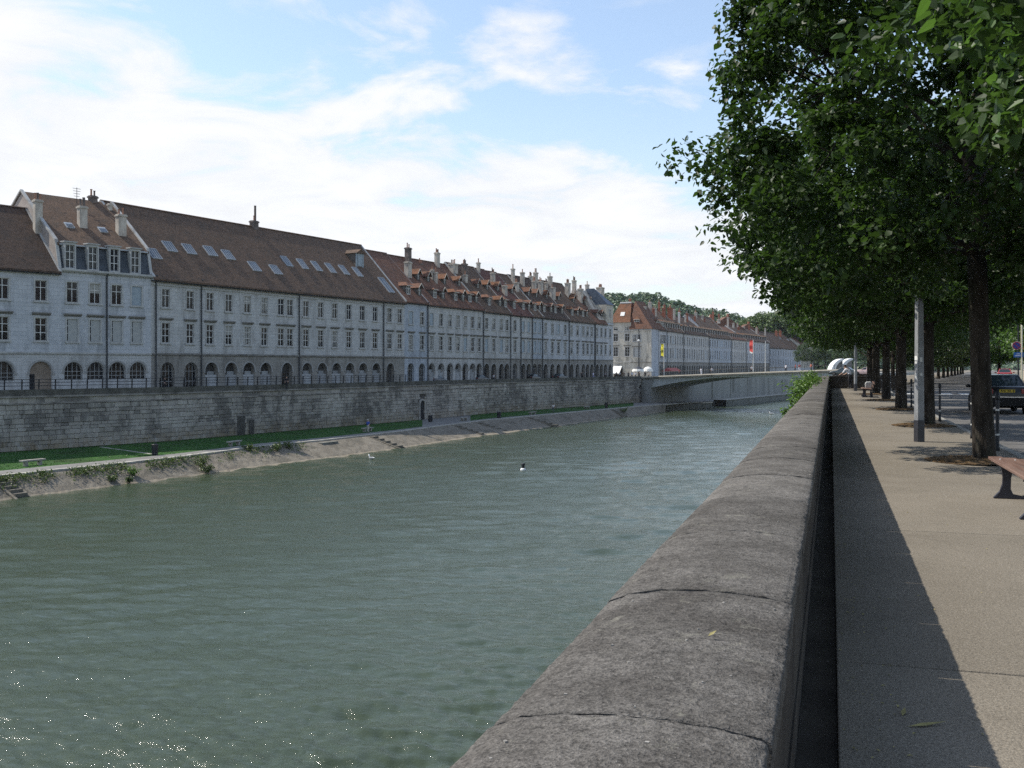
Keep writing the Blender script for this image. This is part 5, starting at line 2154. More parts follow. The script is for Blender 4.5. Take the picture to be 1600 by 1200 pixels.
# roofs of houses standing behind the first row
for (x, d, wd, zt, lab) in ((1135, 420, 15, 22.0, 'gabled russet roof rising behind the distant row houses'), (1108, 400, 11, 20.8, 'small pinkish gable behind the distant row houses'), (1168, 470, 13, 21.0, 'russet gable roof behind the last tall house of the distant row')):
    p = PX(x, d)
    o = thing('house', lab, 'house', (p.x, p.y, 0), YAW, 'houses behind the distant row')
    MB().box(-wd / 2, wd / 2, 0, 9, ZQ, zt - wd * 0.33).build('wall', a_side, o)
    fix_normals(MB().prism([(-wd / 2 - 0.4, zt - wd * 0.36), (0, zt), (wd / 2 + 0.4, zt - wd * 0.36)], 'y', -0.4, 9.4).build('roof', t_red, o))
    MB().box(1.0, 1.8, 3, 4.2, zt - 2, zt + 1.2).build('chimney', m_brick, o)
    for k in (-1, 1):
        oo = link('window', window_frame_mesh(1.1, 1.6), o, (k * wd * 0.2, -0.03, zt - wd * 0.33 - 2.2))
        link('pane', pane_mesh(1.1, 1.6), oo)
# ------------------------------------------------------------------ vegetation
m_leaf = leaf_mat('linden leaf', (0.020, 0.037, 0.011), (0.039, 0.069, 0.018), trans=(0.085, 0.175, 0.024), tw=0.27, rough=0.46, spec=0.2)
m_leaf2 = leaf_mat('fresh leaf', (0.04, 0.085, 0.016), (0.07, 0.135, 0.025), trans=(0.13, 0.27, 0.035), tw=0.35)
m_leafdk = leaf_mat('dark far leaf', (0.028, 0.052, 0.016), (0.05, 0.09, 0.024), trans=(0.09, 0.17, 0.025), tw=0.22)
m_wood = leaf_mat('hill wood leaf', (0.050, 0.086, 0.038), (0.085, 0.134, 0.052), trans=(0.08, 0.14, 0.04), tw=0.15, nscale=0.05)
m_woodnear = leaf_mat('bright wood leaf', (0.05, 0.085, 0.02), (0.095, 0.15, 0.034), trans=(0.11, 0.19, 0.03), tw=0.2, nscale=0.1)
m_bark = grain('bark', (0.026, 0.022, 0.018), (0.058, 0.049, 0.040), 6.0, 0.95, 8, cc=(0.055, 0.06, 0.04), fine=26, bmp=1.0, bdist=0.03, stretch=(1, 1, 0.28), spec=0.1)
m_weed = leaf_mat('weed leaf', (0.06, 0.12, 0.02), (0.11, 0.20, 0.035), trans=(0.16, 0.30, 0.04), tw=0.35)
m_ivy = leaf_mat('bank plant leaf', (0.05, 0.08, 0.018), (0.10, 0.14, 0.035), trans=(0.12, 0.2, 0.03), tw=0.25)


def leaf_arrays(P, Nrm, size, rs, wide=0.82):
    """one folded leaf per point: 6 corners, two quads. P (n,3), Nrm (n,3) rough facing"""
    n = len(P)
    Nrm = Nrm / np.maximum(np.linalg.norm(Nrm, axis=1, keepdims=True), 1e-6)
    a = rs.normal(size=(n, 3))
    a[:, 2] -= 0.8                       # leaves hang
    T = a - Nrm * np.sum(a * Nrm, axis=1, keepdims=True)
    T /= np.maximum(np.linalg.norm(T, axis=1, keepdims=True), 1e-6)
    B = np.cross(Nrm, T)
    s = (size * rs.uniform(0.65, 1.2, n))[:, None]
    fold = rs.uniform(0.05, 0.3, n)[:, None]
    v0 = P
    v1 = P + T * s * 0.32 + B * s * 0.5 * wide + Nrm * s * fold
    v2 = P + T * s * 0.72 + B * s * 0.36 * wide + Nrm * s * fold * 0.7
    v3 = P + T * s * 1.02 - Nrm * s * 0.06
    v4 = P + T * s * 0.72 - B * s * 0.36 * wide + Nrm * s * fold * 0.7
    v5 = P + T * s * 0.32 - B * s * 0.5 * wide + Nrm * s * fold
    V = np.stack([v0, v1, v2, v3, v4, v5], 1).reshape(-1, 3)
    base = (np.arange(n) * 6)[:, None]
    F = np.concatenate([base + np.array([[0, 1, 2, 3]]), base + np.array([[0, 3, 4, 5]])], 1).reshape(-1)
    return V, F


def leaf_arrays_round(P, Nrm, size, rs):
    """heart-shaped leaf with drip tip: 9 corners, four quads"""
    n = len(P)
    Nrm = Nrm / np.maximum(np.linalg.norm(Nrm, axis=1, keepdims=True), 1e-6)
    a = rs.normal(size=(n, 3))
    a[:, 2] -= 0.9
    T = a - Nrm * np.sum(a * Nrm, axis=1, keepdims=True)
    T /= np.maximum(np.linalg.norm(T, axis=1, keepdims=True), 1e-6)
    B = np.cross(Nrm, T)
    s = (size * rs.uniform(0.5, 1.25, n))[:, None]
    fold = rs.uniform(0.02, 0.22, n)[:, None]
    curl = rs.uniform(-0.16, 0.08, n)[:, None]
    wd = rs.uniform(0.78, 1.05, n)[:, None]

    def pt(t, w, up):
        return P + T * s * t + B * s * w * wd + Nrm * s * (abs(w) * fold * 2 + up * curl)
    V = np.stack([pt(0, 0, 0), pt(0.5, 0, 0.2), pt(1.08, 0, 1.0),
                  pt(-0.07, 0.24, 0), pt(0.3, 0.47, 0.1), pt(0.78, 0.24, 0.6),
                  pt(-0.07, -0.24, 0), pt(0.3, -0.47, 0.1), pt(0.78, -0.24, 0.6)], 1).reshape(-1, 3)
    base = (np.arange(n) * 9)[:, None]
    F = np.concatenate([base + np.array([q]) for q in ([[0, 3, 4, 1]], [[1, 4, 5, 2]], [[0, 1, 7, 6]], [[1, 2, 8, 7]])], 1).reshape(-1)
    return V, F


def branch_mb(mb, p0, p1, r0, r1, rs, seg=6, bend=0.08, n=5):
    p0, p1 = np.array(p0, float), np.array(p1, float)
    L = np.linalg.norm(p1 - p0)
    pts, rad = [], []
    off = np.zeros(3)
    for k in range(n + 1):
        t = k / n
        if 0 < k < n:
            off = off + rs.normal(size=3) * bend * L / n
        pts.append(p0 + (p1 - p0) * t + off * (1 - abs(2 * t - 1) * 0.3) + np.array([0, 0, 0.10 * L * math.sin(PI * t)]))
        rad.append(r0 + (r1 - r0) * t)
    mb.tube([tuple(p) for p in pts], rad, seg)
    return pts


def crown_leaves(rs, zc, Rr, rz, ncl, per, crad, size, hug=0.50, dents=None, keep=None, round_=False):
    """leaf positions in clumps spread through an uneven ellipsoid; returns clump centres and leaf arrays"""
    C = []
    lob = rs.normal(size=(7, 3))
    lob /= np.linalg.norm(lob, axis=1, keepdims=True)
    amp = rs.uniform(-0.24, 0.16, 7)
    while len(C) < ncl:
        d = rs.normal(size=3)
        d /= np.linalg.norm(d)
        rad = rs.uniform(hug, 1.0) ** 0.6
        k = 1 + float(np.sum(amp * np.clip(lob @ d, 0, 1) ** 3))
        d = d / (np.sum(np.abs(d) ** 2.8) ** (1 / 2.8))
        out = rs.uniform(1.03, 1.11) if rs.rand() < 0.15 else 1.0
        p = np.array([d[0] * Rr, d[1] * Rr, d[2] * rz]) * rad * k * out
        p[2] += zc
        if keep is not None and not keep(p):
            continue
        C.append(p)
    C = np.array(C)
    n = ncl * per
    ci = np.repeat(np.arange(ncl), per)
    off = rs.normal(size=(n, 3))
    off /= np.linalg.norm(off, axis=1, keepdims=True)
    off *= (rs.uniform(0, 1, n) ** 0.45)[:, None] * (crad * rs.uniform(0.6, 1.25, ncl)[ci])[:, None]
    off[:, 2] *= 0.72
    P = C[ci] + off
    Nr = off * 0.6 / crad + rs.normal(size=(n, 3)) * 0.55
    Nr[:, 2] += 0.75
    V, F = (leaf_arrays_round if round_ else leaf_arrays)(P, Nr, size, rs)
    return C, V, F


def build_tree(label, x, y, seed, Rr, zc, rz, ncl, per, crad, size, trunk_r=0.19, fork=2.9, group=None, single=0, name='linden_tree', leafm=None, off=(0, 0), lean=(0, 0), cat='tree', nbr=26, z0=-0.05, keep=None, hug=0.55, rotz=0.0):
    rs = np.random.RandomState(seed)
    t = thing(name, label, cat, (x, y, 0), rotz, group)
    C, V, F = crown_leaves(rs, zc, Rr, rz, ncl, per, crad, size, keep=keep, hug=hug, round_=single > 0)
    V = V + np.array([off[0], off[1], 0])
    C = C + np.array([off[0], off[1], 0])
    mb = MB()
    tp = [(0, 0, z0), (0.004, 0.0, z0 + 0.12), (lean[0] * 0.3, lean[1] * 0.3, 1.0), (lean[0] * 0.6, lean[1] * 0.6, 2.0), (lean[0], lean[1], fork)]
    mb.tube(tp, [trunk_r * 1.35, trunk_r * 1.12, trunk_r * 0.98, trunk_r * 0.93, trunk_r * 0.9], 14)
    top = np.array([lean[0], lean[1], fork])
    axis_top = np.array([off[0] * 0.6, off[1] * 0.6, zc + rz * 0.55])
    mb2 = MB()
    main = branch_mb(mb2, top - np.array([0, 0, 0.1]), axis_top, trunk_r * 0.88, 0.03, rs, 8, 0.12, 7)
    main = [np.array(p) for p in main]
    order = rs.permutation(len(C))[:nbr]
    for k in order:
        c = C[k]
        tt = min(0.85, max(0.0, (c[2] - fork) / max(0.5, (axis_top[2] - fork)) * 0.6 - 0.05))
        i = int(tt * 7)
        branch_mb(mb2, main[i], c, trunk_r * 0.36 * (1 - 0.55 * tt), 0.012, rs, 5, 0.12, 5)
    fine = rs.permutation(len(C))[:nbr * 3]
    for k in fine:
        c = C[k]
        j = order[np.argmin(np.linalg.norm(C[order] - c, axis=1))]
        if np.linalg.norm(C[j] - c) > 0.1:
            branch_mb(mb2, C[j] * 0.6 + main[3] * 0.4, c, 0.028, 0.006, rs, 4, 0.15, 4)
    tr = mb.build('trunk', m_bark, t, smooth=True)
    cr = mb2.build('branches', m_bark, t, smooth=True)
    nc_ = 9 if single else 6
    fq = [(0, 3, 4, 1), (1, 4, 5, 2), (0, 1, 7, 6), (1, 2, 8, 7)]
    nl = len(V) // nc_
    if single:
        ctr = V.reshape(nl, 9, 3).mean(1)
        wpos = ctr + np.array([x, y, 0])
        lat = CY * wpos[:, 0] + SY * wpos[:, 1]
        dd = -SY * wpos[:, 0] + CY * wpos[:, 1]
        px = 800 + FPX * lat / dd
        py = HOR - FPX * (wpos[:, 2] - EYE) / dd
        ok = (dd > 1.0) & (px > 0) & (px < 1600) & (py > 0) & (py < 1200)
        idx = np.where(ok)[0]
        idx = idx[np.argsort(dd[idx])][:single]
        rest = np.ones(nl, bool)
        rest[idx] = False
        lm = leafm or m_leaf
        for k in idx:
            v = V[k * 9:k * 9 + 9]
            c = v[0]
            me = bpy.data.meshes.new('leaf')
            me.from_pydata([tuple(p - c) for p in v], [], fq)
            me.materials.append(m_leaf2 if rs.rand() < 0.3 else lm)
            link('leaf', me, t, tuple(c))
        kk = np.where(rest)[0]
        V = V.reshape(nl, 9, 3)[kk].reshape(-1, 3)
        n2 = len(kk)
        base = (np.arange(n2) * 9)[:, None]
        F = np.concatenate([base + np.array([q]) for q in fq], 1).reshape(-1)
    fo = link('foliage', fast_mesh('foliage', V, 4, F, leafm or m_leaf), t)
    stuff(fo)
    return t


TG = 'linden trees along the promenade'
TX = 2.54
near_keep = lambda p: p[2] > 3.7 + 0.10 * abs(p[0]) and p[0] > -2.4 and (p[0] > -1.5 or p[2] > 5.2)
build_tree('nearest linden, its trunk outside the photo, large bright leaves hanging in at the top right', TX, 8.4, 11, 4.5, 7.3, 3.7, 420, 120, 0.58, 0.115, group=TG, single=300, keep=near_keep)
build_tree('nearest linden tree with its trunk in view, behind the wooden bench', TX, 19.4, 12, 4.4, 6.25, 3.75, 640, 150, 0.52, 0.108, group=TG, single=300, trunk_r=0.172, off=(-0.1, 0.1), lean=(-0.12, 0.0), fork=3.7, keep=lambda p: p[2] > 2.95 + 0.14 * max(0, 2.5 - abs(p[0])) and not (p[0] < -2.7 and 5.95 < p[2] < 6.75))
tA = build_tree('linden tree standing just behind the grey square lamp column', TX, 30.4, 13, 4.5, 5.5, 3.4, 500, 120, 0.68, 0.135, trunk_r=0.185, group=TG, keep=lambda p: p[2] > 3.15)
tB = build_tree('linden tree between the grey lamp column and the far bench', TX, 41.5, 14, 4.5, 5.4, 3.4, 440, 105, 0.7, 0.15, trunk_r=0.2, group=TG, keep=lambda p: p[2] > 3.15)
dup(tA, (TX, 52.5, 0), 2.2, 'linden tree right beside the far bench, nearer the camera than the bench', TG)
dup(tB, (TX, 63.5, 0), 1.1, 'linden tree just beyond the far bench', TG)
dup(tA, (TX, 74.6, 0), 4.0, 'last linden tree of the promenade, in front of the end wall', TG)

# second avenue, beyond the end of the promenade
tC = build_tree('first tree of the distant avenue left of the road bend', 8.6, 112.0, 21, 4.6, 5.6, 3.6, 200, 60, 0.85, 0.26, trunk_r=0.19, fork=2.6, group='trees of the distant avenue', name='avenue_tree', leafm=m_leafdk, nbr=14)
k = 1
AV = ['second', 'third', 'fourth', 'fifth', 'sixth', 'seventh', 'eighth', 'ninth', 'tenth', 'eleventh']
for yy in range(124, 244, 12):
    xx = 6.4 + 0.149 * (yy - 100) + 0.2
    dup(tC, (xx, yy, 0), k * 1.3, '%s tree along the distant avenue, counted from the promenade' % AV[k - 1], 'trees of the distant avenue', scale=1.0 + 0.06 * math.sin(k * 2.1))
    k += 1
# inner row hiding the far end behind the promenade trees
tD = build_tree('dark bushy tree behind the end wall, left of the bridge street', 5.2, 96.0, 22, 4.6, 5.6, 3.6, 200, 60, 0.85, 0.24, keep=lambda p: p[2] > 3.6, trunk_r=0.18, fork=2.4, group='trees behind the end wall', name='street_tree', leafm=m_leafdk, nbr=14)
for (xx, yy, lab) in ((3.2, 86, 'street tree just behind the end wall, nearest to the promenade'), (-0.2 + 4, 108, 'street tree behind the end wall, second in line'), (14.8, 176, 'street tree near the far side of the bridge street'), (20, 205, 'furthest street tree past the bridge street')):
    dup(tD, (xx, yy, 0), uni(0, 6), lab, 'trees behind the end wall', scale=uni(0.9, 1.05))
# bright tree far down the road and trees by the houses on the right
tE = build_tree('bright sunlit yellow-green tree far down the road', 38.5, 270, 23, 7, 9.0, 6.5, 200, 50, 1.4, 0.45, trunk_r=0.3, fork=3.0, name='sunlit_tree', leafm=m_leaf2, nbr=12, group='trees by the road')
dup(tE, (21.5, 150, 0), 2.0, 'green tree in front of the houses on the right side of the road', 'trees by the road', scale=0.62)
dup(tE, (17.5, 84, 0), 1.0, 'leafy tree at the right edge of the photo above the red awning', 'trees by the road', scale=0.72)
dup(tE, (19.6, 104, 0), 3.0, 'leafy tree at the right edge just beyond the blue sign', 'trees by the road', scale=0.6)

# wooded hills
m_hillsoil = grain('hill soil', (0.03, 0.045, 0.02), (0.05, 0.07, 0.03), 0.02, 0.95, 5)


def ridge(name, label, prof, d0, dback, foot, seed, ncrown, m, size=(4.5, 8.5), z_foot=-2):
    """wooded slope whose crest follows measured points; foot in front, falling away behind"""
    rs = np.random.RandomState(seed)
    xs = np.array([p[0] for p in prof], float)
    zs = np.array([ZY(p[1], d0) for p in prof], float)
    gx = np.linspace(xs[0], xs[-1], 60)
    V, cols = [], 9
    ds = np.linspace(0, 1, cols)

    def height(xq, s):
        crest = np.interp(xq, xs, zs)
        if s <= 0.6:
            t = s / 0.6
            return z_foot + (crest - z_foot) * (t ** 0.8)
        return crest - (crest - z_foot) * ((s - 0.6) / 0.4) ** 1.5

    def place(xq, s):
        d = foot + (d0 - foot) * (s / 0.6) if s <= 0.6 else d0 + (dback - d0) * (s - 0.6) / 0.4
        lat = (xq - 800) / FPX * d0
        p = W(lat, d)
        return p.x, p.y
    for xq in gx:
        for s in ds:
            a, b2 = place(xq, s)
            V.append((a, b2, height(xq, s) - 5.5))
    F = []
    for i in range(len(gx) - 1):
        for j in range(cols - 1):
            F += [i * cols + j, (i + 1) * cols + j, (i + 1) * cols + j + 1, i * cols + j + 1]
    o = link(name, fast_mesh(name, np.array(V), 4, np.array(F), m_hillsoil, True))
    structure(o)
    P, Nn = [], []
    per = 50
    Vs, n_all = [], 0
    allP, allN, allS = [], [], []
    for _ in range(ncrown):
        xq = rs.uniform(xs[0], xs[-1])
        s = rs.uniform(0.08, 0.66)
        a, b2 = place(xq, s)
        r = rs.uniform(*size)
        c = np.array([a, b2, height(xq, s) - r * 0.9 + rs.uniform(-1, 1.2)])
        d = rs.normal(size=(per, 3))
        d /= np.linalg.norm(d, axis=1, keepdims=True)
        d[:, 2] = np.abs(d[:, 2]) * 1.15 - 0.15
        pp = c + d * r * rs.uniform(0.75, 1.06, (per, 1))
        allP.append(pp)
        allN.append(d + rs.normal(size=(per, 3)) * 0.2)
        allS.append(np.full(per, r * 0.36))
    Pn = np.concatenate(allP)
    V2, F2 = leaf_arrays(Pn, np.concatenate(allN), np.concatenate(allS), rs, 1.0)
    w = link('hill_wood', fast_mesh('hill_wood', V2, 4, F2, m))
    stuff(w)
    w['label'] = label
    return o


ridge('hill', 'wooded green hill behind the distant row houses', [(700, 500), (800, 482), (870, 468), (925, 461), (950, 459), (965, 457), (985, 461), (1008, 456), (1020, 460), (1040, 464), (1055, 470), (1075, 479), (1100, 483), (1120, 485), (1138, 487), (1150, 492), (1165, 496), (1180, 503), (1200, 509), (1240, 520), (1330, 545)], 760, 1000, 560, 31, 2000, m_wood)
ridge('hill', 'bluish wooded hill far off at the end of the road', [(1330, 566), (1400, 545), (1450, 520), (1480, 502), (1505, 488), (1530, 478), (1545, 475), (1560, 479), (1580, 487), (1640, 500), (1800, 540)], 1500, 1900, 1000, 32, 900, m_wood, size=(7, 13))

# brighter trees standing behind the last houses
tF = build_tree('round bright green tree left of the group behind the last quay house', *PX(1178, 520), 41, 7.5, 19.5, 7.0, 120, 45, 2.0, 0.9, trunk_r=0.4, fork=11, name='wood_tree', leafm=m_woodnear, nbr=10, z0=-3, group='trees behind the last quay houses')
WT = [(1190, 505, 1.0, 'second'), (1203, 525, 1.08, 'third'), (1216, 500, 1.06, 'fourth'), (1229, 520, 1.12, 'fifth'), (1243, 505, 1.06, 'sixth'), (1257, 520, 1.1, 'seventh'), (1272, 500, 1.0, 'eighth')]
for (x, d, s, wd) in WT:
    p = PX(x, d)
    dup(tF, (p.x, p.y, 0), uni(0, 6), 'bright green tree behind the last quay houses, %s from the left of its group' % wd, 'trees behind the last quay houses', scale=s)
dk = dup(tD, (*PX(1268, 430), -1), 0.4, 'dark tree beside the pale balcony house at the end of the quay', None, scale=1.35)
dk['group'] = 'dark trees at the end of the quay'
dup(dk, (*PX(1290, 440), -1), 2.0, 'dark tree right of the pale balcony house, partly behind the white arches', 'dark trees at the end of the quay', scale=1.4)
dup(dk, (*PX(1330, 420), -1), 3.0, 'dark tree behind the white arches at the bridge street', 'dark trees at the end of the quay', scale=1.4)


# ------------------------------------------------------------------ bushes and weeds
def bush(name, label, x, y, z, r, n, size, m, seed, cat='bush', flat_=0.8, group=None, strap=False):
    rs = np.random.RandomState(seed)
    t = thing(name, label, cat, (x, y, z), 0, group)
    ns = 14
    stems = rs.normal(size=(ns, 3)) * np.array([r * 0.6, r * 0.6, 0])
    stems[:, 2] = rs.uniform(0.35, 1.0, ns) * r * flat_ * 1.3
    mb = MB()
    for s in stems:
        mb.tube([(0, 0, -0.15), tuple(s * 0.5 + np.array([0, 0, 0.1 * r])), tuple(s)], [0.02 * r + 0.004, 0.012 * r + 0.003, 0.004], 4)
    mb.build('stems', m_bark, t)
    k = rs.randint(0, ns, n)
    tt = rs.uniform(0.25, 1.08, n)[:, None]
    P = stems[k] * tt + rs.normal(size=(n, 3)) * r * 0.16
    P[:, 2] = np.maximum(P[:, 2], -0.1 * r)
    Nn = rs.normal(size=(n, 3)) * 0.6 + P / r * 0.5
    Nn[:, 2] += 0.6
    V, F = leaf_arrays(P, Nn, size, rs, 0.45 if strap else 0.8)
    stuff(link('foliage', fast_mesh('foliage', V, 4, F, m), t))
    return t


GW = 'weeds growing out of the river side of the parapet'
WEED = [(29, 0.30, 0.26), (32, 0.55, 0.34), (35, 0.80, 0.42), (38.5, 0.95, 0.46), (42, 1.02, 0.48), (46, 1.05, 0.5), (50, 1.1, 0.5), (55, 1.1, 0.5), (61, 1.1, 0.52), (67, 1.1, 0.52)]
wl_ = ['lowest and nearest tuft of green weeds on the parapet face', 'second tuft of green weeds from the near end on the parapet face', 'third tuft of weeds, its tips just over the coping', 'bushy tuft of weeds in the near half of the clump beside the coping', 'tall weeds in the middle of the green clump beside the coping', 'tall weeds just past the middle of the green clump beside the coping', 'tall weeds in the far half of the clump beside the coping', 'third last tuft of weeds before the bridge', 'second last tuft of weeds before the bridge', 'furthest tuft of weeds where the parapet meets the bridge']
for i, (yy, zt, r) in enumerate(WEED):
    bush('wall_weed', wl_[i], -0.98 - 0.1 * (i % 2), yy, zt - 0.5, r, 300, 0.13, m_weed, 60 + i, 'weeds', 1.0, GW, strap=True)
for (px, f, r, lab) in ((316, 0.55, 1.1, 'large leafy bush hanging down the stone bank to the water'), (326, 0.85, 0.8, 'dark bush at the water edge below the large hanging bush'), (208, 0.55, 0.75, 'round bright bush on the near part of the bank'), (176, 0.7, 0.4, 'small tuft low on the bank left of the round bright bush'), (202, 0.85, 0.4, 'small tuft at the water below the round bright bush'), (433, 0.25, 0.9, 'bush on the bank just left of the drain recess'), (452, 0.2, 0.8, 'low bush above the drain recess'), (975, 0.5, 1.2, 'dark bush on the bank near the bridge'), (390, 0.12, 0.7, 'low bush under the edging stones right of the hanging bush')):
    a, w_ = onpath(px), onwater(px)
    p = a + (w_ - a) * f
    bush('bank_bush', lab, p.x, p.y, ZP + (ZW - ZP) * f, r * 0.85, 340, 0.15, m_ivy if r != 0.75 else m_weed, int(px), 'bush', 0.75, 'bushes on the stone bank')
# low ground cover on the upper bank
rs = np.random.RandomState(77)
PP = []
for px in np.arange(-60, 480, 0.75):
    dens_ = 1.0 if px < 290 else 0.55
    for _ in range(int(rs.poisson(2.3 * dens_))):
        f = abs(rs.normal(0.16, 0.16)) + 0.02
        a, w_ = onpath(px), onwater(px)
        if math.sin(px * 0.11) + math.sin(px * 0.047 + 1) + rs.normal() * 0.5 < -0.6:
            continue
        p = a + (w_ - a) * f
        PP.append((p.x + rs.normal() * 0.15, p.y + rs.normal() * 0.15, ZP - 0.02 + (ZW - ZP) * f * 0.98 + abs(rs.normal()) * 0.1))
PP = np.array(PP)
PP = np.repeat(PP, 4, 0) + rs.normal(size=(len(PP) * 4, 3)) * np.array([0.14, 0.14, 0.04])
Nn = rs.normal(size=PP.shape) * 0.6
Nn[:, 2] += 0.9
V, F = leaf_arrays(PP, Nn, 0.15, rs)
o = link('bank_plants', fast_mesh('bank_plants', V, 4, F, m_ivy))
stuff(o)
# grass tufts along the foot of the quay wall and lawn edge
PP = []
for px in np.arange(-40, 985, 0.5):
    if 628 < px < 735:
        continue
    A, a = onwall(px), onpath(px)
    n_ = (A - a)
    L = n_.length
    n_ /= L
    for _ in range(3):
        s_ = rs.uniform(4.1, max(4.3, L - 0.2))
        p = a + n_ * s_
        PP.append((p.x, p.y, ZP + 0.0 + 0.15 * (s_ - 4.1) / max(0.5, L - 4.3)))
PP = np.array(PP)
PP = np.repeat(PP, 3, 0) + rs.normal(size=(len(PP) * 3, 3)) * np.array([0.2, 0.2, 0.01])
V, F = leaf_arrays(PP, rs.normal(size=PP.shape) + np.array([0, 0, 0.2]), 0.14, rs, 0.4)
o = link('grass_tufts', fast_mesh('grass_tufts', V, 4, F, leaf_mat('grass blade', (0.024, 0.075, 0.012), (0.045, 0.115, 0.02), trans=(0.06, 0.14, 0.02), tw=0.2)))
stuff(o)
# fallen leaves on pavement and coping
fl = MB()
m_dry = flat('dry leaf', (0.30, 0.26, 0.10), 0.7, var=0.4)
rq = random.Random(4)
for (x, y, z, a, L, w_) in ((0.42, 5.05, 0.004, 0.5, 0.10, 0.016), (0.33, 5.2, 0.004, 1.4, 0.05, 0.012), (-0.30, 2.75, 0.937, 1.0, 0.018, 0.005), (0.9, 4.7, 0.004, 2.0, 0.03, 0.01)):
    mt = Matrix.Translation((x, y, z)) @ Matrix.Rotation(a, 4, 'Z')
    fl.add([mt @ Vector(p) for p in ((-L, 0, 0), (-L * 0.2, w_, 0.006), (L, 0, 0.01), (-L * 0.1, -w_, 0.004))], [(0, 1, 2, 3)])
for _q in range(420):
    x, y = (rq.uniform(0.1, 3.2) if _q < 180 else 0.05 + abs(rq.gauss(0, 0.16))), 3.5 + 26 * rq.random() ** 1.5
    s = rq.uniform(0.006, 0.016)
    mt = Matrix.Translation((x, y, 0.003)) @ Matrix.Rotation(rq.uniform(0, 6), 4, 'Z')
    fl.add([mt @ Vector(p) for p in ((-s, 0, 0), (0, s * 0.5, 0.004), (s, 0, 0.002), (0, -s * 0.5, 0.003))], [(0, 1, 2, 3)])
stuff(fl.build('leaf_litter', m_dry))
# ------------------------------------------------------------------ promenade furniture
# soil pits around the trunks
for i, ty in enumerate((19.4, 30.4, 41.5, 52.5, 63.5, 74.6)):
    rs = np.random.RandomState(90 + i)
    n, rings = 28, 6
    vs, fs = [(0, 0, 0.05)], []
    for r_ in range(1, rings + 1):
        for k in range(n):
            a = 2 * PI * k / n
            rr = 0.85 * r_ / rings * (1 + 0.05 * math.sin(3 * a + i))
            vs.append((rr * math.cos(a), rr * math.sin(a), 0.055 * (1 - (r_ / rings) ** 2) + rs.uniform(-0.012, 0.02) + 0.008))
    for k in range(n):
        fs.append((0, 1 + k, 1 + (k + 1) % n))
        for r_ in range(rings - 1):
            a0, b0 = 1 + r_ * n, 1 + (r_ + 1) * n
            fs.append((a0 + k, b0 + k, b0 + (k + 1) % n, a0 + (k + 1) % n))
    mb = MB().add(vs, fs)
    for _ in range(120):
        a, rr = rs.uniform(0, 6.28), 0.82 * math.sqrt(rs.rand())
        s = rs.uniform(0.008, 0.03)
        mb.ball((rr * math.cos(a), rr * math.sin(a), 0.055 * (1 - (rr / 0.92) ** 2) + 0.01), (s, s * 0.8, s * 0.6), 5, 3)
    o = mb.build('soil_pit', m_soil)
    o.location = (TX - 0.12, ty - 0.05, 0)
    structure(o)

# grey square lamp columns
m_galv_l = grain('galvanised steel', (0.204, 0.2125, 0.221), (0.2805, 0.289, 0.2975), 3.0, 0.55, 5, fine=30, bmp=0.1, metallic=0.0, spec=0.35)
m_foot = flat('dark foot paint', (0.03, 0.031, 0.038), 0.5, var=0.2)
m_sticker = flat('worn sticker', (0.62, 0.62, 0.6), 0.7, var=0.2)


def column(label, x, y, h, stickers):
    t = thing('lamp_column', label, 'lamp column', (x, y, 0), R(28), 'grey square lamp columns')
    a, b2 = 0.079, 0.064
    z1 = 0.47
    mb = MB()
    mb.add([(-a, -a, z1), (a, -a, z1), (a, a, z1), (-a, a, z1), (-b2, -b2, h), (b2, -b2, h), (b2, b2, h), (-b2, b2, h)],
           [(0, 1, 5, 4), (1, 2, 6, 5), (2, 3, 7, 6), (3, 0, 4, 7), (4, 5, 6, 7)])
    fix_normals(mb.build('shaft', m_galv_l, t, bevel=0.012))
    MB().box(-a - 0.004, a + 0.004, -a - 0.004, a + 0.004, -0.02, z1 + 0.005).build('foot', m_foot, t, bevel=0.01)
    MB().box(-b2 + 0.01, b2 - 0.012, -b2 - 0.006, -b2 + 0.01, h - 0.09, h - 0.02).build('end_bracket', m_foot, t)
    MB().box(-b2 - 0.003, b2 + 0.003, -b2 - 0.003, b2 + 0.003, h, h + 0.015).build('cap', m_galv_l, t)
    for (face, z, w_, hh) in stickers:
        s = MB()
        r_ = a - (a - b2) * (z - z1) / (h - z1) + 0.0015
        if face == 0:
            s.box(-r_ - 0.001, -r_ + 0.002, -w_, w_, z, z + hh)
        else:
            s.box(-w_, w_, -r_ - 0.001, -r_ + 0.002, z, z + hh)
        s.build('sticker', m_sticker, t)
    return t


column('grey square lamp column with a black foot and torn stickers, beside the linden pit', 1.84, 24.0, 3.17, [(0, 1.70, 0.05, 0.05), (0, 1.78, 0.055, 0.09), (1, 1.74, 0.03, 0.1), (0, 1.36, 0.03, 0.13), (1, 1.44, 0.035, 0.06)])
column('distant grey lamp column beside the far bench', 1.55, 71.5, 3.17, [(0, 1.3, 0.05, 0.1)])

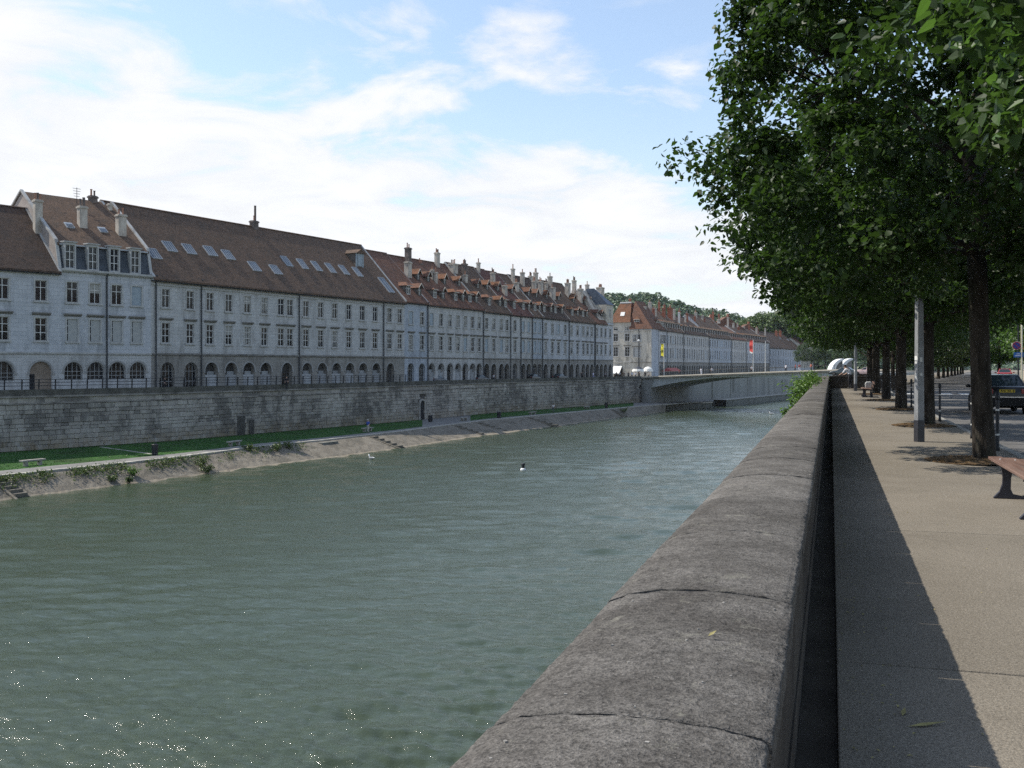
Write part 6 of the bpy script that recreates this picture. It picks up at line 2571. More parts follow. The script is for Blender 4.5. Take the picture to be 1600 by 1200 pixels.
# slim black bollards on the kerb
m_band = flat('reflective band', (0.55, 0.55, 0.52), 0.3)
b0 = thing('bollard', 'x', 'bollard', (0, 0, 0), 0, 'slim black bollards on the kerb')
MB().lathe([(0.045, -0.02), (0.045, 0.06), (0.036, 0.09), (0.034, 0.95), (0.03, 1.0)], 10).build('post', m_iron, b0, smooth=True)
MB().lathe([(0.045, 1.0), (0.05, 1.03), (0.048, 1.09), (0.03, 1.13), (0.005, 1.145)], 10).build('cap', m_iron, b0, smooth=True)
for zz in (0.30, 0.78):
    MB().lathe([(0.0375, zz), (0.0375, zz + 0.035)], 10).build('band', m_band, b0)
BO = [(1558.5, 704.5, 'bollard just right of the nearest linden trunk'), (1519, 685, 'bollard hidden half behind the left side of the nearest trunk'), (1468.5, 658.5, 'bollard standing free between the lamp column and the car'),
      (1424, 636.5, 'bollard seen against the road left of the lamp column, right of its pair'), (1415.5, 631.5, 'bollard left of its pair behind the lamp column'), (1391, 622, 'far bollard between two linden trunks'), (1378, 615, 'furthest bollard beyond the far bench')]
for i, (x, y, lab) in enumerate(BO):
    p = PZ(x, y, 0)
    if i == 0:
        b0.location = (p.x, p.y, 0)
        b0['label'] = lab
    else:
        dup(b0, (p.x, p.y, 0), uni(0, 6), lab)

# benches of planks on cast iron supports, facing the river
m_plank = grain('stained bench plank', (0.1248, 0.0736, 0.05576), (0.1872, 0.1184, 0.09184), 2.0, 0.6, 7, cc=(0.1622, 0.128, 0.1088), stretch=(5.616, 0.448, 6.12), bmp=0.4, rand=0.12)
m_cast = flat('dark cast iron', (0.022, 0.022, 0.032), 0.42, var=0.25, spec=0.5)
bn = thing('wooden_bench', 'wooden bench with dark iron legs cut by the right edge of the photo', 'bench', (2.0, 12.62, 0), 0, 'wooden benches on the promenade')
for k, (x0, x1) in enumerate(((-0.06, 0.10), (0.115, 0.27), (0.285, 0.44))):
    MB().box(x0, x1, -1.05, 1.85, 0.445 - 0.012 * k, 0.485 - 0.012 * k).build('seat_plank', m_plank, bn, bevel=0.008)
for k, (x0, z0) in enumerate(((0.50, 0.58), (0.56, 0.74))):
    mt = Matrix.Translation((x0, 0, z0)) @ Matrix.Rotation(R(-14), 4, 'Y')
    MB().box(-0.018, 0.018, -1.05, 1.85, -0.06, 0.075, 0, mt).build('back_plank', m_plank, bn, bevel=0.008)
for yy in (-0.45, 1.40):
    pts_l = [(0.0, 0.43), (0.02, 0.36), (0.035, 0.26), (0.03, 0.17), (0.0, 0.08), (-0.055, 0.012), (-0.055, 0.0), (0.56, 0.0), (0.56, 0.012), (0.45, 0.022), (0.22, 0.03), (0.13, 0.06), (0.105, 0.12), (0.11, 0.25), (0.13, 0.34), (0.16, 0.385),
             (0.44, 0.36), (0.52, 0.5), (0.58, 0.82), (0.61, 0.82), (0.56, 0.48), (0.46, 0.40), (0.46, 0.415), (0.0, 0.445)]
    mb = MB()
    # front leg and foot
    fl_ = [(0.0, 0.44), (0.03, 0.36), (0.045, 0.26), (0.04, 0.18), (0.01, 0.09), (-0.06, 0.012), (-0.06, 0.0), (0.56, 0.0), (0.56, 0.02), (0.30, 0.03), (0.165, 0.055), (0.135, 0.12), (0.14, 0.26), (0.16, 0.36), (0.19, 0.44)]
    mb.prism(fl_, 'y', -0.03, 0.03)
    mb.prism([(-0.02, 0.40), (0.45, 0.385), (0.45, 0.425), (-0.02, 0.442)], 'y', -0.032, 0.032)
    mb.prism([(0.43, 0.39), (0.47, 0.39), (0.62, 0.86), (0.585, 0.86), (0.5, 0.55)], 'y', -0.025, 0.025)
    mb.prism([(0.40, 0.015), (0.50, 0.015), (0.455, 0.40), (0.42, 0.40)], 'y', -0.025, 0.025)
    o = mb.build('leg', m_cast, bn, bevel=0.006)
    o.location = (0, yy, 0)
    for bx in (0.02, 0.19, 0.36):
        MB().lathe([(0.012, 0), (0.011, 0.006), (0.004, 0.009)], 8).build('bolt', m_band, o, loc=(bx, 0, 0.486 - 0.035 * bx))
p = PZ(1361, 620, 0)
dup(bn, (1.62, p.y - 0.6, 0), 0, 'distant wooden bench between two linden trunks near the end wall')
# bag on the distant bench
bg_ = thing('bag', 'pale bag standing on the distant wooden bench', 'bag', (1.92, p.y - 0.35, 0.485))
fix_normals(MB().prism([(-0.16, 0.0), (0.16, 0.0), (0.19, 0.24), (0.10, 0.34), (-0.12, 0.33), (-0.19, 0.22)], 'y', -0.09, 0.09).build('body', flat('pale canvas', (0.52, 0.52, 0.50), 0.8), bg_, bevel=0.03))
MB().tube([(-0.10, 0, 0.33), (-0.06, 0, 0.47), (0.06, 0, 0.47), (0.09, 0, 0.33)], 0.012, 6).build('handle', m_foot, bg_)

# ------------------------------------------------------------------ car
m_paint = flat('black car paint', (0.006, 0.0065, 0.0075), 0.22, spec=0.3, coat=0.12, var=0.1)
m_plastic = flat('dark plastic', (0.010, 0.010, 0.011), 0.6, spec=0.2, var=0.1)
m_cglass = glass_mat('car glass', (0.02, 0.03, 0.036), 0.06, 0.45, 0.1)
m_tyre = flat('tyre rubber', (0.015, 0.015, 0.015), 0.85)
m_rim = flat('alloy rim', (0.42, 0.42, 0.44), 0.3, metallic=0.8)
m_redl = flat('tail lamp red', (0.22, 0.012, 0.012), 0.2, coat=0.5)
m_yel = flat('yellow number plate', (0.42, 0.30, 0.015), 0.5, var=0.05)
m_chrome = flat('chrome strip', (0.6, 0.6, 0.62), 0.2, metallic=0.9)


def loft(sections, name, mats, parent, smooth=True):
    """sections: list of closed rings (equal counts) along the car"""
    mb = MB()
    n = len(sections[0])
    vs = [p for s in sections for p in s]
    fs = []
    for i in range(len(sections) - 1):
        for k in range(n):
            k2 = (k + 1) % n
            fs.append((i * n + k, i * n + k2, (i + 1) * n + k2, (i + 1) * n + k))
    fs.append(tuple(range(n - 1, -1, -1)))
    o0 = (len(sections) - 1) * n
    fs.append(tuple(range(o0, o0 + n)))
    mb.add(vs, fs)
    o = fix_normals(mb.build(name, mats, parent))
    if smooth:
        md = o.modifiers.new('bevel', 'BEVEL')
        md.width = 0.035
        md.segments = 3
        md.limit_method = 'ANGLE'
        md.angle_limit = R(25)
        for p_ in o.data.polygons:
            p_.use_smooth = True
    return o


def make_car(name, label, loc, rotz, paint, cat='car', group=None, plate=None, Wd=0.85, L=4.45):
    """saloon car; y = 0 at the rear bumper, nose towards +y"""
    t = thing(name, label, cat, loc, rotz, group)
    def ring(y, zb, zm, zt, wb, wm, wt):
        return [(-wb, y, zb), (-wm, y, zm), (-wt, y, zt), (wt, y, zt), (wm, y, zm), (wb, y, zb)]
    S = [ring(0.0, 0.40, 0.62, 0.78, Wd * 0.90, Wd * 0.93, Wd * 0.86), ring(0.06, 0.27, 0.62, 1.00, Wd * 0.94, Wd * 0.98, Wd * 0.86), ring(0.45, 0.22, 0.62, 1.05, Wd * 0.97, Wd, Wd * 0.90), ring(1.2, 0.2, 0.62, 1.0, Wd * 0.97, Wd, Wd * 0.92),
         ring(2.9, 0.2, 0.62, 0.96, Wd * 0.97, Wd, Wd * 0.91), ring(3.5, 0.2, 0.6, 0.90, Wd * 0.96, Wd * 0.99, Wd * 0.88), ring(4.25, 0.24, 0.55, 0.76, Wd * 0.92, Wd * 0.95, Wd * 0.82), ring(4.42, 0.32, 0.5, 0.62, Wd * 0.84, Wd * 0.86, Wd * 0.76)]
    body = loft(S, 'body', paint, t)
    gh = [[(-Wd * 0.84, 0.62, 1.02), (-Wd * 0.70, 1.18, 1.40), (Wd * 0.70, 1.18, 1.40), (Wd * 0.84, 0.62, 1.02)]]
    # greenhouse: base ring and roof ring
    base = [(-Wd * 0.86, 0.55, 1.0), (Wd * 0.86, 0.55, 1.0), (Wd * 0.89, 2.0, 0.97), (Wd * 0.87, 3.15, 0.93), (-Wd * 0.87, 3.15, 0.93), (-Wd * 0.89, 2.0, 0.97)]
    top = [(-Wd * 0.66, 1.15, 1.435), (Wd * 0.66, 1.15, 1.435), (Wd * 0.69, 1.8, 1.465), (Wd * 0.66, 2.38, 1.44), (-Wd * 0.66, 2.38, 1.44), (-Wd * 0.69, 1.8, 1.465)]
    mb = MB().add(base + top, [(0, 1, 7, 6), (1, 2, 8, 7), (2, 3, 9, 8), (3, 4, 10, 9), (4, 5, 11, 10), (5, 0, 6, 11), (6, 7, 8, 11), (8, 9, 10, 11)])
    ro = fix_normals(mb.build('roof', paint, t, bevel=0.03))
    def panel(nm, a, b2, c, d, m, inset, out):
        A, B_, C_, D_ = map(Vector, (a, b2, c, d))
        ctr = (A + B_ + C_ + D_) / 4
        nn = (B_ - A).cross(D_ - A).normalized() * out
        q = [ctr + (p - ctr) * (1 - inset) + nn for p in (A, B_, C_, D_)]
        q2 = [p - nn * 0.8 for p in q]
        m_ = MB().add(q + q2, [(0, 1, 2, 3), (0, 4, 5, 1), (1, 5, 6, 2), (2, 6, 7, 3), (3, 7, 4, 0)])
        return m_.build(nm, m, t)
    panel('rear_window', base[0], base[1], top[1], top[0], m_cglass, 0.13, 0.006)
    panel('windscreen', base[3], base[4], top[4], top[3], m_cglass, 0.1, 0.006)
    panel('side_window', base[1], base[2], top[2], top[1], m_cglass, 0.2, 0.006)
    panel('side_window', base[2], base[3], top[3], top[2], m_cglass, 0.2, 0.006)
    panel('side_window', base[5], base[0], top[0], top[5], m_cglass, 0.2, 0.006)
    panel('side_window', base[4], base[5], top[5], top[4], m_cglass, 0.2, 0.006)
    bp = MB()
    bp.prism([(-Wd * 0.97, 0.30), (Wd * 0.97, 0.30), (Wd * 0.97, 0.60), (Wd * 0.93, 0.66), (-Wd * 0.93, 0.66), (-Wd * 0.97, 0.60)], 'y', -0.09, 0.16)
    bo = fix_normals(bp.build('rear_bumper', m_plastic, t, bevel=0.03))
    MB().box(-Wd * 0.93, Wd * 0.93, -0.094, -0.085, 0.625, 0.655).build('bumper_strip', m_chrome, bo)
    MB().box(-Wd * 0.9, Wd * 0.9, 4.3, 4.5, 0.3, 0.5).build('front_bumper', m_plastic, t, bevel=0.03)
    if plate:
        pl_ = MB().box(-0.26, 0.26, -0.016, 0.01, 0.80, 0.91).build('number_plate', plate, t)
        pl_.location = (0.0, 0.022, 0)
        q = MB()
        rr = random.Random(9)
        for k in range(8):
            if k in (3, 6):
                continue
            x = -0.21 + k * 0.058
            q.box(x, x + 0.012, -0.019, -0.016, 0.82, 0.89)
            q.box(x + 0.026, x + 0.036, -0.019, -0.016, 0.82 + rr.choice([0, 0.035]), 0.89)
            q.box(x + 0.012, x + 0.026, -0.019, -0.016, 0.878 - rr.choice([0, 0.03]), 0.89 - 0.002)
            q.box(x + 0.012, x + 0.026, -0.019, -0.016, 0.82, 0.83)
        stuff(q.build('plate_characters', m_plastic, pl_))
    for sg in (-1, 1):
        MB().box(min(sg * Wd * 0.55, sg * Wd * 0.9), max(sg * Wd * 0.55, sg * Wd * 0.9), -0.012, 0.05, 0.76, 0.93).build('tail_light', m_redl, t, bevel=0.015)
        mr = MB().ball((sg * (Wd + 0.12), 2.78, 1.0), (0.11, 0.06, 0.075), 8, 6)
        mr.tube([(sg * Wd * 0.9, 2.82, 0.95), (sg * (Wd + 0.1), 2.78, 0.98)], 0.025, 6)
        mr.build('mirror', paint, t, smooth=True)
    MB().lathe([(0.03, 0), (0.03, 0.16)], 8).build('exhaust', m_chrome, t).matrix_local = Matrix.Translation((-Wd * 0.5, 0.1, 0.25)) @ Matrix.Rotation(R(90), 4, 'X')
    wheel = None
    for sg in (-1, 1):
        for wy in (0.95, 3.55):
            tm = cached(('tyre',), lambda: MB().lathe([(0.17, -0.09), (0.285, -0.095), (0.305, -0.07), (0.305, 0.07), (0.285, 0.095), (0.17, 0.09)], 20).mesh('tyre', m_tyre, True))
            w_ = link('wheel', tm, t)
            w_.matrix_local = Matrix.Translation((sg * (Wd - 0.08), wy, 0.305)) @ Matrix.Rotation(R(90) * sg, 4, 'Y')
            link('rim', cached(('rim',), lambda: MB().lathe([(0.18, 0.05), (0.185, 0.085), (0.16, 0.075), (0.06, 0.09), (0.05, 0.1), (0.01, 0.1)], 14).mesh('rim', m_rim)), w_)
            # dark arch behind the wheel
            ar = MB().prism([(0.36 * math.cos(PI * q_ / 8), 0.36 * math.sin(PI * q_ / 8)) for q_ in range(9)] + [(-0.36, -0.1), (0.36, -0.1)], 'x', -0.004, 0.01)
            o = ar.build('wheel_arch', m_tyre, t)
            o.location = (sg * (Wd * 0.995), wy, 0.31)
    for px_ in (-0.32, 0.32):
        MB().box(px_ - 0.13, px_ + 0.13, 1.55, 1.67, 0.95, 1.27).build('headrest', m_plastic, t, bevel=0.04)
    return t


car = make_car('saloon_car', 'black saloon car seen from behind with a yellow rear number plate', (6.12, 40.9, -0.115), R(0), m_paint, group=None, plate=m_yel, Wd=0.85)
p = PX(1338, 175)
make_car('parked_car', 'dark car on the bridge street left of the distant lamp column', (p.x, p.y, -0.02), R(75), flat('dark green paint', (0.02, 0.03, 0.03), 0.25, coat=0.6))
p = PX(1372, 190)
make_car('parked_car', 'small pale pink car seen between the linden trunks beyond the end wall', (p.x, p.y, -0.02), R(80), flat('pale pink paint', (0.5, 0.36, 0.34), 0.25, coat=0.6))
p = PX(1570, 118)
make_car('parked_car', 'red car far down the road above the roof of the black car', (p.x, p.y, -0.115), R(-8), flat('red paint', (0.35, 0.03, 0.03), 0.25, coat=0.6))
# blue van
p = PX(1531, 112)
van = thing('delivery_van', 'light blue delivery van with a pale roof, partly behind the nearest trunk', 'van', (p.x, p.y, -0.115), R(-8))
m_vblue = flat('van blue', (0.17, 0.32, 0.58), 0.35, coat=0.5)
S = []
for (y, zt, w_) in ((0.0, 2.0, 0.86), (0.15, 2.2, 0.9), (3.2, 2.2, 0.9), (3.9, 1.25, 0.88), (4.6, 1.0, 0.82)):
    S.append([(-w_, y, 0.3), (-w_, y, zt * 0.55), (-w_ * 0.86, y, zt), (w_ * 0.86, y, zt), (w_, y, zt * 0.55), (w_, y, 0.3)])
loft(S, 'body', m_vblue, van)
MB().box(-0.74, 0.74, 0.2, 3.1, 2.19, 2.27).build('roof', m_frame, van, bevel=0.03)
for sg in (-1, 1):
    MB().box(min(sg * 0.06, sg * 0.7), max(sg * 0.06, sg * 0.7), -0.03, 0.02, 1.25, 1.8).build('rear_window', m_cglass, van)
    for wy in (0.8, 3.7):
        w_ = link('wheel', MESHES[('tyre',)], van)
        w_.matrix_local = Matrix.Translation((sg * 0.84, wy, 0.305)) @ Matrix.Rotation(R(90) * sg, 4, 'Y')
        link('rim', MESHES[('rim',)], w_)

# ------------------------------------------------------------------ right side of the street: houses, signs
m_rside = grain('right side house wall', (0.40, 0.37, 0.31), (0.48, 0.45, 0.38), 0.8, 0.9, 6, cc=(0.30, 0.27, 0.22))
red_aw = flat('red canvas', (0.42, 0.035, 0.045), 0.8, var=0.15)
for i, (y0, y1, x0, hh, lab) in enumerate(((84, 104, 15.6, 15, 'pale house with a red awning at the right edge, behind leaves'), (106, 140, 18.3, 13, 'second pale house on the right side of the road'), (144, 190, 25.5, 12, 'far pale house on the right side of the road bend'))):
    o = thing('street_house', lab, 'house', (x0, y0, 0), R(-7), 'houses on the right of the road')
    L = y1 - y0
    fix_normals(MB().box(0, 9, 0, L, -0.2, hh).build('wall', m_rside, o))
    fix_normals(MB().prism([(-0.5, hh - 0.1), (4.5, hh + 4), (9.5, hh - 0.1)], 'y', -0.3, L + 0.3).build('roof', t_brown, o))
    for fl2 in range(4):
        for k in range(int(L / 3.2)):
            for (face) in (0,):
                w_ = link('window', window_frame_mesh(1.1, 1.8), o, (-0.03, 1.6 + k * 3.2, 1.2 + fl2 * 3.1))
                w_.rotation_euler = (0, 0, R(-90))
                link('pane', pane_mesh(1.1, 1.8), w_, (0, -0.01, 0))
                sh = link('shutter', cached(('sh2',), lambda: MB().box(-1.0, -0.58, -0.06, -0.02, 0, 1.8).mesh('shutter', m_shut)), w_)
    for k in range(2):
        w_ = link('window', window_frame_mesh(1.1, 1.8), o, (2.4 + 3.4 * k, -0.03, 4.4))
        link('pane', pane_mesh(1.1, 1.8), w_)
    if i == 0:
        fix_normals(MB().prism([(-1.9, 2.95), (0, 4.35), (0, 4.5), (-1.9, 3.2)], 'y', -1.5, 3.5).build('awning', red_aw, o))
        fix_normals(MB().prism([(-1.6, 7.3), (0, 8.6), (0, 8.75), (-1.6, 7.5)], 'y', -1.0, 2.0).build('awning', red_aw, o))
        for zz in (5.0, 8.9):
            MB().box(-0.9, 0, -0.5, L - 1, zz - 0.15, zz).build('balcony', m_trim, o)
# no-parking sign and blue plate on a pole
p = PX(1596.5, 70)
sg_ = thing('sign_post', 'pale post with a round blue no-parking sign and a blue plate', 'sign', (p.x, p.y, 0), R(-10))
MB().tube([(0, 0, -0.1), (0, 0, 4.5)], 0.06, 10).build('post', flat('cream post paint', (0.58, 0.55, 0.40), 0.5), sg_)
disc = [(0.27 * math.cos(2 * PI * k / 28), 0.27 * math.sin(2 * PI * k / 28)) for k in range(28)]
o = MB().prism(disc, 'y', -0.02, 0.0).build('no_parking_sign', flat('sign red', (0.22, 0.012, 0.03), 0.4), sg_)
o.location = (-0.31, -0.02, 3.05)
MB().prism([(x * 0.76, z * 0.76) for x, z in disc], 'y', -0.026, -0.02).build('blue_disc', flat('sign blue', (0.015, 0.022, 0.16), 0.4), o)
mt = Matrix.Rotation(R(45), 4, 'Y')
MB().box(-0.21, 0.21, -0.03, -0.026, -0.022, 0.022, 0, mt).build('red_bar', MATS['sign red'], o)
MB().prism([(x * 1.07, z * 1.07) for x, z in disc], 'y', 0.001, 0.015).build('sign_back', flat('white enamel', (0.6, 0.6, 0.6), 0.4), o)
o = MB().box(-0.3, 0.3, -0.02, 0.0, -0.17, 0.17).build('blue_plate', flat('plate blue', (0.012, 0.085, 0.30), 0.4), sg_)
o.location = (-0.2, -0.03, 2.42)
q = MB()
for (x, w_, z, hh) in [(-0.10 + 0.05 * k, 0.034, 0.03, 0.055) for k in range(4)] + [(-0.2 + 0.05 * k, 0.036, -0.085, 0.05) for k in range(8)]:
    q.box(x, x + w_ * 0.35, -0.025, -0.021, z, z + hh)
    q.box(x + w_ * 0.35, x + w_, -0.025, -0.021, z + hh * 0.55, z + hh)
    q.box(x + w_ * 0.35, x + w_, -0.025, -0.021, z, z + hh * 0.2)
stuff(q.build('plate_lettering', m_white, o))
# street lantern bracket high on the right
p = PX(1569, 72)
la = thing('street_lantern', 'dark street lantern on a bracket before the house at the right edge', 'lantern', (p.x, p.y, 0))
MB().tube([(0.9, 0, 0), (0.9, 0, 7.0), (0.6, 0, 7.35), (0.0, 0, 7.2)], 0.05, 8).build('pole', m_iron, la)
MB().lathe([(0.10, 6.2), (0.22, 6.75), (0.26, 6.8), (0.12, 7.0), (0.03, 7.2)], 8).build('lamp_head', m_iron, la)
MB().lathe([(0.09, 6.1), (0.105, 6.2), (0.05, 6.21)], 8).build('lamp_glass', m_frame, la)

# white arched shelters at the bridge street
m_shell = flat('white shell', (0.78, 0.78, 0.76), 0.5, var=0.05)
for (x, d, s, lab) in ((1319, 228, 1.0, 'left white arched canopy shell behind the leaning person'), (1333, 240, 1.05, 'right white arched canopy shell, slimmer and further back')):
    p = PX(x, d)
    o = thing('canopy', lab, 'canopy', (p.x, p.y, 0), YAW + R(15), 'white arched canopies')
    mb = MB()
    NA = 12
    ro_, ri_ = 3.3 * s, 2.3 * s
    wide = 1.7
    for k in range(NA):
        a0, a1 = PI * 0.5 + PI * 0.5 * k / NA, PI * 0.5 + PI * 0.5 * (k + 1) / NA
        t0, t1 = (k / NA), ((k + 1) / NA)
        f0 = ro_ - (0.35 + 0.85 * t0) * s
        f1 = ro_ - (0.35 + 0.85 * t1) * s
        mb.prism([(ro_ * math.cos(a0), ro_ * math.sin(a0)), (ro_ * math.cos(a1), ro_ * math.sin(a1)), (f1 * math.cos(a1), f1 * math.sin(a1)), (f0 * math.cos(a0), f0 * math.sin(a0))], 'y', 0, wide)
    fix_normals(mb.build('shell', m_shell, o))
    MB().prism([(2.0 * s * math.cos(PI * 0.5 + PI * 0.5 * k / 8) - 0.1, 2.9 * s * math.sin(PI * 0.5 + PI * 0.5 * k / 8)) for k in range(9)] + [(-0.1, 0)], 'y', 0.4, 0.5).build('glass_screen', m_sky, o)

# ------------------------------------------------------------------ people


def person(label, loc, rotz, pose, top_c, leg_c, hair_c=(0.02, 0.015, 0.012), h=1.74, group=None, fine=False):
    t = thing('person', label, 'person', loc, rotz, group)
    s = h / 1.74
    J = {
        'pel': (0, 0, 0.95), 'spi': (0, 0, 1.12), 'che': (0, 0, 1.34), 'nec': (0, 0.0, 1.47), 'hea': (0, 0.02, 1.56), 'cro': (0, 0.02, 1.70),
        'shl': (-0.19, 0, 1.40), 'ell': (-0.25, -0.02, 1.13), 'wrl': (-0.26, 0.06, 0.89), 'hal': (-0.26, 0.09, 0.79),
        'shr': (0.19, 0, 1.40), 'elr': (0.25, -0.02, 1.13), 'wrr': (0.26, 0.06, 0.89), 'har': (0.26, 0.09, 0.79),
        'hil': (-0.10, 0, 0.90), 'knl': (-0.11, 0.02, 0.49), 'anl': (-0.11, -0.02, 0.09), 'tol': (-0.12, 0.17, 0.04),
        'hir': (0.10, 0, 0.90), 'knr': (0.11, 0.02, 0.49), 'anr': (0.11, -0.02, 0.09), 'tor': (0.12, 0.17, 0.04),
    }
    J.update(pose)
    rad = {'pel': .15, 'spi': .135, 'che': .155, 'nec': .06, 'hea': .095, 'cro': .075, 'sh': .075, 'el': .048, 'wr': .033, 'ha': .036, 'hi': .10, 'kn': .065, 'an': .045, 'to': .04}
    names = list(J)
    idx = {n: i for i, n in enumerate(names)}
    E = [('pel', 'spi'), ('spi', 'che'), ('che', 'nec'), ('nec', 'hea'), ('hea', 'cro')]
    for q in 'lr':
        E += [('che', 'sh' + q), ('sh' + q, 'el' + q), ('el' + q, 'wr' + q), ('wr' + q, 'ha' + q), ('pel', 'hi' + q), ('hi' + q, 'kn' + q), ('kn' + q, 'an' + q), ('an' + q, 'to' + q)]
    me = bpy.data.meshes.new('body')
    me.from_pydata([tuple(c * s for c in J[n]) for n in names], [(idx[a], idx[b2]) for a, b2 in E], [])
    o = link('body', me, None)
    md = o.modifiers.new('skin', 'SKIN')
    for i, n in enumerate(names):
        r_ = rad.get(n, rad.get(n[:2], 0.05)) * s
        me.skin_vertices[0].data[i].radius = (r_, r_ * (0.75 if n in ('che', 'spi', 'pel') else 1))
    me.skin_vertices[0].data[0].use_root = True
    o.modifiers.new('sub', 'SUBSURF').levels = 1 if not fine else 2
    o.modifiers['sub'].render_levels = 1 if not fine else 2
    dg = bpy.context.evaluated_depsgraph_get()
    dg.update()
    nm = bpy.data.meshes.new_from_object(o.evaluated_get(dg))
    bpy.data.objects.remove(o)
    skin = flat('skin', (0.42, 0.26, 0.19), 0.6)
    key = 'cloth %.2f %.2f %.2f'
    mt_ = flat(key % tuple(top_c), top_c, 0.85)
    ml_ = flat(key % tuple(leg_c), leg_c, 0.85)
    shoe = flat('shoe', (0.03, 0.03, 0.03), 0.6)
    nm.materials.clear()
    for m in (skin, mt_, ml_, shoe):
        nm.materials.append(m)
    # nearest bone decides cloth
    zone = {}
    for a, b2 in E:
        k = 0
        if a in ('pel', 'spi') and b2 in ('spi', 'che') or a == 'che' and b2[:2] == 'sh' or a[:2] == 'sh':
            k = 1
        elif b2[:2] in ('hi', 'kn', 'an'):
            k = 2
        elif b2[:2] == 'to':
            k = 3
        zone[(a, b2)] = k
    segs = [(Vector(J[a]) * s, Vector(J[b2]) * s, k) for (a, b2), k in zone.items()]
    mi = []
    for p_ in nm.polygons:
        c = p_.center
        best, bk = 9, 0
        for A, B_, k in segs:
            ab = B_ - A
            u_ = max(0, min(1, (c - A).dot(ab) / max(1e-6, ab.dot(ab))))
            d_ = (A + ab * u_ - c).length
            if d_ < best:
                best, bk = d_, k
        mi.append(bk)
    nm.polygons.foreach_set('material_index', mi)
    nm.polygons.foreach_set('use_smooth', [True] * len(nm.polygons))
    link('body', nm, t)
    hd = Vector(J['hea']) * s
    cr = Vector(J['cro']) * s
    ax = (cr - hd).normalized()
    ctr = hd + ax * 0.075 * s
    mb = MB().ball((0, 0, 0), (0.095 * s, 0.108 * s, 0.10 * s), 10, 7)
    ho = mb.build('hair', flat('hair %.2f' % hair_c[0], hair_c, 0.7), t, smooth=True)
    ho.location = ctr + Vector((0, -0.018 * s, 0.0)) + ax * 0.03
    if fine:
        fwd = (Vector((0, 1, 0)) - ax * ax.y).normalized()
        no = MB().ball(tuple(hd + fwd * 0.10 * s + ax * 0.02), (0.014, 0.022, 0.02), 6, 4).build('nose', skin, t, smooth=True)
        for q in (-1, 1):
            MB().ball(tuple(hd + Vector((q * 0.092, 0.0, 0.02)) * s), (0.015, 0.03, 0.04), 6, 5).build('ear', skin, t, smooth=True)
            MB().ball(tuple(hd + fwd * 0.088 * s + Vector((q * 0.035, 0, 0)) + ax * 0.045), (0.014, 0.008, 0.009), 6, 4).build('eye', shoe, t)
        for q in 'lr':
            ha, wr = Vector(J['ha' + q]) * s, Vector(J['wr' + q]) * s
            d_ = (ha - wr).normalized()
            sd = d_.cross(Vector((0, 0, 1))).normalized()
            for k in range(4):
                b_ = ha + sd * (k - 1.5) * 0.019 + d_ * 0.02
                Lf = (0.06, 0.072, 0.068, 0.052)[k]
                MB().tube([b_ - d_ * 0.03, b_ + d_ * Lf * 0.5, b_ + d_ * Lf + Vector((0, 0, -0.018))], [0.009, 0.0085, 0.007], 6).build('finger', skin, t, smooth=True)
            b_ = wr + d_ * 0.03 + sd * 0.03
            MB().tube([b_, b_ + sd * 0.03 + d_ * 0.02, b_ + sd * 0.035 + d_ * 0.055], [0.012, 0.010, 0.008], 6).build('thumb', skin, t, smooth=True)
    return t


WH, BKC = (0.72, 0.72, 0.76), (0.016, 0.016, 0.02)
lean = {'pel': (0, 0, 0.95), 'spi': (0, 0.06, 1.11), 'che': (0, 0.20, 1.29), 'nec': (0, 0.30, 1.40), 'hea': (0, 0.37, 1.47), 'cro': (0, 0.45, 1.59),
        'shl': (-0.19, 0.24, 1.33), 'ell': (-0.24, 0.40, 1.10), 'wrl': (-0.20, 0.62, 0.99), 'hal': (-0.19, 0.71, 0.96),
        'shr': (0.19, 0.24, 1.34), 'elr': (0.25, 0.34, 1.10), 'wrr': (0.20, 0.54, 0.99), 'har': (0.19, 0.63, 0.96)}
p = PX(1327, 76)
person('person in a white shirt and black trousers leaning over the end of the parapet', (1.32, 77.6, 0), R(58), lean, WH, BKC, h=1.84, fine=True)
walk = {'knl': (-0.11, 0.14, 0.50), 'anl': (-0.11, 0.22, 0.10), 'tol': (-0.11, 0.40, 0.07), 'knr': (0.11, -0.02, 0.49), 'anr': (0.11, -0.30, 0.14), 'tor': (0.11, -0.16, 0.04), 'wrl': (-0.26, -0.08, 0.92), 'hal': (-0.26, -0.08, 0.83), 'wrr': (0.26, 0.2, 0.95), 'har': (0.26, 0.26, 0.88)}
# on the towpath
pb = PX(575, 133.0)
person('person in a blue top and pale trousers standing by the stone bench below the wall', (pb.x, pb.y, ZP), R(-20), {'wrl': (-0.2, 0.2, 1.05), 'hal': (-0.15, 0.26, 1.05)}, (0.03, 0.09, 0.42), (0.45, 0.42, 0.37), (0.5, 0.48, 0.45))
pb = PX(864.5, 190)
person('person in a white shirt walking on the towpath under the far wall', (pb.x, pb.y, ZP), R(160), walk, (0.68, 0.66, 0.66), (0.12, 0.13, 0.13))
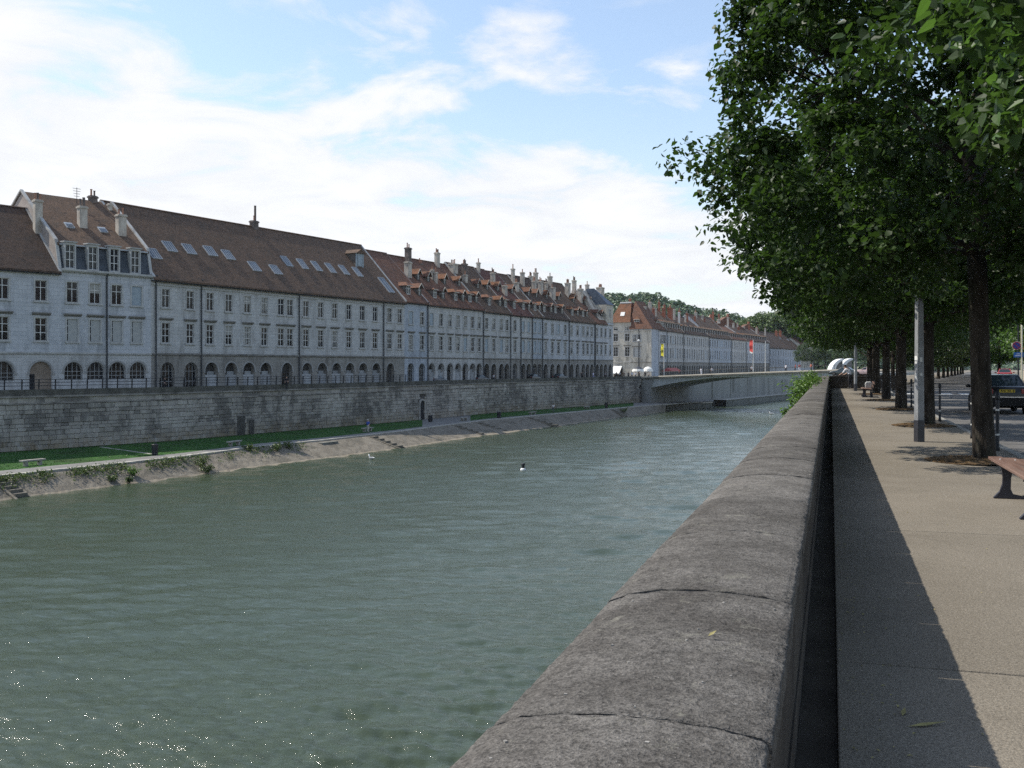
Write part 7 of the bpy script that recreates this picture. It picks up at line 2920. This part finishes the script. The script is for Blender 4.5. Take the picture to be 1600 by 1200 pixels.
# quay level
pb = PX(257.5, 117.5)
person('person in dark clothes walking behind the quay railing before the glazed arches', (pb.x, pb.y, ZQ + 0.0), R(-70), walk, (0.02, 0.02, 0.025), (0.02, 0.02, 0.025), h=1.85)
QP = [(448, 131.5, 'person in a dark suit standing before the open arch of the long skylight house', BKC, BKC), (771.5, 192, 'person in a white shirt in front of the arches of the four-bay house', WH, (0.05, 0.05, 0.06)), (779, 196, 'person in a pale top walking past the arches right of the person in white', (0.5, 0.5, 0.5), BKC),
      (927, 231, 'person in white and blue near the last arches of the long row', (0.6, 0.62, 0.8), (0.3, 0.3, 0.5)), (909, 228, 'person in dark clothes before the paired pale fanlight arches', BKC, BKC), (946, 238, 'person in grey at the corner house arches', (0.2, 0.2, 0.22), BKC),
      (963, 243, 'person in black beside the white awning', BKC, BKC), (968.5, 243, 'person in a white top near the white awning', WH, BKC), (974.5, 245, 'person in brown in front of the beige end house', (0.16, 0.1, 0.07), BKC), (982, 246, 'person in dark grey left of the black and white parasol', (0.05, 0.05, 0.06), (0.04, 0.04, 0.06)),
      (987.5, 245, 'person in a white shirt left of the black and white parasol', WH, (0.04, 0.04, 0.06)), (993, 247, 'person in white under the black and white parasol', WH, BKC), (999, 247, 'person in black under the black and white parasol', BKC, BKC), (1008, 250, 'person in black under the plain white parasol', BKC, BKC), (1014, 250, 'person in grey under the plain white parasol', (0.3, 0.3, 0.3), BKC)]
for i, (x, d, lab, tc_, lc_) in enumerate(QP):
    pb = PX(x, d)
    person(lab, (pb.x, pb.y, ZQ), uni(0, 6), walk if i % 2 else {}, tc_, lc_, h=uni(1.65, 1.82), group='people on the far quay')
for (u, lab, tc_, lc_) in ((9.0, 'person in dark red at the left end of the bridge', (0.25, 0.03, 0.04), BKC), (14.8, 'person in white on the left third of the bridge', WH, WH), (17.6, 'person in white and grey just right of the person in white on the bridge', WH, (0.2, 0.2, 0.2)),
                           (27.5, 'person with a white top near the red banner on the bridge', WH, BKC), (35.6, 'person in white near the right end of the bridge', WH, BKC), (37.8, 'person in dark red near the right end of the bridge', (0.3, 0.04, 0.05), BKC), (38.7, 'person in red and white on the right of the bridge', (0.4, 0.06, 0.06), WH), (41.3, 'person in orange red close to the white arches on the bridge', (0.45, 0.1, 0.06), (0.1, 0.1, 0.1))):
    q = on_bridge(u, 2.0)
    person(lab, q, uni(0, 6), walk, tc_, lc_, group='people on the bridge')

# parasols, awning, flags
def parasol(label, x, d, r, black):
    p = PX(x, d)
    o = thing('parasol', label, 'parasol', (p.x, p.y, ZQ), 0, 'cafe parasols')
    MB().tube([(0, 0, 0), (0, 0, 2.9)], 0.04, 6).build('pole', m_iron, o)
    n = 12
    vs = [(0, 0, 2.95)]
    for (rr, z) in ((0.5, 2.75), (0.85, 2.35), (1.0, 1.85), (1.0, 1.7)):
        vs += [(r * rr * math.cos(2 * PI * k / n), r * rr * math.sin(2 * PI * k / n), z) for k in range(n)]
    fs = [(0, 1 + k, 1 + (k + 1) % n) for k in range(n)]
    for j in range(3):
        fs += [(1 + j * n + k, 1 + (j + 1) * n + k, 1 + (j + 1) * n + (k + 1) % n, 1 + j * n + (k + 1) % n) for k in range(n)]
    mb = MB()
    mb.v = vs
    mb.f = fs
    mb.m = [1 if (black and i < 2 * n) else 0 for i in range(len(fs))]
    mb.build('canopy', [MATS['white canvas'], m_foot], o)
    return o


parasol('parasol with a black top and white skirt at the bridge head', 997, 250, 1.5, True)
parasol('plain white parasol right of the black and white one', 1012.5, 252, 1.25, False)
o = thing('market_stall', 'long low maroon awning of a stall on the quay beyond the bridge head', 'stall', (*PX(1042, 262), ZQ), math.atan2(facpt(1110, FAC2).y - facpt(1018, FAC2).y, facpt(1110, FAC2).x - facpt(1018, FAC2).x))
fix_normals(MB().prism([(-1.4, 1.7), (0, 2.6), (1.4, 1.7)], 'x', 0, 9.5).build('awning', flat('maroon canvas', (0.13, 0.02, 0.025), 0.85), o))
for xk in (0.2, 4.7, 9.3):
    for yk in (-1.25, 1.25):
        MB().box(xk - 0.04, xk + 0.04, yk - 0.04, yk + 0.04, 0, 1.75).build('post', m_iron, o)
fix_normals(MB().box(0.3, 9.2, -0.9, -0.6, 0, 0.95).build('counter', m_foot, o))


def flagpole(label, u, h, cloth, w_, hh, v=1.6, emblem=False):
    q = on_bridge(u, v)
    o = thing('banner_pole' if cloth else 'flagpole', label, 'banner' if cloth else 'pole', q, bang)
    MB().tube([(0, 0, 0), (0, 0, h)], [0.11, 0.07], 8).build('pole', m_frame, o)
    if cloth:
        mb = MB()
        n = 8
        for k in range(n):
            z0, z1 = h - 0.1 - hh * k / n, h - 0.1 - hh * (k + 1) / n
            s0, s1 = 0.05 * math.sin(k * 1.3), 0.05 * math.sin((k + 1) * 1.3)
            sl = 0.35 * (1 if k == n - 1 else 0)
            mb.quad((-0.08, s0, z0), (-0.08 - w_, s0 * 2, z0 - 0.0), (-0.08 - w_, s1 * 2, z1 + sl), (-0.08, s1, z1))
        b_ = mb.build('banner', cloth, o)
        if emblem:
            c = h - 0.1 - hh * 0.55
            fix_normals(MB().prism([(-0.5, c - 0.25), (-0.35, c + 0.1), (-0.42, c + 0.35), (-0.28, c + 0.2), (-0.22, c - 0.2)], 'y', -0.14, -0.12).build('emblem', m_foot, b_))
            fix_normals(MB().prism([(-0.42, h - 0.9), (-0.34, h - 0.5), (-0.28, h - 0.9)], 'y', -0.14, -0.12).build('emblem', m_foot, b_))
        else:
            fix_normals(MB().prism([(-0.10, h - hh - 0.1), (-0.8, h - hh + 0.25), (-0.8, h - hh - 0.1), (-0.3, h - hh - 0.35)], 'y', -0.1, 0.0).build('white_hem', MATS['white canvas'], b_))
    return o


flagpole('yellow banner with a dark emblem on a white pole at the left bridge end', 5.1, 7.8, flat('yellow banner cloth', (0.62, 0.56, 0.03), 0.8, var=0.05), 0.78, 3.0, emblem=True)
flagpole('red banner with a white hem on a white pole in the middle of the bridge', 28.1, 7.4, flat('red banner cloth', (0.55, 0.06, 0.05), 0.8, var=0.05), 0.82, 2.75)
flagpole('bare white flagpole right of the red banner on the bridge', 31.0, 7.0, None, 0, 0)
p = PX(998, 262)
o = thing('street_lamp', 'thin dark lamp post in front of the beige corner house', 'lamp post', (p.x, p.y, ZQ))
MB().tube([(0, 0, 0), (0, 0, 9.5)], [0.13, 0.07], 8).build('pole', m_iron, o)
MB().lathe([(0.1, 9.4), (0.3, 9.5), (0.32, 9.7), (0.05, 9.85)], 8).build('lamp_head', m_shell, o)
# bridge railing, on the quay side only posts and rails read
rl = thing('bridge_railing', 'thin dark railing along the near edge of the bridge', 'railing', (bl.x, bl.y, 0), bang)
u = 1.0
while u < BL_:
    link('railing_post', me_bp, rl, (u, 0.3, deck_top(u) + 0.1))
    u += 2.2
pts = [(u_, 0.3, deck_top(u_) + 1.05) for u_ in np.linspace(0.5, BL_, 14)]
MB().tube(pts, 0.03, 5).build('handrail', m_iron, rl)

# ------------------------------------------------------------------ far quay: parked cars, crates and bins by the arches
QC = [(648, 172.0, (0.10, 0.12, 0.13), 'dark grey parked car before the two-bay blue-grey house'), (672.5, 173.5, (0.03, 0.035, 0.05), 'dark blue parked car left in front of the seven-bay house'), (741, 186, (0.02, 0.02, 0.025), 'black parked car at the right end of the seven-bay house'), (826, 205, (0.02, 0.02, 0.022), 'black parked car before the narrow shuttered house'), (868, 213, (0.02, 0.025, 0.03), 'black parked car before the dark-roofed four-bay house')]
for i, (x, d, c, lab) in enumerate(QC):
    pb = PX(x, d)
    a_ = facpt(x + 10) - facpt(x - 10)
    make_car('parked_car', lab, (pb.x, pb.y, ZQ), math.atan2(a_.y, a_.x) - PI / 2, flat('car paint %d' % i, c, 0.4, coat=0.1), group='cars parked on the far quay')

# stone benches and bins on the lawn
m_sb = grain('bench stone', (0.27, 0.255, 0.225), (0.3375, 0.3225, 0.285), 2.0, 0.9, 5, cc=(0.1875, 0.18, 0.15))
SB = [(51, 727.5, 'stone bench on the lawn nearest the left edge of the photo'), (366, 696.5, 'stone bench on the lawn above the leafy bank, left of the drain recess'), (574, 674.5, 'stone bench behind the person in the blue top'), (725, 657.5, 'stone bench right of the doorway in the quay wall'), (832, 648, 'stone bench on the lawn left of the walking person in white'), (917, 639, 'stone bench furthest away, near the bridge')]
sb0 = None
for (x, y, lab) in SB:
    q = PZ(x, y, ZP)
    tdir = (onpath(x + 4) - onpath(x - 4)).normalized()
    r_ = math.atan2(tdir.y, tdir.x)
    if sb0 is None:
        sb0 = thing('stone_bench', lab, 'bench', (q.x, q.y, ZP), r_, 'stone benches on the lawn')
        MB().box(-1.15, 1.15, -0.26, 0.26, 0.40, 0.54).build('seat', m_sb, sb0, bevel=0.02)
        for sx in (-0.7, 0.7):
            MB().box(sx - 0.12, sx + 0.12, -0.2, 0.2, -0.1, 0.40).build('leg', m_sb, sb0, bevel=0.015)
    else:
        dup(sb0, (q.x, q.y, ZP), r_, lab)
BI = [(242, 711, 'dark litter bin beside the path across the lawn, left of the stone bench'), (672, 660, 'dark litter bin beside the doorway in the quay wall'), (780, 653.5, 'dark litter bin on the lawn beyond the doorway'), (947, 637.5, 'small dark litter bin near the bridge')]
bi0 = None
for (x, y, lab) in BI:
    q = PZ(x, y, ZP)
    if bi0 is None:
        bi0 = thing('litter_bin', lab, 'litter bin', (q.x, q.y, ZP), 0.3, 'dark litter bins on the lawn')
        MB().lathe([(0.26, 0.0), (0.29, 0.05), (0.31, 0.95), (0.29, 0.98)], 12).build('body', m_iron, bi0)
        MB().lathe([(0.33, 0.93), (0.34, 1.02), (0.25, 1.08), (0.24, 1.0)], 12).build('rim', m_iron, bi0)
        MB().box(-0.04, 0.04, 0.28, 0.38, 0, 1.25).build('post', m_iron, bi0)
    else:
        dup(bi0, (q.x, q.y, ZP), uni(0, 6), lab)
# pale strip across the lawn by the first bin
A = PZ(157, 700.5, ZP)
B_ = PZ(240, 710, ZP)
mb = MB()
dv = (Vector((B_.x, B_.y)) - Vector((A.x, A.y)))
L = dv.length
mb.box(0, L, -0.18, 0.18, -0.1, 0.0)
o = mb.build('lawn_kerb', m_edge)
o.location = (A.x, A.y, ZP + 0.155)
o.rotation_euler = (0, math.atan2(0.13, L), math.atan2(dv.y, dv.x))
structure(o)
# white guard stone at the doorway
q = PZ(655, 655, ZP)
o = thing('guard_stone', 'small white guard stone at the left foot of the doorway', 'guard stone', (q.x, q.y, ZP))
MB().lathe([(0.24, 0.0), (0.25, 0.3), (0.18, 0.65), (0.06, 0.8)], 10).build('stone', m_shell, o, smooth=True)

# gulls and buoy on the river
m_gull = flat('gull white', (0.78, 0.78, 0.76), 0.7, var=0.05)
m_gullg = flat('gull grey', (0.32, 0.33, 0.35), 0.7)


def gull(label, x, y, s):
    q = PZ(x, y, ZW)
    o = thing('gull', label, 'bird', (q.x, q.y, ZW), R(70), 'gulls on the river')
    mb = MB()
    mb.ball((0, 0, 0.10), (0.11, 0.24, 0.11), 10, 7)
    mb.tube([(0, 0.16, 0.16), (0, 0.21, 0.27), (0, 0.23, 0.31)], [0.06, 0.05, 0.055], 8)
    mb.ball((0, 0.25, 0.35), (0.06, 0.08, 0.065), 8, 6)
    mb.build('body', m_gull, o, smooth=True)
    MB().tube([(0, 0.31, 0.345), (0, 0.39, 0.33)], [0.02, 0.005], 6).build('beak', flat('beak', (0.5, 0.3, 0.05), 0.5), o)
    for sg2 in (-1, 1):
        MB().ball((sg2 * 0.10, -0.06, 0.14), (0.03, 0.26, 0.08), 8, 5).build('wing', m_gullg, o, smooth=True)
    MB().tube([(0, -0.2, 0.13), (0, -0.38, 0.17)], [0.05, 0.02], 6).build('tail', m_gull, o)
    o.scale = (s, s, s)


gull('white gull afloat near the bank steps', 580, 718, 1.35)
gull('small white gull afloat close to the parapet side near the bridge', 1205, 647.5, 1.4)
q = PZ(817.5, 735, ZW)
o = thing('buoy', 'small dark mooring buoy with a white collar in the middle of the river', 'buoy', (q.x, q.y, ZW))
MB().lathe([(0.12, -0.2), (0.28, -0.02), (0.30, 0.12), (0.2, 0.22)], 12).build('float', m_gull, o, smooth=True)
MB().lathe([(0.15, 0.2), (0.16, 0.5), (0.2, 0.55), (0.2, 0.66), (0.1, 0.7)], 12).build('post', m_iron, o, smooth=True)
MB().tube([(-0.28, 0, 0.05), (-0.42, 0, 0.1)], [0.04, 0.03], 6).build('ring', m_iron, o)

# ------------------------------------------------------------------ air
hm = bpy.data.materials.new('air')
hm.use_nodes = True
hn = hm.node_tree.nodes
hn.clear()
vo = hn.new('ShaderNodeVolumePrincipled')
vo.inputs['Color'].default_value = (0.80, 0.88, 1.0, 1)
vo.inputs['Density'].default_value = 0.00006
ho_ = hn.new('ShaderNodeOutputMaterial')
hm.node_tree.links.new(vo.outputs[0], ho_.inputs['Volume'])
hz = MB().box(-1500, 2500, -150, 2300, -13, 190).build('haze', hm)
stuff(hz)
